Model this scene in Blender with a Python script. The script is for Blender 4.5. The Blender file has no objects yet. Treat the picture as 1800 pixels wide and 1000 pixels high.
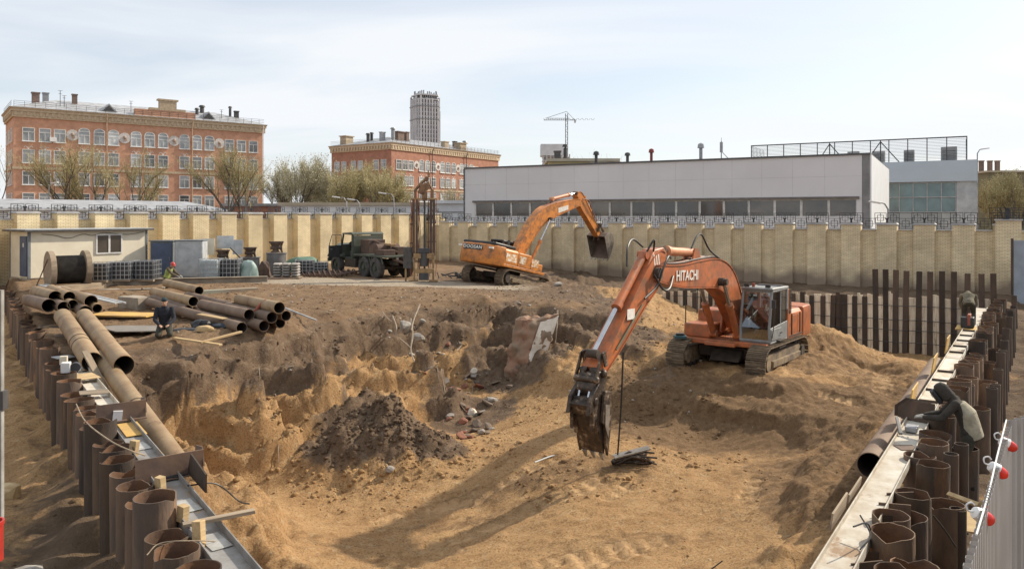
import bpy, bmesh, math, random
import numpy as np
from mathutils import Vector, Matrix, Euler
R = math.radians
random.seed(7)
sc = bpy.context.scene
COL = sc.collection
# ---------------------------------------------------------------- camera
CZ = 3.8; F = 1350.0; HZ = 380.0
cam_d = bpy.data.cameras.new('camera'); cam = bpy.data.objects.new('camera', cam_d); COL.objects.link(cam)
cam.location = (0, 0, CZ); cam.rotation_euler = (R(90), 0, 0)
cam_d.sensor_width = 36; cam_d.lens = 27.0; cam_d.shift_y = -120/1800
cam_d.clip_start = 0.1; cam_d.clip_end = 6000
sc.camera = cam
# ---------------------------------------------------------------- light
SUN_AZ = (0.87, 0.49); SUN_EL = 36
sd = Vector((SUN_AZ[0], SUN_AZ[1], 0)).normalized()*math.cos(R(SUN_EL)); sd.z = math.sin(R(SUN_EL))
sun_d = bpy.data.lights.new('sun', 'SUN'); sun = bpy.data.objects.new('sun', sun_d); COL.objects.link(sun)
sun.rotation_euler = (-sd).to_track_quat('-Z', 'Y').to_euler(); sun.location = (40, 20, 60)
sun_d.energy = 5.0; sun_d.angle = R(1.2); sun_d.color = (1.0, 0.89, 0.73)
sc.view_settings.view_transform = 'Standard'; sc.view_settings.look = 'None'
sc.view_settings.exposure = 0.2; sc.view_settings.gamma = 1
def make_world():
    w = bpy.data.worlds.new('World'); sc.world = w; w.use_nodes = True
    nt = w.node_tree; nt.nodes.clear(); N = nt.nodes.new; L = nt.links.new
    out = N('ShaderNodeOutputWorld'); bg = N('ShaderNodeBackground'); L(bg.outputs[0], out.inputs[0])
    sky = N('ShaderNodeTexSky'); sky.sky_type = 'NISHITA'; sky.sun_disc = False
    sky.sun_elevation = R(SUN_EL); sky.sun_rotation = math.atan2(SUN_AZ[0], SUN_AZ[1])
    sky.dust_density = 1.2; sky.air_density = 1.0; sky.ozone_density = 1.0
    tc = N('ShaderNodeTexCoord'); sep = N('ShaderNodeSeparateXYZ'); L(tc.outputs['Generated'], sep.inputs[0])
    zz = N('ShaderNodeMath'); zz.operation = 'MAXIMUM'; L(sep.outputs[2], zz.inputs[0]); zz.inputs[1].default_value = 0.0
    za = N('ShaderNodeMath'); za.operation = 'ADD'; L(zz.outputs[0], za.inputs[0]); za.inputs[1].default_value = 0.13
    dx = N('ShaderNodeMath'); dx.operation = 'DIVIDE'; L(sep.outputs[0], dx.inputs[0]); L(za.outputs[0], dx.inputs[1])
    dy = N('ShaderNodeMath'); dy.operation = 'DIVIDE'; L(sep.outputs[1], dy.inputs[0]); L(za.outputs[0], dy.inputs[1])
    cb = N('ShaderNodeCombineXYZ'); L(dx.outputs[0], cb.inputs[0]); L(dy.outputs[0], cb.inputs[1])
    mp = N('ShaderNodeMapping'); L(cb.outputs[0], mp.inputs[0]); mp.inputs['Rotation'].default_value = (0, 0, R(-32)); mp.inputs['Scale'].default_value = (0.42, 1.0, 1)
    mp.inputs['Location'].default_value = (3.1, 1.7, 0)
    n1 = N('ShaderNodeTexNoise'); L(mp.outputs[0], n1.inputs['Vector']); n1.inputs['Scale'].default_value = 0.8; n1.inputs['Detail'].default_value = 9
    n1.inputs['Roughness'].default_value = 0.5; n1.inputs['Distortion'].default_value = 0.5
    r1 = N('ShaderNodeMapRange'); L(n1.outputs[0], r1.inputs[0]); r1.inputs[1].default_value = 0.38; r1.inputs[2].default_value = 0.58
    r1.inputs[3].default_value = 0.5; r1.inputs[4].default_value = 0.96
    # thicker milky haze low over the horizon
    hz = N('ShaderNodeMapRange'); L(zz.outputs[0], hz.inputs[0]); hz.inputs[1].default_value = 0.0; hz.inputs[2].default_value = 0.22; hz.inputs[3].default_value = 1.0; hz.inputs[4].default_value = 0.0
    mx = N('ShaderNodeMath'); mx.operation = 'MAXIMUM'; L(r1.outputs[0], mx.inputs[0]); L(hz.outputs[0], mx.inputs[1])
    mix = N('ShaderNodeMixRGB'); L(mx.outputs[0], mix.inputs[0]); L(sky.outputs[0], mix.inputs[1]); mix.inputs[2].default_value = (6.3, 6.5, 6.75, 1)
    L(mix.outputs[0], bg.inputs[0]); bg.inputs[1].default_value = 0.13
make_world()
# ---------------------------------------------------------------- helpers
def W(px, py, Y):                     # a photograph pixel at depth Y -> world point
    return Vector(((px-900)/F*Y, Y, CZ-(py-HZ)/F*Y))
def G(px, py, z):                     # a photograph pixel on the level z -> world point
    Y = (CZ-z)*F/(py-HZ); return Vector(((px-900)/F*Y, Y, z))
def tag(o, label=None, cat=None, group=None, kind=None):
    if label: o['label'] = label
    if cat: o['category'] = cat
    if group: o['group'] = group
    if kind: o['kind'] = kind
    return o
def empty(name, loc=(0, 0, 0), rz=0, label=None, cat=None, group=None, rot=None):
    o = bpy.data.objects.new(name, None); COL.objects.link(o); o.location = loc
    o.rotation_euler = rot if rot else (0, 0, rz); o.empty_display_size = 0.3
    return tag(o, label, cat, group)
KIDS = {}
def setp(o, p):
    o.parent = p; KIDS.setdefault(p.name, []).append(o)
def copy_tree(o, parent=None):
    c = o.copy(); COL.objects.link(c)
    if parent: setp(c, parent)
    for ch in KIDS.get(o.name, []): copy_tree(ch, c)
    return c
class MB:
    def __init__(s): s.v = []; s.f = []
    def add(s, vs, fs, M=None):
        n = len(s.v)
        if M is not None: vs = [M @ Vector(p) for p in vs]
        s.v += [tuple(p) for p in vs]; s.f += [tuple(i+n for i in q) for q in fs]; return s
    def box(s, c, d, rot=None, M=None):
        x, y, z = d[0]/2, d[1]/2, d[2]/2
        vs = [Vector(p) for p in ((-x,-y,-z),(x,-y,-z),(x,y,-z),(-x,y,-z),(-x,-y,z),(x,-y,z),(x,y,z),(-x,y,z))]
        if rot: e = Euler(rot).to_matrix(); vs = [e @ p for p in vs]
        vs = [p+Vector(c) for p in vs]
        return s.add(vs, [(0,3,2,1),(4,5,6,7),(0,1,5,4),(1,2,6,5),(2,3,7,6),(3,0,4,7)], M)
    def bx(s, x0, x1, y0, y1, z0, z1, M=None):
        return s.box(((x0+x1)/2, (y0+y1)/2, (z0+z1)/2), (x1-x0, y1-y0, z1-z0), M=M)
    def prism(s, poly, y0, y1, axis='y', M=None):
        n = len(poly)
        def P(a, b, t): return (a, t, b) if axis == 'y' else ((t, a, b) if axis == 'x' else (a, b, t))
        vs = [P(a, b, y0) for a, b in poly]+[P(a, b, y1) for a, b in poly]
        fs = [tuple(range(n)), tuple(range(2*n-1, n-1, -1))]
        fs += [(i, i+n, (i+1) % n+n, (i+1) % n) for i in range(n)]
        return s.add(vs, fs, M)
    def loft(s, rings, cap=True, M=None, close=True):
        n = len(rings[0]); vs = [p for r in rings for p in r]; fs = []
        for k in range(len(rings)-1):
            for i in range(n if close else n-1):
                j = (i+1) % n; fs.append((k*n+i, k*n+j, (k+1)*n+j, (k+1)*n+i))
        if cap: fs.append(tuple(range(n-1, -1, -1))); fs.append(tuple((len(rings)-1)*n+i for i in range(n)))
        return s.add(vs, fs, M)
    def cyl(s, p0, p1, r0, r1=None, seg=12, cap=True, M=None):
        p0 = Vector(p0); p1 = Vector(p1); r1 = r0 if r1 is None else r1
        return s.tube([p0, p1], [r0, r1], seg, cap, M)
    def tube(s, pts, r, seg=6, cap=True, M=None):
        pts = [Vector(p) for p in pts]; n = len(pts)
        if not hasattr(r, '__len__'): r = [r]*n
        rings = []; up = None
        for i, p in enumerate(pts):
            t = (pts[min(i+1, n-1)]-pts[max(i-1, 0)])
            if t.length < 1e-9: t = Vector((0, 0, 1))
            t.normalize()
            if up is None:
                up = Vector((0, 0, 1)) if abs(t.z) < .9 else Vector((1, 0, 0))
            a = t.cross(up).normalized(); b = a.cross(t).normalized(); up = b
            rings.append([p+(a*math.cos(2*math.pi*k/seg)+b*math.sin(2*math.pi*k/seg))*r[i] for k in range(seg)])
        return s.loft(rings, cap, M)
    def pipe(s, p0, p1, r, th=0.012, seg=24, M=None, dent=None):
        p0 = Vector(p0); p1 = Vector(p1); t = (p1-p0).normalized()
        up = Vector((0, 0, 1)) if abs(t.z) < .9 else Vector((1, 0, 0))
        a = t.cross(up).normalized(); b = a.cross(t).normalized()
        d = dent if dent else (lambda k, e: 1.0)
        def ring(p, rr, e): return [p+(a*math.cos(2*math.pi*k/seg)+b*math.sin(2*math.pi*k/seg))*rr*d(k, e) for k in range(seg)]
        rs = [ring(p0, r, 0), ring(p1, r, 1), ring(p1, r-th, 1), ring(p0, r-th, 0)]; rs.append(rs[0])
        return s.loft(rs, False, M)
    def sph(s, c, r, seg=12, rings=8, M=None, sc_=(1, 1, 1)):
        c = Vector(c); rs = []
        for i in range(rings+1):
            th = math.pi*i/rings; rr = max(math.sin(th), 1e-3)
            rs.append([c+Vector((rr*math.cos(2*math.pi*k/seg)*r*sc_[0], rr*math.sin(2*math.pi*k/seg)*r*sc_[1], -math.cos(th)*r*sc_[2])) for k in range(seg)])
        return s.loft(rs, True, M)
    def mesh(s, name):
        me = bpy.data.meshes.new(name); me.from_pydata(s.v, [], s.f); me.update()
        bm = bmesh.new(); bm.from_mesh(me); bmesh.ops.recalc_face_normals(bm, faces=bm.faces); bm.to_mesh(me); bm.free()
        return me
    def build(s, name, mat, parent=None, bevel=0, flat=False, ang=32, loc=None):
        me = s.mesh(name)
        if mat: me.materials.append(mat)
        if not flat:
            me.polygons.foreach_set('use_smooth', [True]*len(me.polygons)); me.set_sharp_from_angle(angle=R(ang))
        o = bpy.data.objects.new(name, me); COL.objects.link(o)
        if parent: setp(o, parent)
        if loc is not None: o.location = loc
        if bevel:
            b = o.modifiers.new('bevel', 'BEVEL'); b.width = bevel; b.segments = 2; b.limit_method = 'ANGLE'; b.angle_limit = R(40)
            b.harden_normals = False
        return o
# ---------------------------------------------------------------- numpy noise
_rs = np.random.RandomState(11); _P = _rs.permutation(512); _P = np.concatenate([_P, _P, _P]); _GR = _rs.rand(512)*2*np.pi
def perlin(x, y):
    xi = np.floor(x).astype(int); yi = np.floor(y).astype(int); xf = x-xi; yf = y-yi
    u = xf**3*(xf*(xf*6-15)+10); v = yf**3*(yf*(yf*6-15)+10)
    def g(ix, iy, dx, dy):
        a = _GR[_P[(_P[ix % 512]+iy) % 512]]; return np.cos(a)*dx+np.sin(a)*dy
    a = g(xi, yi, xf, yf); b = g(xi+1, yi, xf-1, yf); c = g(xi, yi+1, xf, yf-1); d = g(xi+1, yi+1, xf-1, yf-1)
    return ((a*(1-u)+b*u)*(1-v)+(c*(1-u)+d*u)*v)*1.5
def fbm(x, y, o=4, g=0.5):
    s = 0; a = 1; t = 0
    for i in range(o): s = s+a*perlin(x*2**i+17.3*i, y*2**i-9.1*i); t += a; a *= g
    return s/t
def ridge(x, y, o=4, g=0.5):
    s = 0; a = 1; t = 0
    for i in range(o): s = s+a*(1-2*np.abs(perlin(x*2**i+5.3*i, y*2**i+3.7*i))); t += a; a *= g
    return s/t
# ---------------------------------------------------------------- materials
MATS = {}
def mat(name, c1, c2=None, scale=4.0, rough=0.75, metal=0.0, bump=0.15, bscale=None, stretch=(1, 1, 1), var=0.12, mid=0.5, width=0.25, det=6, spec=0.5, c3=None, s3=1.2, m3=0.55, w3=0.06):
    """painted, rusty or earthy surface: two or three tones broken up by noise, each copy slightly different"""
    if name in MATS: return MATS[name]
    m = bpy.data.materials.new(name); m.use_nodes = True; nt = m.node_tree; N = nt.nodes.new; L = nt.links.new
    b = nt.nodes['Principled BSDF']; tc = N('ShaderNodeTexCoord'); oi = N('ShaderNodeObjectInfo')
    mu = N('ShaderNodeVectorMath'); mu.operation = 'SCALE'; mu.inputs[0].default_value = (31, 17, 23); L(oi.outputs['Random'], mu.inputs['Scale'])
    ad = N('ShaderNodeVectorMath'); ad.operation = 'ADD'; L(tc.outputs['Object'], ad.inputs[0]); L(mu.outputs[0], ad.inputs[1])
    mp = N('ShaderNodeMapping'); mp.inputs['Scale'].default_value = stretch; L(ad.outputs[0], mp.inputs[0])
    n = N('ShaderNodeTexNoise'); n.inputs['Scale'].default_value = scale; n.inputs['Detail'].default_value = det; n.inputs['Roughness'].default_value = 0.62; L(mp.outputs[0], n.inputs['Vector'])
    r = N('ShaderNodeMapRange'); r.inputs[1].default_value = mid-width/2; r.inputs[2].default_value = mid+width/2; L(n.outputs[0], r.inputs[0])
    mx = N('ShaderNodeMixRGB'); L(r.outputs[0], mx.inputs[0]); mx.inputs[1].default_value = (*c1, 1)
    c2 = c2 or tuple(x*0.7 for x in c1); mx.inputs[2].default_value = (*c2, 1); last = mx
    if c3:
        n3 = N('ShaderNodeTexNoise'); n3.inputs['Scale'].default_value = s3; n3.inputs['Detail'].default_value = 8; n3.inputs['Roughness'].default_value = 0.7; L(mp.outputs[0], n3.inputs['Vector'])
        r3 = N('ShaderNodeMapRange'); r3.inputs[1].default_value = m3; r3.inputs[2].default_value = m3+w3; L(n3.outputs[0], r3.inputs[0])
        m3_ = N('ShaderNodeMixRGB'); L(r3.outputs[0], m3_.inputs[0]); L(last.outputs[0], m3_.inputs[1]); m3_.inputs[2].default_value = (*c3, 1); last = m3_
    hs = N('ShaderNodeHueSaturation'); L(last.outputs[0], hs.inputs['Color'])
    vr = N('ShaderNodeMapRange'); vr.inputs[3].default_value = 1-var; vr.inputs[4].default_value = 1+var; L(oi.outputs['Random'], vr.inputs[0]); L(vr.outputs[0], hs.inputs['Value'])
    L(hs.outputs[0], b.inputs['Base Color'])
    b.inputs['Roughness'].default_value = rough; b.inputs['Metallic'].default_value = metal; b.inputs['Specular IOR Level'].default_value = spec
    if bump:
        nb = N('ShaderNodeTexNoise'); nb.inputs['Scale'].default_value = bscale or scale*4; nb.inputs['Detail'].default_value = 5; L(mp.outputs[0], nb.inputs['Vector'])
        bp = N('ShaderNodeBump'); bp.inputs['Strength'].default_value = bump; bp.inputs['Distance'].default_value = 0.03; L(nb.outputs[0], bp.inputs['Height']); L(bp.outputs[0], b.inputs['Normal'])
    MATS[name] = m; return m
def glass_mat(name, c, rough=0.06, var=0.0, c2=None, scale=0.4):
    return mat(name, c, c2 or tuple(x*0.6 for x in c), scale=scale, rough=rough, bump=0.0, var=var, spec=1.0)
def see_glass(name, c=(0.6, 0.68, 0.68), rough=0.05, alpha=0.35):
    if name in MATS: return MATS[name]
    m = bpy.data.materials.new(name); m.use_nodes = True; nt = m.node_tree; nt.nodes.clear(); N = nt.nodes.new; L = nt.links.new
    o = N('ShaderNodeOutputMaterial'); mx = N('ShaderNodeMixShader'); t = N('ShaderNodeBsdfTransparent'); t.inputs[0].default_value = (*c, 1)
    g = N('ShaderNodeBsdfGlossy'); g.inputs['Roughness'].default_value = rough; g.inputs[0].default_value = (0.9, 0.9, 0.9, 1)
    fr = N('ShaderNodeFresnel'); fr.inputs[0].default_value = 1.5; ad = N('ShaderNodeMath'); ad.operation = 'ADD'; ad.inputs[1].default_value = alpha*0.4
    L(fr.outputs[0], ad.inputs[0]); L(ad.outputs[0], mx.inputs[0]); L(t.outputs[0], mx.inputs[1]); L(g.outputs[0], mx.inputs[2]); L(mx.outputs[0], o.inputs[0])
    MATS[name] = m; return m
def brick_mat(name, c1, c2, cm, bw=0.26, bh=0.078, mortar=0.011, stain=None, stain_z=None, bump=0.3):
    if name in MATS: return MATS[name]
    m = bpy.data.materials.new(name); m.use_nodes = True; nt = m.node_tree; N = nt.nodes.new; L = nt.links.new
    b = nt.nodes['Principled BSDF']; tc = N('ShaderNodeTexCoord'); sp = N('ShaderNodeSeparateXYZ'); L(tc.outputs['Object'], sp.inputs[0])
    a = N('ShaderNodeMath'); L(sp.outputs[0], a.inputs[0]); L(sp.outputs[1], a.inputs[1]); cb = N('ShaderNodeCombineXYZ'); L(a.outputs[0], cb.inputs[0]); L(sp.outputs[2], cb.inputs[1])
    br = N('ShaderNodeTexBrick'); L(cb.outputs[0], br.inputs['Vector']); br.inputs['Scale'].default_value = 1
    br.inputs['Brick Width'].default_value = bw; br.inputs['Row Height'].default_value = bh; br.inputs['Mortar Size'].default_value = mortar; br.inputs['Mortar Smooth'].default_value = 0.3
    br.inputs['Color1'].default_value = (*c1, 1); br.inputs['Color2'].default_value = (*c2, 1); br.inputs['Mortar'].default_value = (*cm, 1)
    ge = N('ShaderNodeNewGeometry'); oi = N('ShaderNodeObjectInfo'); n = N('ShaderNodeTexNoise'); n.inputs['Scale'].default_value = 0.9; n.inputs['Detail'].default_value = 8; n.inputs['Roughness'].default_value = 0.65; L(ge.outputs['Position'], n.inputs['Vector'])
    rr = N('ShaderNodeMapRange'); rr.inputs[1].default_value = .35; rr.inputs[2].default_value = .7; rr.inputs[3].default_value = 1.08; rr.inputs[4].default_value = .74; L(n.outputs[0], rr.inputs[0])
    ov = N('ShaderNodeMapRange'); ov.inputs[3].default_value = .9; ov.inputs[4].default_value = 1.08; L(oi.outputs['Random'], ov.inputs[0]); om = N('ShaderNodeMath'); om.operation = 'MULTIPLY'; L(ov.outputs[0], om.inputs[0]); L(rr.outputs[0], om.inputs[1])
    mm = N('ShaderNodeVectorMath'); mm.operation = 'SCALE'; L(br.outputs[0], mm.inputs[0]); L(om.outputs[0], mm.inputs['Scale']); last = mm.outputs[0]
    if stain:
        n2 = N('ShaderNodeTexNoise'); n2.inputs['Scale'].default_value = 0.5; n2.inputs['Detail'].default_value = 7; L(ge.outputs['Position'], n2.inputs['Vector'])
        s1 = N('ShaderNodeMath'); s1.operation = 'MULTIPLY_ADD'; L(n2.outputs[0], s1.inputs[0]); s1.inputs[1].default_value = 2.2; s1.inputs[2].default_value = -1.1
        s2 = N('ShaderNodeMath'); s2.operation = 'ADD'; L(sp.outputs[2], s2.inputs[0]); L(s1.outputs[0], s2.inputs[1])
        s3 = N('ShaderNodeMapRange'); s3.inputs[1].default_value = stain_z-0.3; s3.inputs[2].default_value = stain_z+0.3; s3.inputs[3].default_value = 0.9; s3.inputs[4].default_value = 0.0; L(s2.outputs[0], s3.inputs[0])
        mx = N('ShaderNodeMixRGB'); L(s3.outputs[0], mx.inputs[0]); L(last, mx.inputs[1]); mx.inputs[2].default_value = (*stain, 1); last = mx.outputs[0]
    L(last, b.inputs['Base Color']); b.inputs['Roughness'].default_value = 0.9
    if bump:
        bp = N('ShaderNodeBump'); bp.inputs['Strength'].default_value = bump; bp.inputs['Distance'].default_value = 0.01; bp.invert = True; L(br.outputs['Fac'], bp.inputs['Height']); L(bp.outputs[0], b.inputs['Normal'])
    MATS[name] = m; return m
def text(s, size, m, parent, loc, rot, name='lettering', ext=0.004, shear=0, spacing=1.0, bold=0.0, sx=1):
    c = bpy.data.curves.new(name, 'FONT'); c.body = s; c.size = size; c.extrude = ext; c.align_x = 'CENTER'; c.align_y = 'CENTER'; c.shear = shear; c.space_character = spacing; c.offset = bold
    t = bpy.data.objects.new('t', c); COL.objects.link(t); bpy.context.view_layer.update()
    me = bpy.data.meshes.new_from_object(t.evaluated_get(bpy.context.evaluated_depsgraph_get())); bpy.data.objects.remove(t)
    me.materials.clear(); me.materials.append(m); me.name = name
    o = bpy.data.objects.new(name, me); COL.objects.link(o); setp(o, parent); o.location = loc; o.rotation_euler = rot; o.scale = (sx, 1, 1)
    return o
# ================================================================ TERRAIN
# pile rows and shoring line in plan
LP0 = np.array((-4.31, 9.45)); LD = np.array((-.585, .811)); LD /= np.linalg.norm(LD)
RP0 = np.array((4.95, 9.7)); RD = np.array((.562, .827)); RD /= np.linalg.norm(RD)
SP0 = np.array((22.6, 35.6)); SD = np.array((-.831, .556)); SD /= np.linalg.norm(SD)
CP = []
def cp(px, py, z):
    if px <= 870 and z < -1.5: z = -1.5+(z+1.5)*1.35
    p = G(px, py, z); CP.append((p.x, p.y, z))
def cw(x, y, z): CP.append((x, y, z))
for a in [(-26, 42, .6), (-23, 39, .55), (-20, 43, .45), (-15, 42, .3), (-10, 45, .12), (-8, 52, 0), (-2, 50, -.1), (0, 44, -.2), (3, 48, -.5), (6, 60, -.6), (-5, 62, 0), (10, 50, -.7), (-30, 48, .5), (-18, 36, .15), (-14, 33, .05), (-24, 36, .2), (-4, 56, 0), (6, 44, -.5)]: cw(*a)
# lip of the bank
for a in [(235, 640, -.25), (280, 612, 0), (350, 606, 0), (420, 600, 0), (480, 590, 0), (530, 582, 0), (600, 562, 0), (650, 553, 0), (690, 546, 0), (745, 541, 0), (800, 538, 0), (860, 536, 0), (920, 541, 0), (970, 545, -.05), (1030, 548, -.15), (1100, 560, -.35)]: cp(*a)
for a in [(-11.5, 24, .05), (-9, 26.5, .03), (-7.5, 30, .05), (-5, 34, .05), (-1, 35, 0), (3, 34, -.1), (-13, 29, .1), (6, 36, -.35), (-3, 40, 0), (-10, 38, .1), (5, 32.5, -.3)]: cw(*a)
# cliff and slopes of the pit
for a in [(330, 690, -.9), (330, 775, -2.0), (330, 870, -2.75), (450, 675, -.85), (450, 765, -2.15), (450, 860, -2.8), (560, 660, -1.05), (560, 725, -2.2), (560, 810, -2.7),
          (650, 640, -1.2), (650, 700, -2.3), (650, 780, -2.65), (750, 630, -1.2), (750, 700, -2.35), (750, 745, -2.6), (820, 600, -1.2), (820, 645, -1.8), (820, 720, -2.5), (870, 595, -1.4), (870, 650, -1.95), (870, 720, -2.5),
          (950, 600, -1.3), (950, 660, -1.95), (950, 720, -2.4), (1010, 600, -1.15), (1010, 625, -1.35), (1010, 700, -2.1), (1060, 590, -.95), (1060, 640, -1.4), (1060, 720, -2.1), (1100, 615, -1.05), (1100, 690, -1.65), (1110, 760, -2.15),
          (1150, 690, -1.6), (1180, 655, -1.3), (1150, 740, -2.2), (1250, 700, -1.6), (1250, 775, -2.4), (1350, 705, -1.5), (1350, 790, -2.25), (1430, 720, -1.5), (1430, 800, -2.05),
          (1150, 545, -.5), (1220, 580, -.95), (1190, 600, -1.1), (1130, 580, -.8), (1200, 552, -.9), (1160, 620, -1.15),
          (1500, 720, -1.6), (1480, 860, -1.6), (1420, 950, -1.9), (1540, 850, -1.2), (1500, 930, -1.3), (1600, 700, -1.45), (1580, 760, -1.35), (1560, 675, -2.0), (1640, 660, -1.9), (1500, 665, -2.2), (1660, 640, -2.3),
          (1250, 930, -2.5), (1100, 900, -2.5), (1000, 900, -2.6), (850, 900, -2.7), (700, 900, -2.8), (550, 920, -2.8), (700, 1000, -2.8), (1000, 1000, -2.6), (1250, 1000, -2.3), (1075, 800, -2.2), (930, 790, -2.45), (850, 780, -2.5), (950, 840, -2.5), (500, 1000, -2.6), (800, 840, -2.65),
          (350, 835, -1.7), (400, 905, -1.95), (470, 985, -2.3), (250, 700, -.95), (190, 655, -.3), (290, 780, -1.5), (430, 870, -2.5), (250, 640, -.3), (200, 620, -.05), (150, 590, 0), (120, 560, .05)]: cp(*a)
for a in [(5.2, 25, -1.15), (7.6, 23.0, -1.25), (8.0, 26, -1.25), (10.6, 27, -1.15), (9, 24, -1.2), (6.3, 27.5, -1.15), (12.2, 30, -.85), (13.3, 31, -1.1), (10.5, 30.5, -.95), (9, 33, -1.3), (12, 27.5, -1.5), (15, 33, -2.6),
          (8, 39, -1.5), (12, 38.5, -2.6), (16, 37.5, -3.0), (20, 35.6, -3.0), (17, 34, -2.9), (14, 36, -2.9), (10, 36, -1.9), (19, 32, -2.6), (8, 36, -1.1), (6, 40, -.9),
          (0, 12, -2.6), (0, 8, -2.4), (-3, 10, -2.4), (3, 10, -2.0), (0, 4, -2.2), (4, 8, -1.6), (-3, 6, -2.2)]: cw(*a)
CPA = np.array(CP)
_A = np.sqrt(((CPA[:, None, :2]-CPA[None, :, :2])**2).sum(-1)+.04); _n = len(CPA)
_M = np.zeros((_n+3, _n+3)); _M[:_n, :_n] = _A - np.eye(_n)*.02; _M[:_n, _n] = 1; _M[:_n, _n+1:] = CPA[:, :2]; _M[_n:, :_n] = _M[:_n, _n:].T
_b = np.zeros(_n+3); _b[:_n] = CPA[:, 2]; _Wt = np.linalg.solve(_M, _b)
def rbf(x, y):
    s = _Wt[_n]+_Wt[_n+1]*x+_Wt[_n+2]*y
    for i in range(_n): s = s+_Wt[i]*np.sqrt((x-CPA[i, 0])**2+(y-CPA[i, 1])**2+.04)
    return s
def smooth(a, b, t): t = np.clip((t-a)/(b-a), 0, 1); return t*t*(3-2*t)
def side(P, D, x, y): return (x-P[0])*D[1]-(y-P[1])*D[0]      # >0 right of the line
MOUNDS = [(-3.6, 21.7, 1.05, 1.35), (-4.9, 21.0, .7, 1.0), (-2.3, 21.2, .7, 1.0), (-3.6, 20.5, .4, .9), (-4.0, 23.0, .9, 1.2), (2.2, 28.6, .45, 1.3), (11.9, 29.6, .4, 1.4), (14.2, 28, .35, .8), (12.2, 24.0, .3, 1.1), (8.8, 19.6, .22, .8), (4.6, 27.2, .25, .6)]
def H(x, y, detail=True, parts=False):
    x = np.asarray(x, float); y = np.asarray(y, float)
    far = smooth(58, 75, np.hypot(x, y)); z = rbf(np.clip(x, -34, 26), np.clip(y, 3, 66)); z = np.clip(z, -3.8, .8)
    e = 1e-2
    base = z
    # slumped scarps and ledges on the cut sides
    fo = .9*smooth(1, -3, x); flr = np.maximum(smooth(-1.85, -2.15, base+fo)*smooth(30, 26, y), .8*np.exp(-((x-8)**2+(y-25.5)**2)/9));
    cl0 = (1-flr)*smooth(-.15, -.5, base)*smooth(-3.25, -2.7, base)*smooth(10, 1, x)
    wv = z*1.25+.7*fbm(x*.45, y*.45, 3)+.2*fbm(x*1.4, y*1.4, 3); fr = wv-np.floor(wv); st = (smooth(.30, .62, fr)-fr)/1.25
    z = z+cl0*1.0*st
    rt = smooth(4.5, 7, x)*smooth(-.9, -1.3, base)*smooth(-2.25, -1.9, base); z = z+rt*.3*st
    for mx, my, h, r in MOUNDS: z = z+h*np.exp(-(((x-mx)**2+(y-my)**2)/(r*r))**.85)*(1+.9*fbm(x*1.1+mx, y*1.1, 4, .6))
    # rough relief, stronger on the pit sides
    inpit = smooth(-.15, -1.0, base)
    tx = x+.5*fbm(x*.6, y*.6, 3); ty = y+.5*fbm(x*.6+40, y*.6+7, 3)
    cliff = (1-flr)*smooth(-.2, -.8, base)*smooth(-3.25, -2.6, base)*smooth(9, -1, x)
    rgt = smooth(4, 6, x)*(1-flr); nz = .24*fbm(tx*.55, ty*.55, 3)*(.35+.75*inpit)*(1-.78*flr)*(1-.4*rgt)+.15*fbm(x*1.25+3, y*1.25, 3)*(.3+.9*inpit)*(1-.88*flr)*(1-.75*rgt)+cliff*(.15*ridge(tx*1.0, ty*.6, 5, .62)-.05)+rgt*inpit*.13*(ridge(x*1.7, y*1.7, 5, .62)-.2)+cliff*.12*fbm(x*1.9, y*1.5, 5, .68)+cliff*.07*ridge(x*4.1, y*1.6, 3, .6)
    if detail:
        clod = fbm(x*2.3, y*2.3, 4, .62); nz = nz+.10*clod*(.75+.7*cliff+.25*inpit)*(1-.68*flr)*(1-.25*rgt)+.04*ridge(x*5.5, y*5.5, 3)*(.6+.9*cliff)+.05*(1-inpit)*ridge(x*.9, y*2.6, 3)+.035*inpit*(1-cliff)*ridge(x*1.1+y*.3, y*3.2, 3)+.03*flr*ridge(x*.55+y*.5, y*4.5-x*1.6, 2)+.022*perlin(x*7.5, y*7.5)*(1-.5*flr)
    flat = smooth(38, 42, y)*smooth(4, -2, x)*smooth(-30, -24, x)     # packed yard by the wall
    nz = nz*(1-.8*flat)
    z = z+nz
    # outside the left and right pile rows
    sl = side(LP0, LD, x, y); sr = side(RP0, RD, x, y)
    zl = -1.45+.9*smooth(30, 42, y)+1.0*smooth(9.5, 6, y)*0+.18*fbm(x*.7, y*.7, 3)+.07*fbm(x*2.6, y*2.6, 3)+.35*smooth(-1.2, -.1, sl)*smooth(-.6, .6, perlin(x*.8, y*.8)) + .5*smooth(12, 8.5, y)
    z = np.where(sl < .26, z*smooth(-.1, .25, sl)+zl*(1-smooth(-.1, .25, sl)), z)
    zr = -1.55+.7*smooth(30, 40, y)+.3*fbm(x*.5+9, y*.5, 3)+.08*fbm(x*2.6, y*2.6, 4)
    z = np.where(sr > 0, z*(1-smooth(0, .35, sr))+zr*smooth(0, .35, sr), z)
    # behind the shoring
    ss = side(SP0, SD, x, y); tt = (x-SP0[0])*SD[0]+(y-SP0[1])*SD[1]
    zb = -.45+.12*fbm(x, y, 3)+.25*smooth(0, 5, ss)-.3
    k = smooth(.3, .65, ss)*smooth(17, 14.5, tt)
    z = np.where(sr <= .4, z*(1-k)+zb*k, z)
    z = z*(1-far)
    return (z, base, cliff, inpit, flat) if parts else z
def Hs(x, y, detail=True): return float(H(np.array([x]), np.array([y]), detail)[0])
def axis(segs):
    out = [segs[0][0]]
    for a, b, d0, d1 in segs:
        t = a
        while t < b:
            k = (t-a)/(b-a); t += d0+(d1-d0)*k; out.append(min(t, b))
    return np.array(sorted(set(np.round(out, 4))))
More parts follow.
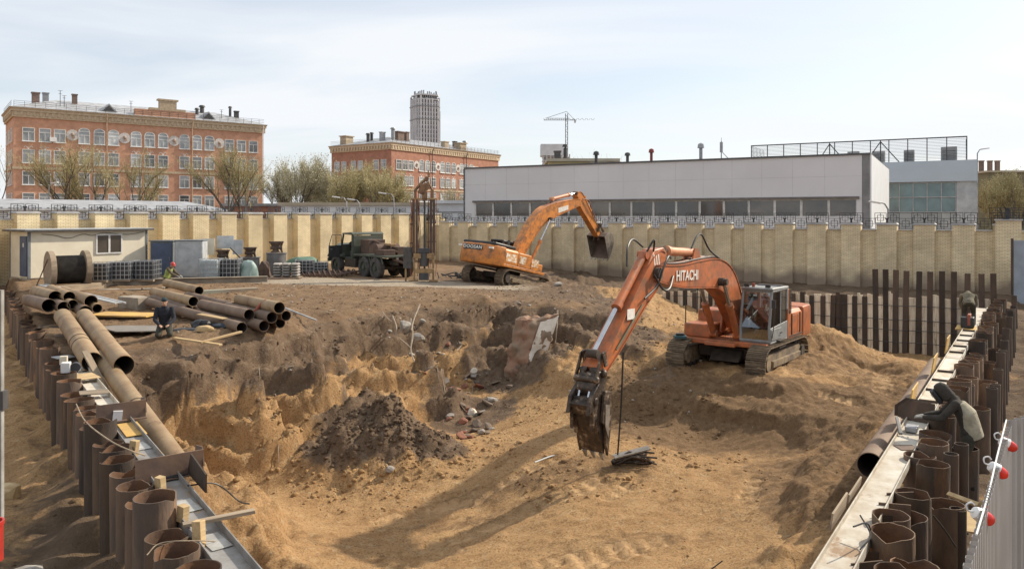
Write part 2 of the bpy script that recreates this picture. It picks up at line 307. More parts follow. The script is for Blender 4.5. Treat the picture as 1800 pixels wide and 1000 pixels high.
def soil_mat():
    m = bpy.data.materials.new('soil'); m.use_nodes = True; nt = m.node_tree; N = nt.nodes.new; L = nt.links.new
    b = nt.nodes['Principled BSDF']; ge = N('ShaderNodeNewGeometry')
    def noise(s, d=7, r=.65, vec=None, dist=0):
        n = N('ShaderNodeTexNoise'); n.inputs['Scale'].default_value = s; n.inputs['Detail'].default_value = d; n.inputs['Roughness'].default_value = r; n.inputs['Distortion'].default_value = dist
        L(vec or ge.outputs['Position'], n.inputs['Vector']); return n.outputs[0]
    def rng(x, a, b_, c=0, d=1):
        r = N('ShaderNodeMapRange'); r.inputs[1].default_value = a; r.inputs[2].default_value = b_; r.inputs[3].default_value = c; r.inputs[4].default_value = d; L(x, r.inputs[0]); return r.outputs[0]
    def mix(f, a, c):
        x = N('ShaderNodeMixRGB'); L(f, x.inputs[0])
        if isinstance(a, tuple): x.inputs[1].default_value = (*a, 1)
        else: L(a, x.inputs[1])
        if isinstance(c, tuple): x.inputs[2].default_value = (*c, 1)
        else: L(c, x.inputs[2])
        return x.outputs[0]
    def attr(n): a = N('ShaderNodeAttribute'); a.attribute_name = n; return a.outputs['Fac']
    def math_(op, a, c):
        x = N('ShaderNodeMath'); x.operation = op
        L(a, x.inputs[0]); 
        if isinstance(c, (int, float)): x.inputs[1].default_value = c
        else: L(c, x.inputs[1])
        return x.outputs[0]
    def soft(at, k=.28):
        x = math_('ADD', attr(at), math_('MULTIPLY', math_('SUBTRACT', n4, .5), 1.3)); return rng(x, .5-k, .5+k)
    n1 = noise(.9); n2 = noise(5, 8, .7); n3 = noise(22, 6, .7); n4 = noise(2.3, 8, .7, dist=.6)
    sand = mix(rng(n1, .35, .65), (.46, .288, .138), (.36, .212, .097))
    sand = mix(rng(n4, .5, .68), sand, (.29, .165, .072))
    sand = mix(rng(n2, .55, .72), sand, (.50, .37, .215))
    sand = mix(soft('damp_shade', .2), sand, mix(rng(n2, .4, .6), (.15, .09, .046), (.225, .142, .075)))
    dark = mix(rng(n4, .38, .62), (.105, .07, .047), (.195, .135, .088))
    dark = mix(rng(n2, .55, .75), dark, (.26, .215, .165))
    mud = mix(rng(n1, .36, .62), (.175, .11, .064), (.255, .17, .10))
    mud = mix(rng(n4, .5, .7), mud, (.115, .075, .048))
    mud = mix(rng(n3, .6, .75), mud, (.36, .29, .215))
    conc = mix(rng(n4, .4, .65), (.40, .34, .265), (.30, .245, .18))
    deep_brown = mix(rng(n1, .4, .6), (.10, .068, .045), (.15, .105, .068))
    c = mix(soft('mud', .2), sand, mud); c = mix(soft('dark', .16), c, dark); c = mix(soft('deep_brown', .2), c, deep_brown); c = mix(soft('pad', .15), c, conc)
    pr = soft('press', .1); c = mix(math_('MULTIPLY', pr, rng(n2, .2, .6, .9, .4)), c, (.50, .33, .175))
    sm = rng(pr, 0, 1, 1, .25); c = mix(math_('MULTIPLY', sm, rng(n3, .50, .60, .0, .5)), c, (.10, .06, .03))
    c = mix(rng(noise(11, 6, .75), .56, .72, 0, .5), c, mix(rng(n1, .4, .6), (.14, .088, .05), (.34, .25, .16)))
    L(c, b.inputs['Base Color']); b.inputs['Roughness'].default_value = .95; b.inputs['Specular IOR Level'].default_value = .2
    vo = N('ShaderNodeTexVoronoi'); vo.inputs['Scale'].default_value = 9; L(ge.outputs['Position'], vo.inputs['Vector'])
    vo2 = N('ShaderNodeTexVoronoi'); vo2.inputs['Scale'].default_value = 24; L(ge.outputs['Position'], vo2.inputs['Vector'])
    vh = math_('MULTIPLY', math_('ADD', vo.outputs['Distance'], math_('MULTIPLY', vo2.outputs['Distance'], .6)), -.2)
    h = math_('ADD', math_('ADD', vh, math_('MULTIPLY', n2, .55)), math_('MULTIPLY', n3, .7)); h = math_('ADD', h, math_('MULTIPLY', noise(70, 4, .7), .4))
    bp = N('ShaderNodeBump'); bp.inputs['Strength'].default_value = .9; bp.inputs['Distance'].default_value = .06; L(math_('MULTIPLY', h, sm), bp.inputs['Height']); L(bp.outputs[0], b.inputs['Normal'])
    return m
TRACKMARKS = [((-3.6, 14.6), (-.9, 15.9), .5), ((0.4, 13.4), (2.6, 14.6), .5), ((3.2, 18.2), (1.9, 16.9), .5), ((-3.2, 17.6), (1.3, 19.6), .6), ((-2.2, 16.1), (2.4, 18.0), .6), ((-1.6, 13.8), (3.2, 14.9), .55), ((10.9, 22.6), (12.6, 26.0), .6), ((4.9, 16.2), (5.7, 17.8), .5), ((8.8, 23.0), (9.9, 21.4), .6)]
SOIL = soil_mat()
def set_soil(me, x, y, b, flat):
    def att(n, a): at = me.attributes.new(n, 'FLOAT', 'POINT'); at.data.foreach_set('value', np.clip(a, 0, 1).astype(np.float32))
    sl = side(LP0, LD, x, y); sr = side(RP0, RD, x, y); ss = side(SP0, SD, x, y); wob = .35*fbm(x*.35, y*.35, 3)+.2*fbm(x*1.6, y*1.6, 3)
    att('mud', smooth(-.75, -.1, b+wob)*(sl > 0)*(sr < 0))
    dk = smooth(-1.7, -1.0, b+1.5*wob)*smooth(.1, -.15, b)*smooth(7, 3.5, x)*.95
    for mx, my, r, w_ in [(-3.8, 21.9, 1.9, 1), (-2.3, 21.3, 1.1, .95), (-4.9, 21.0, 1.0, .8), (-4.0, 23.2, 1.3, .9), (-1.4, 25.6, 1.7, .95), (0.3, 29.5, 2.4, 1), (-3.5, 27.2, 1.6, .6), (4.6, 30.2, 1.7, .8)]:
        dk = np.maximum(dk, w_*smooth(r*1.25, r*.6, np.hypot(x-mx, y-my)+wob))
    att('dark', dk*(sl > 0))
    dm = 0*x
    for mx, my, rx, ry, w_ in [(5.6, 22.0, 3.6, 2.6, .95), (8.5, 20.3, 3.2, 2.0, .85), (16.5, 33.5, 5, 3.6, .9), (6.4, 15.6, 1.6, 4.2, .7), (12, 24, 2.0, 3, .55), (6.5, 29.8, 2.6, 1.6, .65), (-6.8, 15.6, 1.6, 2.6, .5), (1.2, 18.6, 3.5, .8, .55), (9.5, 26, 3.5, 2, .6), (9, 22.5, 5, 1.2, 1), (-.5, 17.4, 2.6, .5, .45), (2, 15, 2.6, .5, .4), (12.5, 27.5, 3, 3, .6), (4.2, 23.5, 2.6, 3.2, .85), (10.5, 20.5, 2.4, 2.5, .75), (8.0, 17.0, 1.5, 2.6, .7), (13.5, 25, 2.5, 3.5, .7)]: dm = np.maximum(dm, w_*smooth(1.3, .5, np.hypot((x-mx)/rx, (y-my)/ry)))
    att('damp_shade', dm)  # shade of slopes and shoring put into the soil colour, with some damp
    pm = 0*x
    for (p0, p1, w) in TRACKMARKS:
        p0 = np.array(p0); p1 = np.array(p1); d = p1-p0; Ln = np.linalg.norm(d); d = d/Ln; u = (x-p0[0])*d[0]+(y-p0[1])*d[1]; v = (x-p0[0])*d[1]-(y-p0[1])*d[0]
        pm = np.maximum(pm, smooth(-.2, .3, u)*smooth(Ln+.2, Ln-.3, u)*smooth(w*.75, w*.4, np.abs(v)))
    att('press', pm*.55)
    att('deep_brown', np.maximum(.62*smooth(0, -.4, sl)*smooth(17, 11.5, y)*(y > 3)+.35*smooth(-.0, -.3, sl)*smooth(-1.3, -.5, sl)*(y < 36)*(y > 3), np.maximum(np.where(sr > .2, smooth(-1.6, -.3, .9*fbm(x*.4, y*.4, 3)-.55+.1*(y-20)/10), 0), smooth(.2, 1, ss)*smooth(45, 35, ss)*(x > 3)*.9)*smooth(3.0, 6, y)))  # deeper brown in the left trench, beyond the right piles and behind the shoring
    att('pad', flat*smooth(-16, -13, x)*smooth(46, 44.5, y)*.95*smooth(40.3, 41, y))
def make_ground():
    xs = axis([(-3000, -200, 900, 200), (-200, -36, 30, 4), (-36, -26, .8, .2), (-26, -14, .17, .11), (-14, 14, .075, .075), (14, 26, .1, .24), (26, 60, .5, 4), (60, 200, 6, 30), (200, 3000, 200, 900)])
    ys = axis([(-60, 0, 20, 3), (0, 7, 1, .3), (7, 24, .065, .075), (24, 36, .08, .12), (36, 48, .15, .3), (48, 70, .4, 1.2), (70, 250, 3, 30), (250, 4500, 60, 1200)])
    X, Y = np.meshgrid(xs, ys); sh = X.shape
    Z, base, cliff, inpit, flat = H(X, Y, True, True)
    # caterpillar marks pressed in the sand
    for (p0, p1, w) in TRACKMARKS:
        p0 = np.array(p0); p1 = np.array(p1); d = p1-p0; Ln = np.linalg.norm(d); d = d/Ln
        u = (X-p0[0])*d[0]+(Y-p0[1])*d[1]; v = (X-p0[0])*d[1]-(Y-p0[1])*d[0]
        k = smooth(0, .25, u)*smooth(Ln, Ln-.3, u)*smooth(w/2, w/2-.1, np.abs(v))
        Z = Z-k*(.07+.05*np.sin(u*2*np.pi/.36)*(.6+.4*perlin(X, Y)))
    V = np.stack([X.ravel(), Y.ravel(), Z.ravel()], 1); ny, nx = sh
    me = bpy.data.meshes.new('ground'); me.vertices.add(len(V)); me.vertices.foreach_set('co', V.ravel())
    i = np.arange(nx*ny).reshape(ny, nx); q = np.stack([i[:-1, :-1], i[:-1, 1:], i[1:, 1:], i[1:, :-1]], -1).reshape(-1, 4)
    me.loops.add(q.size); me.loops.foreach_set('vertex_index', q.ravel()); me.polygons.add(len(q)); me.polygons.foreach_set('loop_start', np.arange(len(q))*4)
    me.update(calc_edges=True); me.polygons.foreach_set('use_smooth', np.ones(len(q), bool))
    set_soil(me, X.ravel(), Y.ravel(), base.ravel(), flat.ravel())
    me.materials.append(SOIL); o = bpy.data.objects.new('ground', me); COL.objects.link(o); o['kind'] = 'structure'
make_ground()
# ================================================================ BRICK WALLS WITH IRON RAILINGS
m_yb1 = brick_mat('yellow_brick', (.82, .69, .44), (.76, .62, .38), (.36, .28, .18))
m_yb2 = brick_mat('yellow_brick_dirty', (.80, .67, .44), (.71, .58, .37), (.38, .30, .20), stain=(.24, .18, .135), stain_z=.1)
m_cap = mat('zinc_coping', (.36, .36, .37), (.50, .49, .47), 2, .5, .3, bump=.05)
m_iron = mat('black_iron', (.02, .022, .028), (.045, .045, .05), 6, .55, .3, bump=.05)
def railing_panel(x0, x1, z0, z1, y):
    m = MB(); t = .028; w = x1-x0; h = z1-z0
    for a, b in ((x0, z0), (x0, z1)): m.box(((x0+x1)/2, y, b), (w+t, t, t))
    for a in (x0, x1): m.box((a, y, (z0+z1)/2), (t, t, h))
    cx, cz = (x0+x1)/2, (z0+z1)/2; a = w*.27; b = h*.27
    for s in (-1, 1):
        m.box((cx, y, cz+s*b), (2*a+t, t, t)); m.box((cx+s*a, y, cz), (t, t, 2*b+t))
        m.box((cx+s*a*1.42, y, cz), (a*.84, t*.9, t)); m.box((cx, y, cz+s*b*1.42), (t, t*.9, b*.84))
        m.box((cx+s*a*.55, y, cz), (a*.9, t*.9, t*.8)); m.box((cx, y, cz+s*b*.55), (t*.8, t*.9, b*.9))
    return m
def brick_wall(name, P0, D, n0, n1, P, ztop, drop, zbase, pro, mt, label, nside=-1, rail=.62, first_high=False):
    # local x along wall, local -y towards the yard
    e = empty(name, (P0[0], P0[1], 0), math.atan2(D[1], D[0]), label, 'brick wall')
    x0, x1 = n0*P, n1*P; pw = P*.55
    m = MB(); m.bx(x0-.2, x1+.2, 0, .4, zbase-.5, ztop-drop); m.build('wall_panel', mt, e)
    pil = MB(); pil.bx(0, pw, -pro, .395, zbase-.5, ztop); pm = pil.mesh('pilaster'); pm.materials.append(mt)
    cap = MB(); cap.bx(-.06, pw+.06, -pro-.06, .46, ztop+.002, ztop+.05); cap.prism([(-.06, ztop+.05), (pw+.06, ztop+.05), (pw-.05, ztop+.11), (.05, ztop+.11)], -pro-.03, .43); cm = cap.mesh('pilaster_cap'); cm.materials.append(m_cap)
    lc = MB(); lc.bx(pw+.065, P-.065, -.1, .5, ztop-drop+.002, ztop-drop+.05); lm = lc.mesh('coping'); lm.materials.append(m_cap)
    r1 = MB(); hw = pw/2-.04
    zz = ztop+.12
    r1.v, r1.f = [], []
    for a in (pw/2-hw-.16, pw/2+.04):
        q = railing_panel(a, a+hw+.12, zz, zz+rail*.62, -.05); r1.add(q.v, q.f)
    r1.box((pw/2, -.05, ztop+.2), (.09, .09, .3)); r1.box((pw/2, -.05, ztop+.36), (.2, .06, .07))
    rm = r1.mesh('railing'); rm.materials.append(m_iron)
    r2 = railing_panel(pw+.1, P-.1, ztop-drop+.08, ztop-drop+.08+rail*.66, .05); rm2 = r2.mesh('railing'); rm2.materials.append(m_iron)
    for n in range(n0, n1):
        for nm, me in (('pilaster', pm), ('pilaster_cap', cm), ('coping', lm), ('railing', rm), ('railing', rm2)):
            o = bpy.data.objects.new(nm, me); COL.objects.link(o); setp(o, e); o.location = (n*P, 0, 0)
    return e
PW = 2.0
# left wall: pilaster n at direction (1047,1350)
DL = Vector((1047, 1350, 0)).normalized(); DR = Vector((2017, -1350, 0)).normalized()
_Y0 = DL.y*PW/.0382; WL0 = Vector((-877/F*_Y0, _Y0, 0))
_Y1 = -DR.y*PW/.01725; WR0 = Vector((-92/F*_Y1, _Y1, 0))
brick_wall('brick_wall', WL0-DL*PW*0, DL, -4, 17, PW, 3.95, .36, .0, .55, m_yb1, 'sunlit yellow brick wall with pilasters behind the site office and truck')
brick_wall('brick_wall', WR0, DR, -2, 20, PW, 3.28, .33, -.9, .3, m_yb2, 'shaded yellow brick wall stained dark at its foot, in front of the grey hall', rail=.95)
# taller end pillar on the right
_pe = WR0+DR*PW*19.03
e = empty('brick_pillar', (_pe.x, _pe.y, 0), math.atan2(DR.y, DR.x), 'tall yellow brick end pillar topped by iron railing, at right end of wall', 'pillar')
MB().bx(.05, 1.25, -.62, .5, -1.4, 3.55).build('pillar_shaft', m_yb2, e); MB().bx(-.02, 1.32, -.7, .56, 3.552, 3.62).build('pillar_cap', m_cap, e)
_q = railing_panel(-.25, .5, 3.7, 4.25, -.3); _q2 = railing_panel(.75, 1.5, 3.7, 4.25, -.3); _q.add(_q2.v, _q2.f); _q.box((.62, -.3, 3.95), (.2, .12, .62)); _q.box((.62, -.3, 3.65), (.1, .1, .1)); _q.build('railing', m_iron, e)
# ================================================================ BACKGROUND BUILDINGS
def mat_plain(n, c, **k): return mat(n, c, tuple(x*.82 for x in c), **k)
m_rb = brick_mat('orange_brick_facade', (.62, .34, .22), (.56, .30, .19), (.50, .31, .22), .5, .16, .012, bump=.1)
m_rb2 = brick_mat('red_brick_facade', (.42, .20, .135), (.37, .175, .115), (.36, .21, .15), .5, .16, .012, bump=.1)
m_tan = mat('tan_cornice', (.50, .41, .29), (.40, .31, .21), 3, .9, bump=.1)
m_white = mat('white_frame', (.75, .75, .73), (.62, .62, .60), 3, .5, bump=0)
m_wing = glass_mat('building_glass', (.10, .11, .12), c2=(.34, .36, .37), scale=.35, rough=.08, var=.6)
m_wing2 = glass_mat('building_glass_curtained', (.42, .44, .44), c2=(.20, .22, .23), scale=.4, rough=.15, var=.5)
m_roof = mat('roof_sheet_metal', (.42, .43, .44), (.28, .28, .29), 1.2, .5, .2, bump=.05)
m_relief = mat('relief_plaster', (.66, .64, .60), (.45, .42, .40), 6, .9)
m_chim = mat('chimney_brick', (.22, .15, .12), (.15, .11, .09), 3, .9)
m_dkm = mat('dark_metal', (.05, .05, .055), (.09, .085, .08), 3, .6, .3)
m_zinc = mat('grey_metal', (.33, .34, .35), (.24, .24, .25), 3, .5, .4)
def win_mesh(w, h, arch, seed):
    fr = MB(); t = .09; d = .12
    fr.bx(-w/2, -w/2+t, -d, 0, 0, h); fr.bx(w/2-t, w/2, -d, 0, 0, h); fr.bx(-w/2+t, w/2-t, -d, 0, 0, t); fr.bx(-w/2+t, w/2-t, -d, 0, h-t, h)
    fr.bx(-.035, .035, -d+.01, 0, t, h*.66); fr.bx(-w/2+t, w/2-t, -d+.005, 0, h*.66, h*.66+.07)
    fr.bx(-w/2-.1, w/2+.1, -.2, 0, -.1, -.002)
    pn = MB(); pn.bx(-w/2+t, w/2-t, -.05, -.02, t, h-t)
    if arch:
        pts = [(math.cos(a)*w/2, h+.002+math.sin(a)*w*.33) for a in np.linspace(math.pi, 0, 9)]
        pn.prism(pts, -.05, -.02); q = []
        for i in range(8):
            a, b = pts[i], pts[i+1]; fr.prism([a, b, (b[0]*.86, h+(b[1]-h)*.86), (a[0]*.86, h+(a[1]-h)*.86)], -d, 0)
    return fr, pn
def old_block(px_c, Yc, D1, L1, D2, L2, ztop, mt, label, cols, rows, zs, sidecols, seed, rail=True):
    """corner at pixel px_c depth Yc; front along D1 (length L1), side along D2 (length L2)"""
    c0 = W(px_c, HZ, Yc); e = empty('brick_building', (c0.x, c0.y, 0), math.atan2(D1[1], D1[0]), label, 'building')
    rnd = random.Random(seed)
    dep = L2
    MB().bx(0, L1, 0, dep, -2, ztop).build('wall', mt, e)
    # cornice with dentils, string course
    co = MB(); co.bx(-.25, L1+.25, -.25, dep+.25, ztop-1.5, ztop-.55); co.bx(-.42, L1+.42, -.42, dep+.42, ztop-.545, ztop-.1); co.bx(-.55, L1+.55, -.55, dep+.55, ztop-.098, ztop+.1)
    for k in range(int(L1/.9)): co.bx(k*.9, k*.9+.4, -.36, -.252, ztop-1.2, ztop-.56)
    for k in range(int(dep/.9)): co.bx(-.5, -.252, k*.9, k*.9+.4, ztop-1.2, ztop-.56)
    co.build('cornice', m_tan, e)
    zc = (zs[1]+zs[2])/2+1.1-.2; MB().bx(-.15, L1+.15, -.15, dep+.15, zc-.15, zc+.25).build('string_course', m_tan, e)
    # hipped sheet roof
    hh = 2.6; rf = MB(); a = [(-.7, -.7), (L1+.7, -.7), (L1+.7, dep+.7), (-.7, dep+.7)]
    ri = [(dep*.5, dep*.5), (L1-dep*.5, dep*.5)] if L1 > dep else [(L1*.5, L1*.5), (L1*.5, dep-L1*.5)]
    z0 = ztop+.102
    rf.add([(*p, z0) for p in a]+[(*ri[0], z0+hh), (*ri[1], z0+hh)], [(0, 1, 5, 4), (1, 2, 5), (2, 3, 4, 5), (3, 0, 4), (0, 3, 2, 1)])
    roof = rf.build('roof', m_roof, e, flat=True)
    def roofz(x, y): return z0+hh*min(1, (y+.7)/(dep*.5+.7), (x+.7)/(dep*.5+.7), (L1+.7-x)/(dep*.5+.7))
    if rail:
        rl = MB()
        for k in range(int(L1/1.5)+1):
            rl.box((k*1.5, -.3, z0+.55), (.05, .05, 1.0))
        for z in (.45, .75, 1.05): rl.box((L1/2, -.3, z0+z), (L1, .045, .045)); rl.box((-.3, dep/2, z0+z), (.045, dep, .045))
        rl.build('roof_railing', m_dkm, roof)
    # windows
    for ri_, z in enumerate(zs):
        for ci, cx in enumerate(cols):
            x = cx*L1; arch = ri_ == 0 and 3 <= ci < len(cols)-3
            key = (arch, ri_ % 2, rnd.random() < .4, mt.name, 'f')
            put_window(e, key, (x, -.012, z), 0, 1.75, 2.15 if arch else 2.25)
            if ri_ == 0:
                o = bpy.data.objects.new('relief_panel', relief_mesh()); COL.objects.link(o); setp(o, e); o.location = (x, -.003, z-1.75)
    for ri_, z in enumerate(zs):
        for cy in sidecols:
            put_window(e, (False, ri_ % 2, rnd.random() < .5, mt.name, 's'), (-.012, cy*dep, z), -math.pi/2, 1.6, 2.25)
    return e, roofz, z0, L1, dep, roof
WM = {}
def put_window(e, key, loc, rz, w, h):
    if key not in WM:
        fr, pn = win_mesh(w, h, key[0], 0); a = fr.mesh('window'); a.materials.append(m_white); b = pn.mesh('pane'); b.materials.append(m_wing2 if key[2] else m_wing); WM[key] = (a, b)
    a, b = WM[key]; o = bpy.data.objects.new('window', a); COL.objects.link(o); setp(o, e); o.location = loc; o.rotation_euler = (0, 0, rz)
    p = bpy.data.objects.new('pane', b); COL.objects.link(p); setp(p, o)
def relief_mesh():
    if 'rel' not in WM:
        m = MB()
        for s in (-1, 1):
            m.box((0, -.02, .55), (1.0, .06, .1), rot=(0, s*math.pi/4, 0)); 
            for k in (-1, 1): m.box((k*.5, -.02, .55+s*.3), (.4, .06, .09), rot=(0, s*k*math.pi/4, 0))
        m.cyl((0, -.06, .55), (0, 0, .55), .16, seg=10)
        me = m.mesh('relief_panel'); me.materials.append(m_relief); WM['rel'] = me
    return WM['rel']
def bmed(e, x, z, r=.95):
    m = MB(); m.prism([(math.cos(a)*r, math.sin(a)*r) for a in np.linspace(0, 2*math.pi, 25)[:-1]], -.1, 0); o = m.build('medallion', m_relief, e); o.location = (x, -.005, z)
    k = MB(); k.sph((0, -.14, .1), .3, 8, 6); k.box((.1, -.14, -.3), (.5, .08, .4)); k.build('medallion_figure', mat('relief_brown', (.40, .30, .25), None, 3), o)  # brown figure on the pale medallion disc
def downpipe(e, x, z1, c): m = MB(); m.cyl((x, -.35, -1), (x, -.35, z1-1.6), .09, seg=6); m.tube([(x, -.35, z1-1.6), (x, -.45, z1-1.2), (x, -.9, z1-.2)], .09, 6); m.build('downpipe', c, e)
m_copper = mat('downpipe_tan', (.45, .33, .22), None, 3)
def chimney(roof, x, y, z, w, h, mt, cap=True, rnd_=False):
    m = MB()
    if rnd_: m.cyl((x, y, z-1), (x, y, z+h), w/2, seg=10); m.cyl((x, y, z+h+.1), (x, y, z+h+.45), w*.8, w*.55, seg=10); m.cyl((x, y, z+h), (x, y, z+h+.1), w*.2, seg=6)
    else:
        m.bx(x-w/2, x+w/2, y-w*.4, y+w*.4, z-1, z+h)
        if cap: m.bx(x-w*.6, x+w*.6, y-w*.5, y+w*.5, z+h+.002, z+h+.2)
    m.build('chimney', mt, roof)
# left orange building
D1 = Vector((1736, 1350)).normalized(); YA = 126
colsA = [(x-22)/448 for x in ()]
def frac(px, px0, Y0, D, L):       # pixel column -> fraction along the facade
    k = (px-900)/F; X0 = (px0-900)/F*Y0; t = (k*Y0-X0)/(D[0]-k*D[1]); return t/L
wpx = [50, 79, 105, 148, 174.5, 199.5, 239, 263, 286.5, 324, 346, 368, 403, 424, 445]
LA = 41.5
eA, rzA, z0A, _, depA, roofA = old_block(24, YA, D1, LA, None, 14, 21.6, m_rb, 'four storey orange brick building with white round medallions under its cornice', [frac(p, 24, YA, D1, LA) for p in wpx], 4, [16.2, 12.6, 9.0, 5.4], [.2, .5, .8], 3)
for p in (127.5, 219, 306, 385.5): bmed(eA, frac(p, 24, YA, D1, LA)*LA, 17.6)
for p in (187, 337): downpipe(eA, frac(p, 24, YA, D1, LA)*LA, 21.6, m_copper)
downpipe(eA, LA-.3, 21.6, m_white)
m = MB(); m.bx(-.5, .5, -.5, -.01, 0, .7); o = m.build('air_conditioner', m_white, eA); o.location = (frac(93, 24, YA, D1, LA)*LA, -.01, 16.3)
# parapet block in the middle of the roof
pa = MB(); pa.bx(18.2, 28.5, -.3, .7, z0A, z0A+1.3); pa.build('parapet', m_rb, eA); pa = MB(); pa.bx(22.3, 25.2, -.35, .75, z0A+1.302, z0A+3.1); pa.bx(22.0, 25.5, -.45, .85, z0A+3.102, z0A+3.4); pa.bx(20.6, 26.8, -.34, .74, z0A+1.302, z0A+1.7); pa.build('parapet_crest', m_tan, eA)
for x, y, w, h, mt, rd in [(3.5, 4, 1.1, 1.6, m_chim, 0), (5.2, 6, .9, 1.4, m_zinc, 0), (9.5, 5, .8, 1.5, m_chim, 0), (31.5, 6, .8, 1.0, m_dkm, 1), (30, 4, .6, .8, m_dkm, 1), (37.5, 4, .8, 1.1, m_dkm, 0), (36.6, 5, .5, 1.5, m_dkm, 1)]: chimney(roofA, x, y, rzA(x, y), w, h, mt, rnd_=rd)
for x in (14.2, 31.2):
    m = MB(); m.prism([(x-1.3, z0A+.5), (x+1.3, z0A+.5), (x, z0A+1.9)], .6, 4); d = m.build('dormer', m_roof, roofA); m = MB(); m.prism([(x-.9, z0A+.6), (x+.9, z0A+.6), (x, z0A+1.6)], .52, .598); m.build('dormer_opening', m_dkm, d)
for x, h in ((6.9, 3.6), (7.5, 2.8), (18, 2.8), (34, 2.6)):
    m = MB(); m.cyl((x, 2, z0A), (x, 2, z0A+h), .05, seg=5); m.box((x, 2, z0A+h), (.7, .05, .05)); m.box((x, 2, z0A+h*.85), (.5, .05, .05)); m.build('antenna', m_dkm, roofA)
# second red building
D2 = Vector((880, 1350)).normalized(); YB = 173; LB = 43
wB = [700.5, 711.5, 722, 740.5, 751, 761.5, 777.5, 787, 797, 811, 819, 828, 838, 848, 858]
eB, rzB, z0B, _, depB, roofB = old_block(688, YB, D2, LB, None, 19, 20.3, m_rb2, 'dark red brick building with arched windows, seen past its corner beside the grey tower', [frac(p, 688, YB, D2, LB) for p in wB], 4, [14.4, 10.8, 7.2, 3.6], [.12, .24, .5, .62, .78, .9], 5)
for p in (732, 770, 805, 833): bmed(eB, frac(p, 688, YB, D2, LB)*LB, 15.8)
for p in (758, 818): downpipe(eB, frac(p, 688, YB, D2, LB)*LB, 20.3, m_dkm)
for x, y, w, h, mt, rd in [(2, 16, 2.4, 1.6, m_tan, 0), (3, 10, .8, 1.5, m_dkm, 1), (4.2, 10, .7, 1.5, m_dkm, 1), (3, 5.5, 1.1, 1.8, m_zinc, 0), (5, 4, .9, 2.4, m_zinc, 1), (8, 5, 2.2, 1.8, m_chim, 0), (11, 5, 1.0, 2.0, m_chim, 0), (22, 2, 1.6, 1.2, m_tan, 0), (30, 5, 1.0, 1.3, m_dkm, 0), (33, 4, .9, 1.6, m_zinc, 1), (27, 1, 2.6, 1.4, m_tan, 0)]: chimney(roofB, x, y, rzB(x, y), w, h, mt, rnd_=rd)
# far concrete tower
m_con = mat('raw_concrete', (.55, .55, .56), (.42, .42, .44), .25, .9, bump=0, stretch=(1, 1, .3)); m_void = mat('tower_voids', (.17, .17, .18), None, 1, .9)
def far_tower():
    Y = 600; c = W(748, HZ, Y); e = empty('tower', (c.x, Y, 0), R(28), 'round grey concrete high-rise under construction rising behind the dark red building', 'tower')
    k = .82; zt = CZ+(HZ-163)/F*Y
    poly = [(11, -5), (8, -10), (-8, -10), (-11, -6), (-11, 8), (8, 10)]
    m = MB(); m.prism([(x*k, y*k) for x, y in poly], 0, zt-5, axis='z'); m.build('tower_core', m_void, e)
    m = MB()
    n = 30
    for i in range(n): z = zt*i/n; m.prism([(x*k*1.05, y*k*1.05) for x, y in poly], z, z+.9, axis='z')
    m.build('floor_slab', m_con, e, flat=True)
    m = MB()
    for i in range(len(poly)):
        a = Vector((*poly[i], 0))*k*1.06; b = Vector((*poly[(i+1) % 6], 0))*k*1.06
        nn = int((b-a).length/2.1)
        for j in range(nn):
            p = a.lerp(b, (j+.1)/nn); r_ = random.Random(i*31+j); h = zt-5+r_.uniform(-3, 1.5)
            m.box((p.x, p.y, h/2), (1.25, 1.25, h))
    m.build('column', m_con, e, flat=True)
    m = MB(); r_ = random.Random(4)
    for j in range(36):
        a = j/36*2*math.pi; h = r_.uniform(2.5, 6); m.box((math.cos(a)*8.6, math.sin(a)*8, zt-5+h/2), (.7, .7, h))
    for z in (zt-12, zt-22): m.prism([(x*k*1.16, y*k*1.16) for x, y in poly], z, z+.7, axis='z')
    m.build('formwork', m_zinc, e, flat=True)
    m = MB(); m.bx(8, 12.5, 0, 9, 0, zt-14); m.build('hoist_shaft', mat('shaft_grey', (.24, .24, .26), (.17, .17, .18), .3, .9), e)
far_tower()
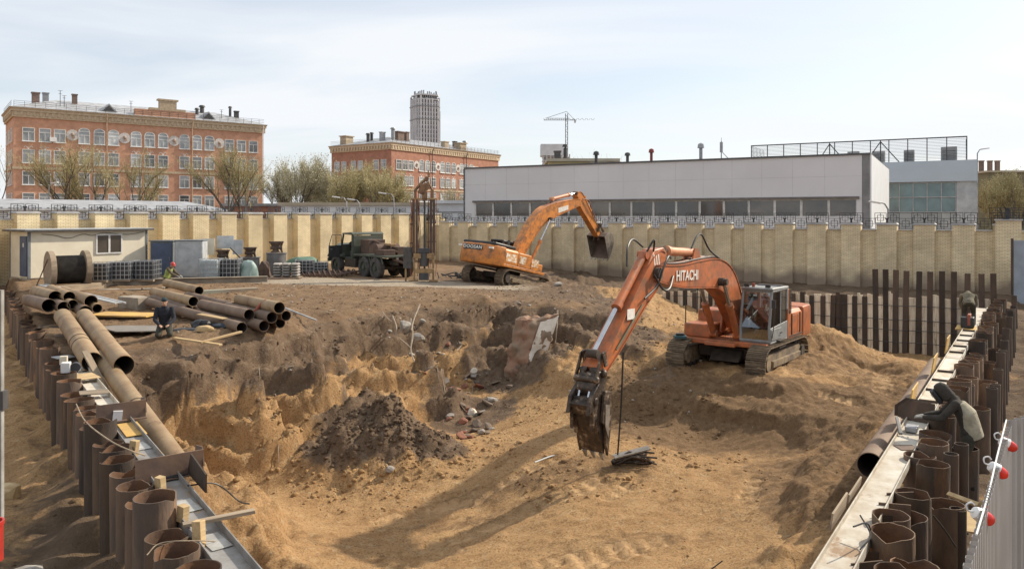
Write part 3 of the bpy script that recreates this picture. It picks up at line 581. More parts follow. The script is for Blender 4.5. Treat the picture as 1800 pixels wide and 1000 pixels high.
def far_site():
    Y = 700; c = W(975, HZ, Y); e = empty('unfinished_building', (c.x, Y, 0), 0, 'unfinished concrete frame building with white panelled top storeys, far behind the grey hall', 'building')
    zt = CZ+(HZ-255)/F*Y; u = Y/F
    m = MB()
    for i in range(18): z = zt-12-i*3.1; m.bx(-22*u, 26*u, -8, 8, z, z+.7)
    for x in np.linspace(-21*u, 25*u, 8): m.bx(x-.6, x+.6, -8.05, -7, 0, zt-9)
    m.build('concrete_frame', m_con, e, flat=True)
    MB().bx(-25*u, 14*u, -9, 9, zt-10.5, zt).build('clad_storeys', mat('white_cladding', (.55, .58, .62), (.45, .48, .52), .1, .5), e)
    MB().bx(-21*u, 25*u, -6, 8, 0, zt-11.6).build('frame_core', m_con, e)
    c = W(996, HZ, Y+12); e = empty('tower_crane', (c.x, c.y, 0), 0, 'thin tower crane with long horizontal jib standing on the far skyline', 'crane')
    zt = CZ+(HZ-197)/F*Y
    m = MB()
    for dx in (-1, 1):
        for dy in (-1, 1): m.box((dx, dy, zt/2), (.45, .45, zt))
    for i in range(40): m.box((0, -1, zt*i/40), (2.4, .3, .3), rot=(0, (.9 if i % 2 else -.9), 0))
    m.build('mast', m_dkm, e)
    zj = zt-6; m = MB(); m.box(((-41+9)*u/2, 0, zj), (50*u, .5, .5)); m.box(((-38+9)*u/2, 0, zj+1.6), (40*u, .4, .4))
    for i in range(24): x = -40*u+i*2; m.box((x, 0, zj+.8), (.25, .25, 2.2), rot=(0, .7*(1 if i % 2 else -1), 0))
    m.build('jib', m_dkm, e); m = MB(); m.box((13*u, 0, zj), (9*u, .6, .6)); m.build('counter_jib', m_dkm, e); MB().box((15*u, 0, zj-1.2), (3*u, 1.4, 2.6)).build('counterweight', m_con, e)
    m = MB(); m.cyl((-38*u, 0, zj+1.6), (0, 0, zt+2), .18, seg=4); m.cyl((0, 0, zt+2), (14*u, 0, zj+.3), .18, seg=4); m.build('tie_rope', m_dkm, e)
far_site()
# ---------------------------------------------------------------- grey hall
m_hall = mat('light_grey_cladding', (.61, .60, .615), (.57, .56, .575), .25, .55, bump=0, var=0)
m_hall_w = mat('white_cladding_hall', (.72, .74, .76), (.66, .68, .70), .5, .45, bump=0, var=0)
m_trim = mat('dark_trim', (.10, .10, .11), None, 1, .6, bump=0)
m_hwin = glass_mat('hall_glass', (.035, .033, .032), c2=(.10, .085, .07), scale=.35, rough=.1, var=.4)
m_mull = mat('pale_mullion', (.58, .57, .55), None, 2, .5, bump=0)
def hall():
    Y = 60; c = W(1529, HZ, Y); D = Vector((2400, -1350)).normalized(); L_ = 37.6; zt = 8.6
    e = empty('hall', (c.x, c.y, 0), math.atan2(D.y, D.x), 'long light grey windowed hall with dark ribbon windows and white end wall', 'building')
    dep = 22
    m = MB()
    # wall with a recessed ribbon of windows
    z0, z1 = 3.75, 5.15; x0, x1 = -L_+1.2, -.95
    m.bx(-L_, -.002, .15, dep, -1, zt-.01); m.bx(-L_, -.55, 0, .148, z1, zt); m.bx(-L_, -.55, 0, .148, -1, z0); m.bx(-L_, x0, 0, .148, z0+.001, z1-.001); m.bx(x1, -.55, 0, .148, z0+.001, z1-.001)
    m.build('wall', m_hall, e)
    MB().bx(-.52, .0, -.05, .14, -1, zt).build('corner_pier', mat('pier_grey', (.24, .235, .24), None, 1), e)
    MB().bx(-.55, -.521, -.02, .16, -1, zt).build('corner_groove', m_trim, e)
    MB().bx(-L_-.05, .05, -.12, dep+.1, zt+.002, zt+.14).build('roof_edge', m_trim, e)
    MB().bx(.002, .12, .0, dep, -1, zt).build('end_wall', m_hall_w, e)
    MB().bx(-L_-.12, -L_-.002, -.06, .3, -1, zt).build('corner_strip', m_trim, e)
    MB().bx(x0-.2, x1+.2, -.16, -.002, z1+.002, z1+.2).build('window_hood', mat('hood_brown', (.16, .14, .13), None, 2), e)
    j = MB()
    for i in range(1, 15): j.bx(-L_+i*2.45, -L_+i*2.45+.018, -.004, -.001, z1+.3, zt-.02)
    j.bx(-L_+.02, -.56, -.004, -.001, 6.95, 6.968); j.build('panel_joint', mat('joint_grey', (.42, .41, .42), None, 1), e)
    n = 17
    for i in range(n):
        a = x0+(x1-x0)*i/n; b = x0+(x1-x0)*(i+1)/n
        f = MB(); f.bx(a, a+.14, .03, .12, z0, z1); f.bx(b-.05, b-.002, .03, .12, z0, z1); f.bx(a+.14, b-.05, .04, .12, z1-.06, z1-.002); f.bx(a+.14, b-.05, .04, .12, z0+.002, z0+.06)
        w = f.build('window', m_mull, e); MB().bx(a+.14, b-.05, .10, .13, z0+.06, z1-.06).build('pane', m_hwin, w)
    # vent stacks standing on the hall roof
    for i, (px, h, mt, r) in enumerate([(1048, 1.5, m_dkm, .28), (1103, 1.25, m_dkm, .26), (1145, 1.5, mat('red_oxide_pipe', (.25, .06, .05), None, 3), .24), (1232, 1.8, m_zinc, .28)]):
        k = (px-900)/F; 
        # roof vents: along the hall top, 4 m behind the facade
        P = Vector((c.x, c.y))+Vector((-D.y, D.x))*3.5; t = (k*P.y-P.x)/(D.x-k*D.y); p = (t, 3.5)
        v = MB(); v.cyl((p[0], p[1], zt-.1), (p[0], p[1], zt+h*.8), r*.55, seg=10); v.cyl((p[0], p[1], zt+h*.78), (p[0], p[1], zt+h*.98), r*1.1, r*.9, seg=10); v.cyl((p[0], p[1], zt+h*.98), (p[0], p[1], zt+h*1.04), r*.9, r*.2, seg=10)
        v.build('roof_vent', mt, e)
    P = Vector((c.x, c.y))+Vector((-D.y, D.x))*3.0; k = (1268-900)/F; t = (k*P.y-P.x)/(D.x-k*D.y)
    v = MB(); v.cyl((t, 3, zt), (t, 3, zt+1.9), .05, seg=6); v.cyl((t, 3, zt+.9), (t, 3, zt+1.8), .14, seg=8); v.cyl((t, 3, zt+1.0), (t+.9, 3, zt), .03, seg=4); v.cyl((t, 3, zt+1.9), (t, 3, zt+2.2), .02, seg=4); v.build('antenna', m_zinc, e)
    return e
hall()
def modern():
    Y = 83; c = W(1717, HZ, Y); D = Vector((2400, -1350)).normalized(); e = empty('office_building', (c.x, c.y, 0), math.atan2(D.y, D.x), 'modern blue-grey office block with green glass and slatted roof screen, right of the hall', 'building')
    bl = mat('blue_grey_panel', (.43, .49, .55), (.40, .46, .51), .4, .5, bump=0); zt = 9.9; dep = 22
    MB().bx(-28, 0, .2, dep, -1, zt-.01).build('wall', bl, e); MB().bx(-28, .0, -.35, .19, 7.6, zt).build('fascia', bl, e)
    MB().bx(-1.9, -.0, -.1, .19, -1, 7.598).build('corner_pier', mat('pale_panel', (.50, .53, .55), None, 1, .5), e)
    MB().bx(.002, .1, .2, dep, 7.4, zt).build('side_fascia', bl, e)
    pg = mat('grey_panel', (.36, .38, .38), (.31, .33, .33), .4, .5); 
    for i in range(8):
        a = -13+i*1.38-.0
        for z in (0.0, 2.1): MB().bx(a+.03, a+1.35, .08, .19, z+.03, z+2.06).build('wall_panel', pg, e)
    gg = glass_mat('green_glass', (.05, .10, .11), c2=(.12, .20, .20), scale=.5, rough=.05)
    f = MB()
    for i in range(9):
        a = -13+i*1.38; f.bx(a-.03, a+.03, -.02, .19, 4.25, 7.55)
    for z in (4.25, 5.9, 7.5): f.bx(-13, -1.95, -.015, .185, z-.03, z+.03)
    wf = f.build('window', m_mull, e)
    for i in range(8):
        a = -13+i*1.38
        for z in (4.28, 5.93): MB().bx(a+.035, a+1.345, .1, .16, z+.005, z+1.53).build('pane', gg, wf)
    sw = MB()
    for i in range(8): sw.bx(.02, .09, .6+i*2.6, .7+i*2.6, 0, 7.38)
    for z in (0, 2.4, 4.8): sw.bx(.02, .085, .6, dep, z, z+.09)
    swf = sw.build('side_window', m_mull, e); MB().bx(.005, .03, .6, dep, 0, 7.38).build('side_pane', gg, swf)
    # roof screen of slats on posts
    s = MB(); x0, x1 = -24, -.9
    for i in range(13): s.bx(s_x(x0, x1, i, 13)-.05, s_x(x0, x1, i, 13)+.05, 1.0, 1.1, zt, zt+2.6)
    s.build('screen_post', m_dkm, e)
    s = MB()
    for k in range(15): s.bx(x0, x1, 1.105, 1.13, zt+.25+k*.165, zt+.25+k*.165+.035)
    for k in range(15): s.bx(x0-.02, x0+.01, 1.14, 9, zt+.25+k*.165, zt+.25+k*.165+.04); s.bx(x1-.01, x1+.02, 1.14, 6, zt+.25+k*.165, zt+.25+k*.165+.04)
    s.bx(x0-.05, x1+.05, 1.0, 1.12, zt+2.6, zt+2.7); s.build('roof_screen', m_dkm, e)
    s = MB()
    for x in (-15, -9.5): s.cyl((x, 1.6, zt+2.5), (x-2, 4, zt), .06, seg=5); s.cyl((x, 1.6, zt+2.5), (x+2, 2, zt), .06, seg=5); s.cyl((x, 1.6, zt), (x, 1.6, zt+2.6), .07, seg=5)
    s.build('screen_brace', m_dkm, e)
    for x, w, h in ((-12.5, 1.3, 1.6), (-9.8, 1.4, 1.5), (-6.6, 1.1, 1.5), (-2.6, 1.6, 1.7), (-11.4, 1.0, .5)):
        u = MB().bx(x-w/2, x+w/2, 2.6, 3.8, zt, zt+h).build('roof_unit', mat('unit_grey', (.40, .40, .40), (.32, .32, .32), 2, .6), e, bevel=.04)
        g = MB()
        for j in range(6): g.bx(x-w*.4, x+w*.4, 2.57, 2.598, zt+.2+j*h*.12, zt+.24+j*h*.12)
        g.build('louver', m_dkm, u)
def s_x(a, b, i, n): return a+(b-a)*i/(n-1)
modern()
# low white building and others behind the wall
def lowb(name, pxa, pxb, Y, ytop, label, mt, roofc, depth=10, slope=0):
    a = W(pxa, ytop, Y); b = W(pxb, ytop, Y); e = empty(name, ((a.x+b.x)/2, Y, 0), R(slope), label, 'building')
    w = b.x-a.x; MB().bx(-w/2, w/2, 0, depth, -1, a.z-.35).build('wall', mt, e); MB().bx(-w/2-.3, w/2+.3, -.35, depth+.3, a.z-.348, a.z).build('roof', roofc, e)
    return e, w, a.z
m_wp = mat('white_painted_wall', (.70, .72, .74), (.58, .60, .62), .3, .7); m_tn = mat('tan_fascia', (.42, .36, .27), (.36, .31, .23), .5, .8)
e, w, zt = lowb('low_building', 494, 822, 92, 356, 'long low white building with tan roof edge behind the sunlit wall', m_wp, m_tn)
m = MB()
for z in (1.6, 2.9): m.bx(-w/2, w/2, -.06, -.003, zt-z, zt-z+.1)
m.build('trim_band', m_zinc, e)
e, w, zt = lowb('low_building', 768, 860, 88, 352.5, 'white flat-roofed building between the drilling rig and the grey hall', m_wp, m_wp)
MB().bx(-w/2, w/2, -.06, -.003, zt-1.4, zt-1.25).build('trim_band', m_zinc, e)
e, w, zt = lowb('ochre_building', 965, 1085, 95, 279, 'small ochre building with flat roof showing above the hall', mat('ochre_plaster', (.46, .37, .19), (.40, .32, .17), .5, .9), m_tn)
MB().bx(w*.1, w*.55, -.05, -.003, -1, zt-.36).build('pale_wall_panel', mat('cream_panel', (.62, .56, .45), None, 1), e)
chimney(e, -3, 3, zt, .8, 1.0, m_dkm); chimney(e, -2, 3, zt, .5, 1.6, m_dkm, rnd_=True)
e, w, zt = lowb('distant_block', 1738, 1840, 140, 300, 'dull olive brick building at far right behind bare trees', mat('olive_brick', (.22, .19, .11), (.17, .15, .09), .8, .9), m_tn, 20)
for x in (-4.2, -2.6, -1.2): chimney(e, x, 4, zt, .7, 1.9, m_chim)
e, w, zt = lowb('brick_shed', 395, 500, 105, 358, 'dark red brick shed behind the railings under the orange building', m_rb2, m_roof)
e, w, zt = lowb('brick_annex', 545, 592, 140, 332, 'low dark brick annex beside the red building, behind bare trees', m_chim, m_chim)
# snow-covered-like zinc shed roof strip behind left wall
e = empty('shed', (-31, 60, 0), math.atan2(DL.y, DL.x), 'long shed with dirty ribbed metal roof just behind the left wall', 'shed')
MB().bx(-22, 9, 0, 6, -1, 4.2).build('wall', m_wp, e)
m = MB(); m.prism([(-.4, 4.2), (6.4, 5.0), (6.4, 5.15), (-.4, 4.35)], -22.5, 9.5, axis='x'); 
for i in range(64): m.bx(-22.4+i*.5, -22.36+i*.5, -.42, 0, 4.36, 4.44)
m.build('roof', m_roof, e)
# ---------------------------------------------------------------- street lamps
def street_lamp(px, py, Y, label, side_=-1, h=None, arm=1.5):
    p = W(px, py, Y); e = empty('street_lamp', (p.x, Y, 0), 0, label, 'street lamp')
    m = MB(); m.tube([(0, 0, 0), (0, 0, p.z-.5), (side_*.25, 0, p.z-.1), (side_*arm, 0, p.z)], [.09, .06, .05, .04], 8); m.build('pole', m_zinc, e)
    m = MB(); m.box((side_*(arm+.35), 0, p.z+.02), (.85, .26, .13), rot=(0, side_*-.15, 0)); m.build('lamp_head', m_white, e, bevel=.03)
street_lamp(609, 347, 84, 'white-headed street lamp left of the pair behind the sunlit wall', -1, arm=.8)
street_lamp(632, 351, 84, 'white-headed street lamp nearest the middle of the low white building', -1, arm=.6)
street_lamp(692, 340, 84, 'street lamp with tilted white head beside the drilling rig', -1, arm=.9)
street_lamp(1561, 356, 56, 'grey street lamp in front of the white end wall of the hall', -1, arm=.6)
street_lamp(432, 334, 100, 'street lamp before the right end of the orange building', 1, arm=.8)
street_lamp(86, 322, 90, 'thin dark street lamp in front of the left end of orange building', 1, arm=.3)
street_lamp(1718, 262, 84, 'floodlight post on the right corner of the office block', 1, arm=.5)
# ================================================================ TREES
m_bark = mat('grey_bark', (.15, .13, .10), (.085, .072, .058), 2.5, .95, bump=.3)
m_twig = mat('budding_twigs', (.20, .165, .10), (.14, .11, .07), 1.5, .95, bump=0)
def leaf_mat(n, c, c2): return mat(n, c, c2, 1.2, .8, bump=0, var=.1)
m_leafy = leaf_mat('spring_buds_yellow', (.43, .37, .19), (.31, .27, .14)); m_leafg = leaf_mat('spring_buds_grey', (.46, .42, .28), (.33, .30, .20))
def tree(px, Y, ztop, zcut, spread, label, seed, lm, nleaf=2600, zb=0, pollard=False, group='budding trees behind the walls', leafsz=.16, ntw=260, cat='tree', lean=0, rx=None):
    rnd = random.Random(seed); x = (px-900)/F*Y; e = empty('bare_tree', (x, Y, zb), rnd.uniform(0, 6), label, cat, group)
    Ht = ztop-zb; tr = MB(); cr = MB(); tips = []
    def branch(p, d, l, r, lev):
        pts = [p]; rr = [r]; n = 4
        for i in range(n):
            d = (d+Vector((rnd.gauss(0, .13), rnd.gauss(0, .13), rnd.gauss(.04, .08)))).normalized(); p = p+d*l/n; pts.append(p); rr.append(r*(1-.5*(i+1)/n))
        tr.tube(pts, rr, 7 if lev == 0 else 4)
        if lev >= 2: tips.append((pts, d)); return
        k = [rnd.randint(5, 6), rnd.randint(4, 5)][lev]
        for i in range(k):
            q = pts[rnd.randint(2, n)]; a = rnd.uniform(0, 6.28); t = rnd.uniform(.45, 1.15)*spread
            nd = (d+Vector((math.cos(a)*t, math.sin(a)*t, .25))).normalized(); branch(q, nd, l*rnd.uniform(.6, .95), r*.36, lev+1)
        branch(pts[-1], d, l*.75, rr[-1], lev+1)
    branch(Vector((0, 0, 0)), Vector((lean, 0, 1)).normalized(), Ht*.36, Ht*.021, 0)
    sc_ = 1
    zs = max(max(q.z for q in t[0]) for t in tips); 
    for pts, d in tips:
        for j in range(max(3, ntw//len(tips))):
            q = pts[rnd.randint(1, len(pts)-1)]; nd = (d+Vector((rnd.gauss(0, .5), rnd.gauss(0, .5), rnd.gauss(.35, .3)))).normalized(); l = Ht*rnd.uniform(.07, .17); q2 = q+nd*l*.5+Vector((0, 0, .05*l)); q3 = q2+(nd+Vector((rnd.gauss(0, .2), rnd.gauss(0, .2), .25))).normalized()*l*.5
            cr.tube([q, q2, q3], [.017, .012, .006], 3, cap=False)
            for _ in range(max(1, int(nleaf/ntw))):
                c = q2.lerp(q3, rnd.uniform(-.8, 1.1))+Vector((rnd.gauss(0, .14), rnd.gauss(0, .14), rnd.gauss(0, .14))); s = leafsz*rnd.uniform(.5, 1.1)
                a = Vector((rnd.gauss(0, 1), rnd.gauss(0, 1), rnd.gauss(0, 1))).normalized()*s; b = a.cross(Vector((rnd.gauss(0, 1), rnd.gauss(0, 1), rnd.gauss(0, 1)))).normalized()*s*.5
                cr.add([c-a*.5, c+b*.5, c+a*.5, c-b*.5], [(0, 1, 2, 3)])
    k = Ht/(max(q[2] for q in cr.v)); 
    for M_ in (tr, cr): M_.v = [(a*k, b*k, c*k) for a, b, c in M_.v]
    tr.build('trunk', m_bark, e)
    me = bpy.data.meshes.new('crown'); me.from_pydata(cr.v, [], cr.f); me.materials.append(lm); o = bpy.data.objects.new('crown', me); COL.objects.link(o); setp(o, e)
    return e
TG = 'budding trees behind the walls'
for i, (px, yt, sd_) in enumerate([(115, 262, 1), (175, 250, 2), (240, 268, 3), (395, 262, 4), (428, 270, 5)]):
    Y = 95+i; tree(px, Y, CZ+(HZ-yt+18)/F*Y, 0, .8, ['knotty forked budding tree leftmost before the orange facade', 'wide V-forked budding tree with thick limbs before the orange facade', 'V-shaped budding tree before the middle of the orange facade', 'forked yellow-green tree before the right half of the orange facade', 'slender budding tree at right end of the orange facade'][i], 40+sd_, m_leafy, nleaf=3600, ntw=700, leafsz=.16)
for i, (px, yt, Y) in enumerate([(480, 284, 120), (500, 272, 126), (518, 266, 122), (536, 268, 118), (552, 280, 124), (566, 292, 119), (582, 302, 116)]):
    tree(px, Y, CZ+(HZ-yt)/F*Y, 0, .7, 'pale budding tree of the tall clump between the two brick buildings', 60+i, m_leafg, nleaf=5200, ntw=900, leafsz=.26, group='clump between the brick buildings')
for i, (px, yt, Y) in enumerate([(602, 294, 110), (620, 284, 113), (640, 278, 112), (658, 274, 108), (676, 284, 113), (690, 292, 110)]):
    tree(px, Y, CZ+(HZ-yt)/F*Y, 0, .7, 'yellow-olive budding tree in the row before the dark red side wall', 80+i, m_leafy, nleaf=5000, ntw=900, leafsz=.22, group='trees before the red building')
for i, (px, yt, Y, l) in enumerate([(6, 232, 100, 'tall budding tree cut by the left edge of the view'), (780, 320, 130, 'small bare tree before the arched windows, left of the grey hall'), (800, 312, 128, 'bare tree touching the left end of the grey hall'), (1058, 262, 150, 'bare treetop showing above the ochre building')]):
    tree(px, Y, CZ+(HZ-yt)/F*Y, 0, .8, l, 100+i, m_leafg, nleaf=1500, ntw=400, leafsz=.2)
for i, (px, yt, Y) in enumerate([(1745, 305, 118), (1762, 298, 122), (1782, 288, 116), (1802, 302, 120)]):
    tree(px, Y, CZ+(HZ-yt)/F*Y, 0, .75, 'olive budding tree of the group at far right beyond the office block', 120+i, m_leafy, nleaf=5200, ntw=900, leafsz=.24, group='trees at far right')
# ================================================================ PILE ROWS, WALERS, SHORING
m_rust = mat('rusty_pile_steel', (.155, .10, .063), (.072, .053, .042), 2.2, .85, .15, bump=.5, bscale=14, stretch=(1, 1, .3), var=.5, c3=(.26, .135, .06), s3=1.6, m3=.57, w3=.12)
m_rustin = mat('bright_rust_inside', (.20, .10, .05), (.11, .065, .042), 3, .9, .1, bump=.4, var=.2)
m_rustd = mat('dark_rusty_steel', (.06, .046, .036), (.105, .07, .05), 2.5, .85, .2, bump=.4, stretch=(1, 1, .4), var=.3)
m_pipe = mat('yellow_brown_pipe', (.34, .245, .14), (.25, .16, .085), 1.3, .7, .1, bump=.2, bscale=16, var=.14, c3=(.155, .085, .045), s3=2.1, m3=.56, w3=.12)
m_pipe2 = mat('brown_pipe', (.21, .145, .10), (.14, .09, .06), 1.3, .75, .1, bump=.2, bscale=16, var=.2, c3=(.30, .16, .07), s3=2, m3=.6, w3=.1)
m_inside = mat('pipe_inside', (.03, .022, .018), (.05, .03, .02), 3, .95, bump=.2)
m_beam = mat('weathered_beam', (.30, .295, .285), (.20, .18, .16), 3, .6, .25, bump=.2, c3=(.38, .25, .14), s3=1.5, m3=.58, w3=.1)
m_beamw = mat('chalky_beam', (.56, .53, .46), (.42, .36, .28), 2.4, .75, .05, bump=.2, c3=(.30, .20, .12), s3=1.6, m3=.57, w3=.08)
m_plate = mat('mill_scale_plate', (.12, .085, .07), (.19, .12, .08), 2, .7, .25, bump=.2, var=.2)
m_wood = mat('sawn_wood', (.50, .37, .20), (.38, .26, .13), 3, .85, bump=.25, stretch=(.4, 3, 3), var=.15)
m_woodg = mat('grey_timber', (.30, .235, .165), (.20, .155, .11), 3, .9, bump=.3, stretch=(.5, 2.5, 2.5), var=.2)
m_board = mat('pale_shoring_board', (.74, .64, .49), (.54, .43, .31), 2.4, .9, bump=.25, stretch=(3, 3, .5), var=.2, c3=(.24, .17, .11), s3=1.8, m3=.58, w3=.12)
m_oxide = mat('red_oxide', (.33, .085, .05), (.22, .07, .045), 4, .7, var=.1)
m_ply = mat('yellow_plywood', (.58, .36, .09), (.42, .27, .10), 2.2, .7, bump=.1)
def pile_mesh(r, h, seed, cut):
    rnd = random.Random(seed); ph = rnd.uniform(0, 6.28); am = rnd.uniform(.0, .02); jag = [rnd.gauss(0, .0028) for _ in range(28)]
    notch = rnd.randint(0, 27) if cut else -9
    m = MB(); seg = 28; th = .014
    def ring(z, rr, e, top=False):
        out = []
        for k in range(seg):
            a = 2*math.pi*k/seg; q = rr*(1+e*am*math.cos(2*(a-ph)))
            dz = jag[k] if top else 0
            if top and abs((k-notch+14) % 28-14) < 3: dz -= .07*(3-abs((k-notch+14) % 28-14))/3; q *= .95
            out.append(Vector((math.cos(a)*q, math.sin(a)*q, z+dz)))
        return out
    m.loft([ring(-h, r, 0), ring(-.5, r, .3), ring(0, r, 1, True), ring(0, r-th, 1, True), ring(-.5, r-th, .3), ring(-1.1, r-th, 0)], False)
    a = m.mesh('pipe_pile'); a.materials.append(m_rust)
    # soil plug inside
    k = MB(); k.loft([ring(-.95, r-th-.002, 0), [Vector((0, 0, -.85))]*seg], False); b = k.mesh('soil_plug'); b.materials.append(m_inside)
    # inner skin shows brighter rust
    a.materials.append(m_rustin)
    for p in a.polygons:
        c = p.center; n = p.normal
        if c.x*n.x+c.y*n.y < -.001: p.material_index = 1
    a.polygons.foreach_set('use_smooth', [True]*len(a.polygons)); a.set_sharp_from_angle(angle=R(50))
    return a, b
PMS = [pile_mesh(.25, 3.1, 100+i, i % 4 == 0) for i in range(8)]
def place_pile(x, y, z, i, label, group, s=1.0, tilt=(0, 0)):
    a, b = PMS[i % 8]; o = bpy.data.objects.new('pipe_pile', a); COL.objects.link(o); tag(o, label, 'pile', group)
    o.location = (x, y, z); o.rotation_euler = (tilt[0], tilt[1], random.uniform(0, 6.28)); o.scale = (s, s, 1)
    p = bpy.data.objects.new('soil_plug', b); COL.objects.link(p); setp(p, o)
random.seed(21)
t = -1.6; i = 0
while t < 41:
    p = LP0+LD*t; near = t < 7
    zt = random.gauss(0, .075) + (.12 if i % 7 == 3 else 0)
    off = random.gauss(0, .03); s = random.choice((1, 1, .96, 1.05))
    place_pile(p[0]+off, p[1], zt, i, 'near rusty pipe pile with ragged open top beside the grey channel beam' if near else ('rusty pipe pile in the middle of the left row above the sandy trench' if t < 20 else 'far rusty pipe pile at the container end of the left row'),
               'near piles of the left row' if near else ('middle piles of the left row' if t < 20 else 'far piles of the left row'), s, (random.gauss(0, .012), random.gauss(0, .02)))
    t += .66 if t < 20 else .7; i += 1
t = -2.5; i = 0
while t < 31.5:
    p = RP0+RD*t; near = t < 6.5; nrm = np.array((RD[1], -RD[0]))
    zt = random.gauss(0, .085)+(-.25 if i % 5 == 2 else 0); off = random.gauss(.0, .05)+(.3 if i % 5 == 2 else 0)
    q = p+nrm*off
    place_pile(q[0], q[1], zt, i+3, 'near rusty pipe pile beside the wide chalky beam at lower right' if near else ('rusty pipe pile in the crowded right row behind the crouching welder' if t < 18 else 'far rusty pipe pile at the brick wall end of the right row'),
               'near piles of the right row' if near else ('middle piles of the right row' if t < 18 else 'far piles of the right row'), random.choice((1, .95, .9)), (random.gauss(0, .012), random.gauss(0, .015)))
    t += .62 if t < 20 else .66; i += 1
# second line of slender posts outside the right row
for j in range(14):
    t = 8.5+j*1.7; p = RP0+RD*t+np.array((RD[1], -RD[0]))*.62
    o = MB().pipe((0, 0, -3), (0, 0, 0), .11, seg=14).build('steel_post', m_rustd); o.location = (p[0], p[1], random.uniform(-.1, .25)); o.rotation_euler = (random.gauss(0, .01), random.gauss(0, .015), 0)
    tag(o, 'slender dark steel post standing outside the right pile row', 'post', 'posts outside the right pile row')
for j, (px, Y, zt) in enumerate([(1652, 11.6, -.05), (1672, 12.3, .0), (1690, 12.9, -.02), (1684, 10.9, -.35)]):
    o = MB().pipe((0, 0, -3), (0, 0, 0), .11, seg=14).build('steel_post', m_rustd); o.location = ((px-900)/F*Y, Y, zt); tag(o, 'slender dark steel post standing below the crouching welder', 'post', 'posts below the welder')
def frame_at(P0, D, z, name, label, cat, group=None):
    return empty(name, (P0[0], P0[1], z), math.atan2(D[1], D[0]), label, cat, group)
def channel(e, L_, w, fh, mt, t=.018, y0=0):
    m = MB(); m.bx(0, L_, y0-w/2, y0+w/2, -t, 0); m.build('web', mt, e)
    for s in (-1, 1): MB().bx(0, L_, y0+s*(w/2+t/2)-t/2, y0+s*(w/2+t/2)+t/2, -fh*.5, fh*.5).build('flange', mt, e, bevel=.003)
# left waler: four lengths laid end to end; local x along the row, -y to the pit
Lin = np.array((LD[1], -LD[0]))         # towards the pit
segs = [(-2.6, 2.08, .35, m_beam, 'near grey channel beam with patches of shine, from the bottom edge to the second bracket'), (2.13, 5.98, .35, m_beam, 'grey channel beam lying between the two brown brackets of the left row'), (6.03, 13.2, .36, m_beamw, 'pale dusty channel beam beside the yellow pipe, beyond the upper bracket')]
for a, b, w, mt, lab in segs:
    p = LP0+LD*a+Lin*.455; e = frame_at(p, LD, -.12 if a < 8 else -.1, 'channel_beam', lab, 'beam'); channel(e, b-a, w, .20, mt)
    m = MB()
    for k in range(int((b-a)/1.4)): m.box((.6+k*1.4, -.02, .012), (.5, w*.7, .006), rot=(0, 0, .1))
    if mt is m_beam: m.build('wear_patch', mat('bright_worn_steel', (.55, .54, .50), (.36, .34, .31), 5, .45, .3, bump=.1), e)
def bracket(t, lab, L_=.75, z=.0):
    p = LP0+LD*t+Lin*.16; e = frame_at(p, Lin, z, 'steel_bracket', lab, 'bracket')
    MB().bx(-.1, L_, -.01, .01, -.16, .16).build('web_plate', m_plate, e); MB().bx(-.1, L_, -.12, .12, -.178, -.161).build('foot_plate', m_plate, e, bevel=.003)
    m = MB(); m.prism([(0, -.1), (.55, -.1), (.5, .1), (.1, .17)], -.01, .01); g = m.build('end_plate', m_plate, e); g.location = (L_, -.05, .02); g.rotation_euler = (0, 0, math.pi/2)
bracket(2.1, 'brown plate bracket spanning the left beam just behind the mouth of the long yellow pipe', .85, .08); bracket(6.0, 'brown plate bracket with tall end plate, farther one across the left beam', .75, .1)
m = MB(); m.prism([(0, -.14), (1.05, -.14), (.85, .2), (.0, .12)], -.012, .012); o = m.build('steel_plate', m_rustd); p = LP0+LD*1.1+Lin*.80; o.location = (p[0], p[1], 0.05); o.rotation_euler = (0, 0, math.atan2(LD[1], LD[0])); tag(o, 'dark upright steel plate welded on the inner edge of the near left beam', 'steel plate')
# timber blocks wedged between piles and beam
for k, (t, s_) in enumerate([(3.55, .17), (1.55, .12), (.2, .13), (-.6, .2), (2.45, .09)]):
    p = LP0+LD*t+Lin*.29; o = MB().box((0, 0, 0), (.1, .12, s_*1.6)).build('wood_block', m_wood, bevel=.006); o.location = (p[0], p[1], .02); o.rotation_euler = (random.uniform(-.1, .1), random.uniform(-.1, .1), random.uniform(0, 1.5))
    tag(o, 'small pale timber block wedged between left piles and the grey beam', 'wood block', 'timber wedges at the left beam')
p = LP0+LD*-.25+Lin*.62; o = MB().box((0, 0, 0), (.85, .1, .045)).build('timber_plank', m_woodg, bevel=.004); o.location = (p[0], p[1], .03); o.rotation_euler = (0, -.03, R(28)); tag(o, 'short weathered timber laid across the near left channel beam', 'plank')
p = LP0+LD*6.0+Lin*.42; o = MB().box((0, 0, 0), (.16, .13, .2)).build('paper_box', mat('white_paper', (.72, .72, .72), (.6, .6, .62), 3, .8)); o.location = (p[0], p[1], .02); o.rotation_euler = (0, .1, .5); tag(o, 'small white box standing on the grey left beam', 'box')
o = MB().bx(-.5, .5, -.17, .17, 0, .012).build('plywood_scrap', m_ply); p = LP0+LD*5.3+Lin*.55; o.location = (p[0], p[1], -.1); o.rotation_euler = (0, 0, math.atan2(LD[1], LD[0])); tag(o, 'yellow plywood scrap lying in the left channel beam before the bracket', 'board')
o = MB().bx(-.09, .09, -.05, .05, 0, .05).tube([(.05, 0, .03), (.22, .03, .03)], .018, 6).build('glove', mat('black_rubber', (.02, .02, .022), None, 4, .7), bevel=.01); p = LP0+LD*2.05+Lin*.55; o.location = (p[0], p[1], -.11); o.rotation_euler = (0, 0, .4); tag(o, 'dark tool left on the near grey channel beam', 'tool')
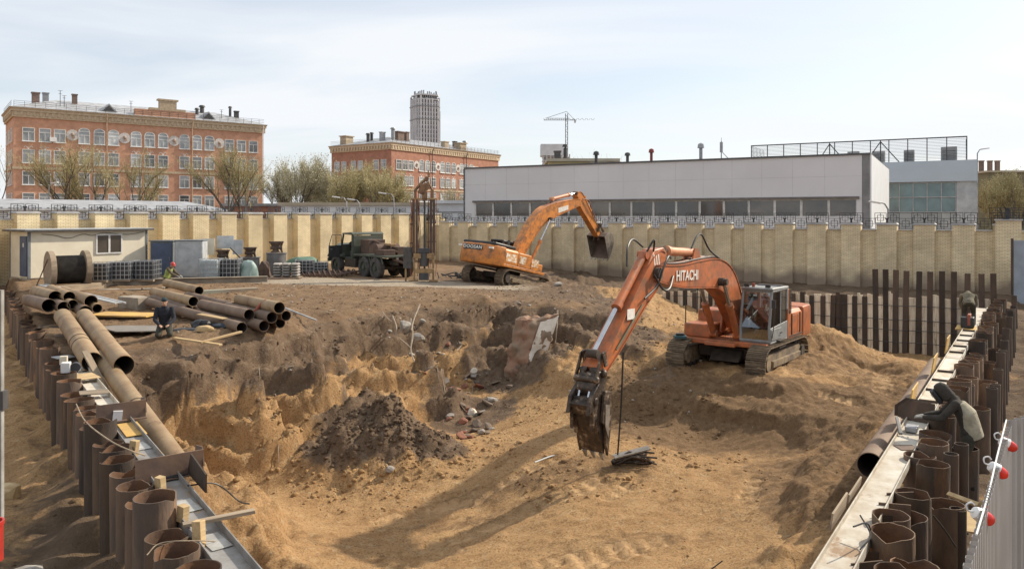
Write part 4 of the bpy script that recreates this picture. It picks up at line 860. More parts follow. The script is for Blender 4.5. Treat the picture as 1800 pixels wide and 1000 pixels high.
# right waler: wide chalky beam, -> pit side is +y in local
Rin = np.array((-RD[1], RD[0]))
rs = [(-3.2, 5.2, .37, 'wide chalky white beam at lower right, nearest length'), (5.25, 13.5, .37, 'chalky beam length beside and beyond the crouching welder'), (13.55, 27.5, .37, 'far pale beam length running up to the bending worker')]
for a, b, w, lab in rs:
    p = RP0+RD*a+Rin*.47; e = frame_at(p, RD, -.12, 'wide_beam', lab, 'beam'); channel(e, b-a, w, .12, m_beamw)
    if a > 0:
        for k in range(5): MB().bx(1.0+k*1.25, 1.04+k*1.25, -.2, .2, .001, .05).build('rib', m_rustd, e)
for k, (t, h) in enumerate([(-.2, .2), (.9, .1), (7.2, .36), (11.2, .4), (14.7, .42)]):
    p = RP0+RD*t+Rin*.73; o = MB().bx(-.45, .45, -.012, .012, -.12, h-.1).build('edge_board', m_ply if k > 1 else m_woodg); o.location = (p[0], p[1], 0); o.rotation_euler = (.15, 0, math.atan2(RD[1], RD[0]))
    tag(o, ['low grey-brown upright board nearest the camera on the pit side of the chalky beam', 'low upright board second from the camera on the chalky beam', 'yellow board standing at the pit edge before the crouching welder', 'yellow board standing at the pit edge past the crouching welder', 'farthest yellow board at the pit edge by the bending worker'][k], 'board')
# rusty plates between near right piles and the beam
for k in range(7):
    t = -1.9+k*.52; p = RP0+RD*t+Rin*.2; o = MB().bx(-.2, .2, -.01, .01, -1.6, .0).build('rusty_plate', m_rust); o.location = (p[0], p[1], -.12+random.uniform(-.15, .05)); o.rotation_euler = (0, 0, R(random.uniform(-20, 20)))
    tag(o, 'thin rusty upright plate between the chalky beam and near right piles', 'steel plate', 'plates behind the chalky beam')
# tools beside the crouching welder
p = RP0+RD*5.55+Rin*.48; e = frame_at(p, RD, -.11, 'welding_screens', 'stack of dark folded steel plates on the chalky beam before the crouching welder', 'steel plates')
for k in range(3): m = MB(); m.prism([(-.3, 0), (.3, 0), (.3, .2), (.1, .38), (-.3, .38)], -.008, .008); o = m.build('plate', m_rustd, e); o.location = (.1+k*.09, .0+k*.07, 0); o.rotation_euler = (.12, 0, R(75))
p = RP0+RD*4.75+Rin*.48; e = frame_at(p, RD, -.1, 'tool_box', 'grey metal box and clamp lying on the chalky beam at the welder', 'tools')
MB().bx(-.05, .22, -.1, .1, 0, .09).build('box', m_zinc, e, bevel=.01); MB().box((-.15, .18, .12), (.42, .06, .05), rot=(0, -.5, .3)).build('clamp', m_beam, e, bevel=.008)
o = MB().bx(-.16, .16, -.14, .14, 0, .012).build('steel_scrap', m_plate); p = RP0+RD*3.7+Rin*.42; o.location = (p[0], p[1], -.118); tag(o, 'thin square steel scrap lying on the near chalky beam', 'steel scrap')
# orange tool tray near the bending worker
p = RP0+RD*20.3+Rin*.55; e = frame_at(p, RD, -.1, 'welding_machine', 'small red and black welding set on boards by the bending worker', 'welder'); MB().bx(-.3, .15, -.2, .2, .03, .4).build('case', mat('black_case', (.03, .03, .03), None, 3, .5), e, bevel=.03); MB().bx(-.31, .16, -.1, .0, .12, .5).build('red_frame', m_oxide, e, bevel=.02); MB().bx(-.55, .4, -.3, .35, -.02, .02).build('tray', m_ply, e)
# ---------------------------------------------------------------- shoring wall of steel piles and boards
sp = np.array((SP0[0], SP0[1])); k = 0; t = .25; rnd = random.Random(5)
SA = math.atan2(SD[1], SD[0])
while t < 16.5:
    tall = t < 5.6; p = sp+SD*t; zt = (1.12 if tall else -.2)+rnd.uniform(-.12, .10)*(.35 if tall else 1)-(.0 if t < 6 else .03*(t-6))
    o = MB(); w = .24
    o.bx(-w/2, w/2, -.02, .0, -4.2, 0); o.bx(-w/2, w/2, .18, .2, -4.2, 0); o.bx(-.012, .012, .0, .18, -4.2, 0)
    o = o.build('soldier_pile', m_rustd); o.location = (p[0], p[1], zt); o.rotation_euler = (rnd.gauss(0, .008), rnd.gauss(0, .008), SA+math.pi)
    tag(o, 'tall dark H-section pile rising against the brick wall at the far right' if tall else 'dark H-section pile set between pale boards of the pit wall', 'pile', 'tall soldier piles' if tall else 'short soldier piles')
    g = rnd.choice((.47, .5, .47, .56)); 
    bw = g-w-.03+ .05
    q = sp+SD*(t+g/2)
    if k == 13: bm_, lab, gg = m_rustd, 'wide dark brown panel in the board wall right of the orange excavator', None
    else: bm_, lab, gg = m_board, 'pale vertical shoring board between dark piles', 'shoring boards'
    o = MB().bx(-bw/2, bw/2, .03, .10, -4, -.15)
    if rnd.random() < .5: o = MB(); h = bw*rnd.uniform(.4, .6); o.bx(-bw/2, -bw/2+h-.01, .03, .09, -4, -.15+rnd.uniform(0, .15)); o.bx(-bw/2+h, bw/2, .04, .10, -4, -.15)
    o = o.build('shoring_board', bm_); o.location = (q[0], q[1], (.0 if tall else -.1)+rnd.uniform(-.1, .12)-(.0 if t < 6 else .03*(t-6))); o.rotation_euler = (0, rnd.gauss(0, .01), SA+math.pi); tag(o, lab, 'board' if gg else 'panel', gg)
    t += g; k += 1
for z in (-.55, -1.25, -1.75, -2.35):
    a = sp+SD*.1; b = sp+SD*16; m = MB(); pts = [(a[0]+(b[0]-a[0])*i/24-.03, a[1]+(b[1]-a[1])*i/24-.07, z+.02*math.sin(i*1.7)-.01*i) for i in range(25)]
    o = m.tube(pts, .014, 4).build('steel_rod', m_dkm); tag(o, 'thin horizontal steel rod tied across the board wall', 'rod', 'rods across the board wall')
# ================================================================ PIPES LYING ABOUT
def lay_pipe(p0, p1, r, mt, label, group=None, name='steel_pipe', th=.016, bands=()):
    p0 = Vector(p0); p1 = Vector(p1); d = p1-p0; L_ = d.length
    e = bpy.data.objects.new(name, MB().pipe((0, 0, 0), (0, 0, L_), r, th, 28).mesh(name)); e.data.materials.append(mt); COL.objects.link(e); tag(e, label, 'pipe', group)
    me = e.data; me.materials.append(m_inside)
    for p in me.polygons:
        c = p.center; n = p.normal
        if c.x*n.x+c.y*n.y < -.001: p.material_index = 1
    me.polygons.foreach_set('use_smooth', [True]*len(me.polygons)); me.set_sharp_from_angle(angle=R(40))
    e.location = p0; e.rotation_euler = d.to_track_quat('Z', 'Y').to_euler()
    for f in bands:
        b = MB().pipe((0, 0, L_*f), (0, 0, L_*f+.05), r+.008, .02, 28).build('weld_band', m_rustd, e)
    return e
# yellow pipe on the slope beside the left beam and the two resting above it
lay_pipe(W(178, 628, 20.3), W(317, 822, 13.6), .205, m_pipe, 'long yellow-brown pipe lying down the slope beside the left beam', bands=(.55,))
lay_pipe(W(110, 556, 24.6), W(145, 608, 21.3), .25, m_pipe, 'upper length of the left big pipe in the pair at the head of the slope')
lay_pipe(W(137, 598, 21.2), W(162, 636, 19.4), .25, m_pipe, 'lower short length of the left big pipe, its mouth holding timber', bands=(.12, .3))
lay_pipe(W(148, 556, 24.6), W(192, 612, 20.6), .25, m_pipe, 'upper length of the right big pipe with dark stencilled marks')
lay_pipe(W(190, 610, 20.7), W(218, 642, 18.8), .245, m_pipe, 'lower length of the right big pipe with large open black mouth')
o = MB().box((0, 0, 0), (1.5, .16, .05)).build('timber_plank', m_woodg, bevel=.004); p = W(168, 652, 18.8); o.location = p; o.rotation_euler = (0, R(33), R(-40)); tag(o, 'weathered plank leaning out of the mouth of the left big pipe', 'plank')
# heap of pipes at the left
hp = [((62, 512, 30.5), (97, 522, 27.2), .22), ((88, 508, 30.5), (122, 522, 27), .2), ((120, 516, 29), (160, 530, 26.4), .22), ((60, 530, 28.5), (86, 537, 26.2), .23), ((92, 532, 28), (112, 540, 26.2), .2), ((110, 530, 28), (128, 535, 26.4), .17), ((128, 535, 27.8), (150, 548, 26), .21), ((155, 530, 28), (171, 542, 26.2), .16)]
for i, (a, b, r) in enumerate(hp):
    A, B = W(*a), W(*b); d = (A-B).normalized(); A = B+d*4.2; 
    lay_pipe(A, B, r, m_pipe2 if i in (3, 4, 6) else m_pipe, ['left pipe on top of the small heap below the cable reel', 'middle pipe on top of the small heap, open mouth towards the pit', 'right orange-brown pipe on top of the small heap by the metal ladder', 'lowest left pipe of the small heap behind the left piles', 'dark pipe under the middle of the small heap', 'narrow pipe with pale rim in the small heap', 'low dark pipe right in the small heap', 'smallest pipe at the right side of the small heap'][i], None)
# the big stack in the middle left
st = [((292, 497, .62), (350, 511, .62), .17, m_pipe, 'short topmost pipe of the large stack, farthest back'),
      ((270, 513, .5), (340, 530, .52), .175, m_pipe, 'second pipe of the large stack with orange rust stains'),
      ((262, 531, .22), (425, 576, .2), .165, m_pipe2, 'long brown pipe in front of the large stack behind the kneeling man'),
      ((355, 535, .48), (438, 553, .5), .17, m_pipe2, 'brown pipe in the middle of the large stack ending at a dark mouth'),
      ((420, 526, .74), (491, 541, .76), .175, m_pipe, 'olive yellow pipe on the right top of the large stack'),
      ((400, 540, .44), (478, 558, .46), .165, m_pipe2, 'dark brown pipe below the olive one in the large stack'),
      ((440, 540, .48), (503, 555, .46), .155, m_pipe2, 'rightmost brown pipe of the large stack'),
      ((385, 556, .2), (464, 573, .2), .165, m_pipe2, 'lowest pipe at the right foot of the large stack'),
      ((330, 520, .4), (410, 540, .4), .165, m_pipe2, 'pipe hidden between the two tiers of the large stack'),
      ((270, 524, .3), (330, 545, .22), .165, m_pipe2, 'brown pipe under the rust stained one in the large stack'),
      ((430, 553, .2), (493, 568, .18), .155, m_pipe2, 'pipe in the dark gap under the right end of large stack'),
      ((345, 545, .2), (440, 568, .2), .15, m_pipe2, 'low dark pipe just behind the long brown one')]
for a, b, r, mt, lab in st:
    lay_pipe(G(a[0], a[1], a[2]+.17), G(b[0], b[1], b[2]+.2), r*1.06, mt, lab)
# long pipe by the right beam
lay_pipe(W(1646, 640, 25.5), W(1530, 818, 13.8), .235, m_pipe2, 'long brown pipe lying along the pit side of the chalky beam')
# ================================================================ EXCAVATORS
def orange(n, c, d, r=.45): return mat(n, c, d, 1.6, r, .0, bump=.06, bscale=9, c3=(.17, .095, .052), s3=3.0, m3=.455, w3=.22, var=.03)
m_or1 = orange('worn_orange_paint', (.50, .145, .042), (.36, .105, .04)); m_or2 = orange('amber_orange_paint', (.68, .25, .045), (.52, .19, .05))
m_chrome = mat('chrome_rod', (.65, .66, .68), (.5, .5, .52), 3, .18, .95, bump=0); m_rodp = mat('pale_orange_barrel', (.58, .26, .13), (.46, .19, .09), 2, .5, bump=.05)
m_track = mat('muddy_track_steel', (.13, .095, .065), (.21, .16, .105), 4, .85, .2, bump=.3, bscale=20); m_under = mat('oily_undercarriage', (.03, .026, .022), (.07, .05, .035), 4, .8, bump=.2)
m_sandy = mat('sand_caked_steel', (.30, .22, .13), (.12, .09, .065), 3, .9, bump=.3)
m_buck = mat('scraped_dark_steel', (.035, .028, .024), (.12, .085, .06), 4.5, .5, .45, bump=.5, c3=(.30, .24, .18), s3=4.5, m3=.57, w3=.06)
m_bucko = mat('bucket_brown', (.10, .07, .055), (.15, .10, .075), 3, .8, .3, bump=.3); m_buckl = mat('bright_scraped_steel', (.34, .31, .27), (.20, .17, .14), 4, .5, .5, bump=.2)
m_hose = mat('black_hose', (.015, .015, .016), (.03, .028, .026), 5, .5, bump=0); m_hoseo = mat('rust_orange_hose', (.30, .10, .045), (.16, .07, .04), 5, .6, bump=0)
m_cab = mat('grey_cab_paint', (.25, .26, .255), (.18, .18, .175), 3, .5, bump=.08, var=0); m_cabd = mat('dark_cab_interior', (.03, .03, .032), (.05, .05, .05), 3, .8)
m_wl = mat('white_lettering', (.78, .76, .70), (.62, .58, .52), 8, .6, bump=0, var=0); m_bl = mat('black_panel', (.02, .02, .022), (.035, .035, .035), 4, .45, bump=0)
m_cg = see_glass('cab_glass', (.36, .43, .46), .04, .35)
def track(e, L_, h, w, y, side_):
    """belt of shoes round idler and sprocket, local x forward"""
    r = h/2-.03; m = MB(); sh = .19; path = []
    xa, xb = L_/2-r, -L_/2+r; n = int((xa-xb)/sh)
    for i in range(n): path.append((xb+(i+.5)*(xa-xb)/n, h-.03, 0))
    k = int(math.pi*r/sh)
    for i in range(k): a = (i+.5)/k*math.pi; path.append((xa+math.sin(a)*r, r+math.cos(a)*r+.0, a))
    for i in range(n): path.append((xa-(i+.5)*(xa-xb)/n, .03, math.pi))
    for i in range(k): a = math.pi+(i+.5)/k*math.pi; path.append((xb+math.sin(a)*r, r+math.cos(a)*r, a))
    for x, z, a in path:
        m.box((x, y, z), (sh*.92, w, .04), rot=(0, a, 0))
        nx, nz = math.sin(a), math.cos(a)
        for dx in (-.06, .03): m.box((x+nx*.035+math.cos(a)*dx, y, z+nz*.035-math.sin(a)*dx), (.022, w, .04), rot=(0, a, 0))
    tr = m.build('track', m_track, e, flat=True)
    f = MB(); f.prism([(xb, .28), (xa, .28), (xa+.1, h*.5), (xa-.2, h-.26), (xb+.2, h-.26), (xb-.1, h*.5)], y-w*.3, y+w*.3); f.bx(xb+.4, xa-.4, y+side_*w*.3, y+side_*w*.46, h*.36, h*.56); f.build('track_frame', m_sandy, e, bevel=.02)
    for i in range(8): MB().cyl((xb+.3+i*(xa-xb-.6)/7, y-w*.36, .22), (xb+.3+i*(xa-xb-.6)/7, y+w*.36, .22), .12, seg=14).build('track_roller', m_under, e)
    for nm, x in (('idler', xa), ('sprocket', xb)):
        s = MB(); s.cyl((x, y-w*.12, h/2), (x, y+w*.12, h/2), r-.06, seg=24); s.cyl((x, y-w*.42, h/2), (x, y+w*.42, h/2), r*.42, seg=18)
        for j in range(8): a = j*math.pi/4; s.cyl((x+math.cos(a)*r*.6, y+side_*w*.11, h/2+math.sin(a)*r*.6), (x+math.cos(a)*r*.6, y+side_*w*.15, h/2+math.sin(a)*r*.6), .035, seg=6)
        s.build(nm, m_sandy if nm == 'idler' else m_under, e)
    return tr
def catmull(P, n=6):
    P = [Vector(p) for p in P]; Q = [P[0]*2-P[1]]+P+[P[-1]*2-P[-2]]; out = []
    for i in range(1, len(Q)-2):
        for j in range(n):
            t = j/n; a, b, c, d = Q[i-1], Q[i], Q[i+1], Q[i+2]
            out.append(.5*((2*b)+(-a+c)*t+(2*a-5*b+4*c-d)*t*t+(-a+3*b-3*c+d)*t**3))
    return out+[P[-1]]
def boxbeam(pts, w, name, mt, e, n=7, y=0, bevel=.03, inset=0):
    """pts: (x, z, half depth) along the centre line -> welded box section"""
    C = catmull(pts, n); m = MB(); rings = []
    for i, p in enumerate(C):
        a = C[max(i-1, 0)]; b = C[min(i+1, len(C)-1)]; t = Vector((b.x-a.x, b.y-a.y)).normalized(); nx, nz = -t.y, t.x; hd = p.z
        rings.append([Vector((p.x+nx*hd*s, y+q*w/2, p.y+nz*hd*s)) for s, q in ((1, -1), (1, 1), (-1, 1), (-1, -1))])
    m.loft(rings); o = m.build(name, mt, e, ang=35, bevel=bevel)
    f = MB()                                     # flange lips top and bottom
    for s in (1, -1):
        rr = []
        for i, p in enumerate(C):
            a = C[max(i-1, 0)]; b = C[min(i+1, len(C)-1)]; t = Vector((b.x-a.x, b.y-a.y)).normalized(); nx, nz = -t.y, t.x; h0 = (p.z-.004)*s; h1 = (p.z+.022)*s
            rr.append([Vector((p.x+nx*h, y+q*(w/2+.022), p.y+nz*h)) for h, q in ((h0, -1), (h0, 1), (h1, 1), (h1, -1))])
        f.loft(rr)
    f.build('flange_plate', mt, o, ang=35)
    return o, C
def ram(p0, p1, f, r, e, mt, y=0, name='cylinder'):
    """barrel from p0 for fraction f, rod on to p1; points are (x, z)"""
    a = Vector((p0[0], y, p0[1])); b = Vector((p1[0], y, p1[1])); q = a.lerp(b, f); d = (b-a).normalized()
    m = MB(); m.cyl(a, q, r, seg=18); m.cyl(q-d*.14, q+d*.02, r*1.22, seg=18); m.cyl(a+Vector((0, -r*1.2, 0)), a+Vector((0, r*1.2, 0)), r*1.05, seg=14); o = m.build(name, mt, e)
    m = MB(); m.cyl(q, b, r*.55, seg=14); m.build('rod', m_chrome, o); m = MB(); m.cyl(b+Vector((0, -r*1.3, 0)), b+Vector((0, r*1.3, 0)), r*.95, seg=14); m.build('rod_eye', m_under, o)
    return o
def bucket(e, pv, ang, w, prof, mt_in, mt_side, teeth=5, th=.04, mirror=1):
    """profile in local (forward, up) from the upper lip over the back to the cutting edge"""
    c, s = math.cos(ang), math.sin(ang)
    T = lambda p: (pv[0]+(p[0]*c-p[1]*s)*mirror, pv[1]+(p[0]*s+p[1]*c))
    C = [(q.x, q.y) for q in catmull([(p[0], p[1], 0) for p in prof], 5)]; C2 = []
    cx = sum(p[0] for p in C)/len(C); cz = sum(p[1] for p in C)/len(C)
    for i, p in enumerate(C):
        a = C[max(i-1, 0)]; b = C[min(i+1, len(C)-1)]; t = Vector((b[0]-a[0], b[1]-a[1])).normalized(); nn = Vector((-t.y, t.x))
        if nn.x*(cx-p[0])+nn.y*(cz-p[1]) < 0: nn = -nn
        C2.append((p[0]+nn.x*th, p[1]+nn.y*th))
    m = MB()
    rings = [[Vector((T(a)[0], -w/2, T(a)[1])), Vector((T(a)[0], w/2, T(a)[1])), Vector((T(b)[0], w/2, T(b)[1])), Vector((T(b)[0], -w/2, T(b)[1]))] for a, b in zip(C, C2)]
    m.loft(rings); o = m.build('bucket', mt_in, e, ang=35)
    for sgn in (-1, 1): m = MB(); m.prism([T(p) for p in C], sgn*(w/2+.002), sgn*(w/2+.032)); m.build('side_plate', mt_side, o)
    # mounting ears
    for sgn in (-1, 1): m = MB(); m.prism([T(p) for p in ((-.12, .1), (.16, .14), (.42, .02), (.3, -.28), (-.25, -.3))], sgn*.16, sgn*.2); m.build('ear', mt_in, o)
    P = C[-1]; Q = C[-3]; d = Vector((P[0]-Q[0], P[1]-Q[1])).normalized()
    for i in range(teeth):
        y = -w/2+.06+i*(w-.12)/(teeth-1); m = MB(); a = T(P); b = T((P[0]+d.x*.2, P[1]+d.y*.2)); t0 = Vector((a[0], y, a[1])); t1 = Vector((b[0], y, b[1]))
        n = (t1-t0).cross(Vector((0, 1, 0))).normalized(); m.loft([[t0+n*.04+Vector((0, .05, 0)), t0+n*.04-Vector((0, .05, 0)), t0-n*.04-Vector((0, .05, 0)), t0-n*.04+Vector((0, .05, 0))], [t1+n*.01+Vector((0, .03, 0)), t1+n*.01-Vector((0, .03, 0)), t1-n*.01-Vector((0, .03, 0)), t1-n*.01+Vector((0, .03, 0))]]); m.build('tooth', m_buckl, o)
    return o
def upper(e, mt, cw_text, side_text, w=3.0, z0=1.15, ext=0):
    """deck, engine hood, counterweight, cab side panels; local x forward, y left"""
    m = MB(); m.cyl((0, 0, z0-.25), (0, 0, z0), .75, seg=32); m.build('slew_ring', m_under, e)
    m = MB(); m.bx(-2.3, 1.75, -w/2+.05, w/2-.05, z0, z0+.16); m.bx(1.0, 2.0, -.5, .5, z0, z0+.12); m.build('deck', mt, e, bevel=.02)
    # counterweight with rounded rear
    pl = [(-2.32, -w/2+.02), (-2.9, -w/2+.1), (-3.3, -w*.36), (-3.52, -w*.18), (-3.56, 0), (-3.52, w*.18), (-3.3, w*.36), (-2.9, w/2-.1), (-2.32, w/2-.02)]
    pl = [(a-ext*(a < -2.5), b) for a, b in pl]
    m = MB(); rings = []
    for z, k in ((z0-.02, .93), (z0+.12, 1.0), (z0+.78, 1.0), (z0+1.0, .985), (z0+1.08, .95)): rings.append([Vector((-2.32+(x+2.32)*k, y*(1 if k > .96 else .985), z)) for x, y in pl])
    m.loft(rings); cw = m.build('counterweight', mt, e, bevel=.03)
    # engine hood and side housings
    m = MB(); m.prism([(-w/2+.06, z0+.16), (w/2-.06, z0+.16), (w/2-.06, z0+.92), (w/2-.18, z0+1.05), (-w/2+.18, z0+1.05), (-w/2+.06, z0+.92)], -2.3, -1.05, axis='x'); m.build('engine_hood', mt, e, bevel=.03)
    m = MB(); m.bx(-1.04, .25, -w/2+.06, -.42, z0+.16, z0+.98); m.build('right_tank', mt, e, bevel=.05); m = MB(); m.bx(.26, 1.45, -w/2+.06, -.5, z0+.16, z0+.6); m.build('tool_box', mt, e, bevel=.04)
    m = MB(); m.bx(-1.04, -.42, .42, w/2-.06, z0+.16, z0+.98); m.build('left_housing', mt, e, bevel=.04)
    m = MB(); m.bx(-2.2, -1.12, -.9, .15, z0+1.052, z0+1.15); m.build('hood_lid', m_bl, e, bevel=.05)
    m = MB(); m.cyl((-1.5, -.9, z0+1.06), (-1.5, -.9, z0+1.6), .07, seg=12); m.build('exhaust', m_dkm, e)
    # access doors outlines, slats
    for x0, x1 in ((-2.2, -1.7), (-1.62, -1.1)):
        for s in (-1, 1): m = MB(); m.bx(x0, x1, s*(w/2-.058)-.004, s*(w/2-.058)+.004, z0+.26, z0+.86); m.build('access_door', mt, e, bevel=.01)
    return cw
def cab(e, mt_frame, x0, x1, y0, y1, z0, z1, slope=.22):
    fr = MB(); t = .075; zb = z0+.5
    # lower body panels, pillars, roof
    A = [(x0, z0), (x1-.02, z0), (x1+.06, zb), (x1-slope, z1-.1), (x0, z1-.1)]
    m = MB(); m.bx(x0, x1, y0, y1, z0, z0+.06); m.bx(x0, x0+.05, y0, y1, z0+.06, z0+1.0); 
    m.prism([(x0+.05, z0+.06), (x1-.03, z0+.06), (x1+.03, zb), (x0+.05, zb+.12)], y1-.03, y1); m.prism([(x0+.05, z0+.06), (x1-.03, z0+.06), (x1+.03, zb), (x0+.05, zb+.45)], y0, y0+.03)
    m.build('lower_panel', mt_frame, e, bevel=.015)
    for y in (y0+.03, y1-.03):
        fr.tube([(x1-.02, y, z0+.05), (x1+.04, y, zb), (x1-slope, y, z1-.08)], .045, 8); fr.tube([(x1-slope, y, z1-.08), (x0+.1, y, z1-.05)], .045, 8); fr.bx(x0, x0+.12, y-.035, y+.035, z0+1.0, z1-.05); fr.box((x0+(x1-x0)*.42, y, (zb+z1)/2), (.06, .05, z1-zb-.1))
    fr.tube([(x1-.01, y0, z0+.08), (x1-.01, y1, z0+.08)], .05, 8); fr.tube([(x1-slope, y0, z1-.08), (x1-slope, y1, z1-.08)], .045, 8)
    fr.build('pillar_frame', mt_frame, e)
    m = MB(); m.bx(x0-.03, x1-slope+.08, y0-.02, y1+.02, z1-.06, z1+.03); m.build('roof', mt_frame, e, bevel=.04)
    # glass
    g = MB(); g.add([(x1+.035, y0+.06, zb), (x1+.035, y1-.06, zb), (x1-slope+.005, y1-.06, z1-.12), (x1-slope+.005, y0+.06, z1-.12)], [(0, 1, 2, 3)]); g.build('windscreen', m_cg, e, flat=True)
    g = MB(); g.add([(x1-.005, y0+.06, z0+.12), (x1-.005, y1-.06, z0+.12), (x1+.03, y1-.06, zb-.03), (x1+.03, y0+.06, zb-.03)], [(0, 1, 2, 3)]); g.build('lower_windscreen', m_cg, e, flat=True)
    for y in (y0+.015, y1-.015):
        g = MB(); g.add([(x0+.12, y, zb+.14), (x1, y, zb+.02), (x1-slope, y, z1-.12), (x0+.12, y, z1-.12)], [(0, 1, 2, 3)]); g.build('side_window', m_cg, e, flat=True)
    d = MB(); d.bx(x0+(x1-x0)*.42, x1-.06, y1+.002, y1+.02, z0+.1, zb-.04); dd = d.build('door', mt_frame, e, bevel=.01); MB().tube([(x0+.85, y1+.02, zb-.2), (x0+.85, y1+.07, zb-.2), (x0+1.0, y1+.07, zb-.2), (x0+1.0, y1+.02, zb-.2)], .014, 6).build('handle', m_bl, dd)
    # interior: seat, console, levers, back wall
    m = MB(); m.bx(x0+.25, x0+.75, y0+.25, y1-.25, z0+.3, z0+.48); m.bx(x0+.2, x0+.34, y0+.25, y1-.25, z0+.48, z0+1.1); m.bx(x0+.4, x0+.9, y0+.1, y0+.24, z0+.3, z0+.65); m.bx(x0+.4, x0+.9, y1-.24, y1-.1, z0+.3, z0+.65); m.build('seat', m_cabd, e, bevel=.04)
    m = MB(); 
    for y in (y0+.35, y1-.35): m.tube([(x1-.25, y, z0+.06), (x1-.3, y, z0+.85)], .02, 6)
    m.build('travel_lever', m_bl, e)
    m = MB(); m.bx(x0+.2, x0+.5, y0+.1, y1-.1, z1+.032, z1+.06); m.build('roof_hatch', m_bl, e)
    m = MB(); m.cyl((x1-.4, y0+.3, z1+.03), (x1-.4, y0+.3, z1+.16), .05, seg=10); m.build('beacon', m_oxide, e)
    m = MB()
    for y in (y0+.15, y1-.15): m.box((x1-slope+.02, y, z1+.09), (.09, .15, .1))
    m.build('work_light', m_bl, e)
    m = MB(); m.tube([(x1-.1, y1+.02, zb-.3), (x1+.02, y1+.1, zb), (x1-.15, y1+.1, z1-.4)], .014, 6); m.build('handrail', m_bl, e)
    m = MB(); m.box((x1+.08, y1+.12, z1-.45), (.05, .12, .26)); m.build('mirror', m_bl, e)
def hose(e, pts, r, mt=None, n=5): MB().tube(catmull(pts, n), r, 7).build('hose', mt or m_hose, e)

# ---- orange excavator on the sand, arm down in the pit
CABZ = 1.12
XC = Vector((7.82, 26.35, -1.42)); XD = Vector((-.58, -.81, 0)).normalized()
ex = empty('excavator', XC, math.atan2(XD.y, XD.x), 'large worn orange excavator on the sand reaching its arm down into the pit', 'excavator', rot=(0, R(-1.5), math.atan2(XD.y, XD.x)))
for s in (-1, 1): track(ex, 4.9, 1.08, .62, s*1.32, s)
m = MB(); m.bx(-1.1, 1.1, -1.05, 1.05, .5, .85); m.prism([(-1.6, .45), (1.6, .45), (1.2, .8), (-1.2, .8)], -.5, .5); m.build('centre_frame', m_under, ex, bevel=.04)
cw = upper(ex, m_or1, '', '', z0=.98, ext=.7)
cab(ex, m_cab, -.36, 1.55, .52, 1.5, CABZ, 2.86)
MB().bx(-.44, -.30, 1.40, 1.515, 1.1, 2.8).build('cab_corner_post', m_or1, ex, bevel=.03)
MB().bx(-.9, -.45, 1.38, 1.46, 1.94, 2.75).build('rear_window', m_cg, ex)
# engine top grille like photographed block
m = MB(); m.bx(-1.7, -1.05, .2, 1.2, 2.03, 2.38); m.build('air_intake', m_zinc, ex, bevel=.06)
m = MB()
for j in range(5): m.bx(-1.72+j*.15, -1.66+j*.15, .25, 1.15, 2.33, 2.43)
m.build('grille', m_bl, ex)
boomp = [(.35, 1.55, .20), (.85, 2.2, .36), (1.7, 2.98, .47), (2.75, 3.34, .45), (4.2, 3.38, .39), (5.7, 3.38, .30), (7.3, 3.52, .2)]
bm_, _ = boxbeam(boomp, .52, 'boom', m_or1, ex)
m = MB(); m.prism([(.0, 1.3), (.9, 1.3), (.65, 2.1), (.3, 2.2)], -.42, -.34); m.prism([(.0, 1.3), (.9, 1.3), (.65, 2.1), (.3, 2.2)], .34, .42); m.build('boom_bracket', m_or1, ex, bevel=.02)
m = MB(); m.cyl((7.3, -.36, 3.52), (7.3, .36, 3.52), .15, seg=18); m.cyl((2.75, -.42, 3.1), (2.75, .42, 3.1), .13, seg=18); m.cyl((.4, -.45, 1.6), (.4, .45, 1.6), .13, seg=18); m.build('pin', m_under, bm_)
for y in (-.4, .4): ram((1.45, 1.3), (2.75, 3.1), .58, .105, ex, m_or1, y, 'boom_cylinder')
# stick: back end above the pin, tip at bucket
EL = (7.3, 3.52); TP = (10.15, 1.55)
stickp = [(6.62, 3.92, .13), (6.95, 3.80, .32), (7.35, 3.46, .40), (8.1, 2.92, .32), (9.2, 2.02, .23), (10.22, 1.28, .16)]
sk, _ = boxbeam(stickp, .42, 'stick', m_or1, ex, bevel=.025)
m = MB(); m.prism([(6.5, 4.02), (6.75, 4.2), (7.3, 4.14), (7.9, 3.52), (7.5, 3.2), (6.9, 3.55)], -.2, .2); m.build('stick_head', m_or1, sk, bevel=.03)
ram((4.3, 4.02), (6.6, 4.1), .8, .125, ex, m_rodp, 0, 'stick_cylinder')
m = MB(); m.prism([(3.9, 3.7), (4.7, 3.68), (4.45, 4.15), (4.2, 4.15)], -.16, -.12); m.prism([(3.9, 3.7), (4.7, 3.68), (4.45, 4.15), (4.2, 4.15)], .12, .16); m.build('cylinder_bracket', m_or1, bm_)
ram((7.6, 4.0), (10.2, 1.72), .56, .11, ex, m_or1, 0, 'bucket_cylinder')
m = MB()
for y in (-.27, .27): m.prism([(10.1, 1.78), (10.27, 1.76), (10.12, 1.42), (9.98, 1.45)], y-.02, y+.02); m.prism([(10.12, 1.78), (10.27, 1.72), (10.55, 1.15), (10.44, 1.1)], y-.05, y-.02)
m.build('bucket_link', m_buck, ex)
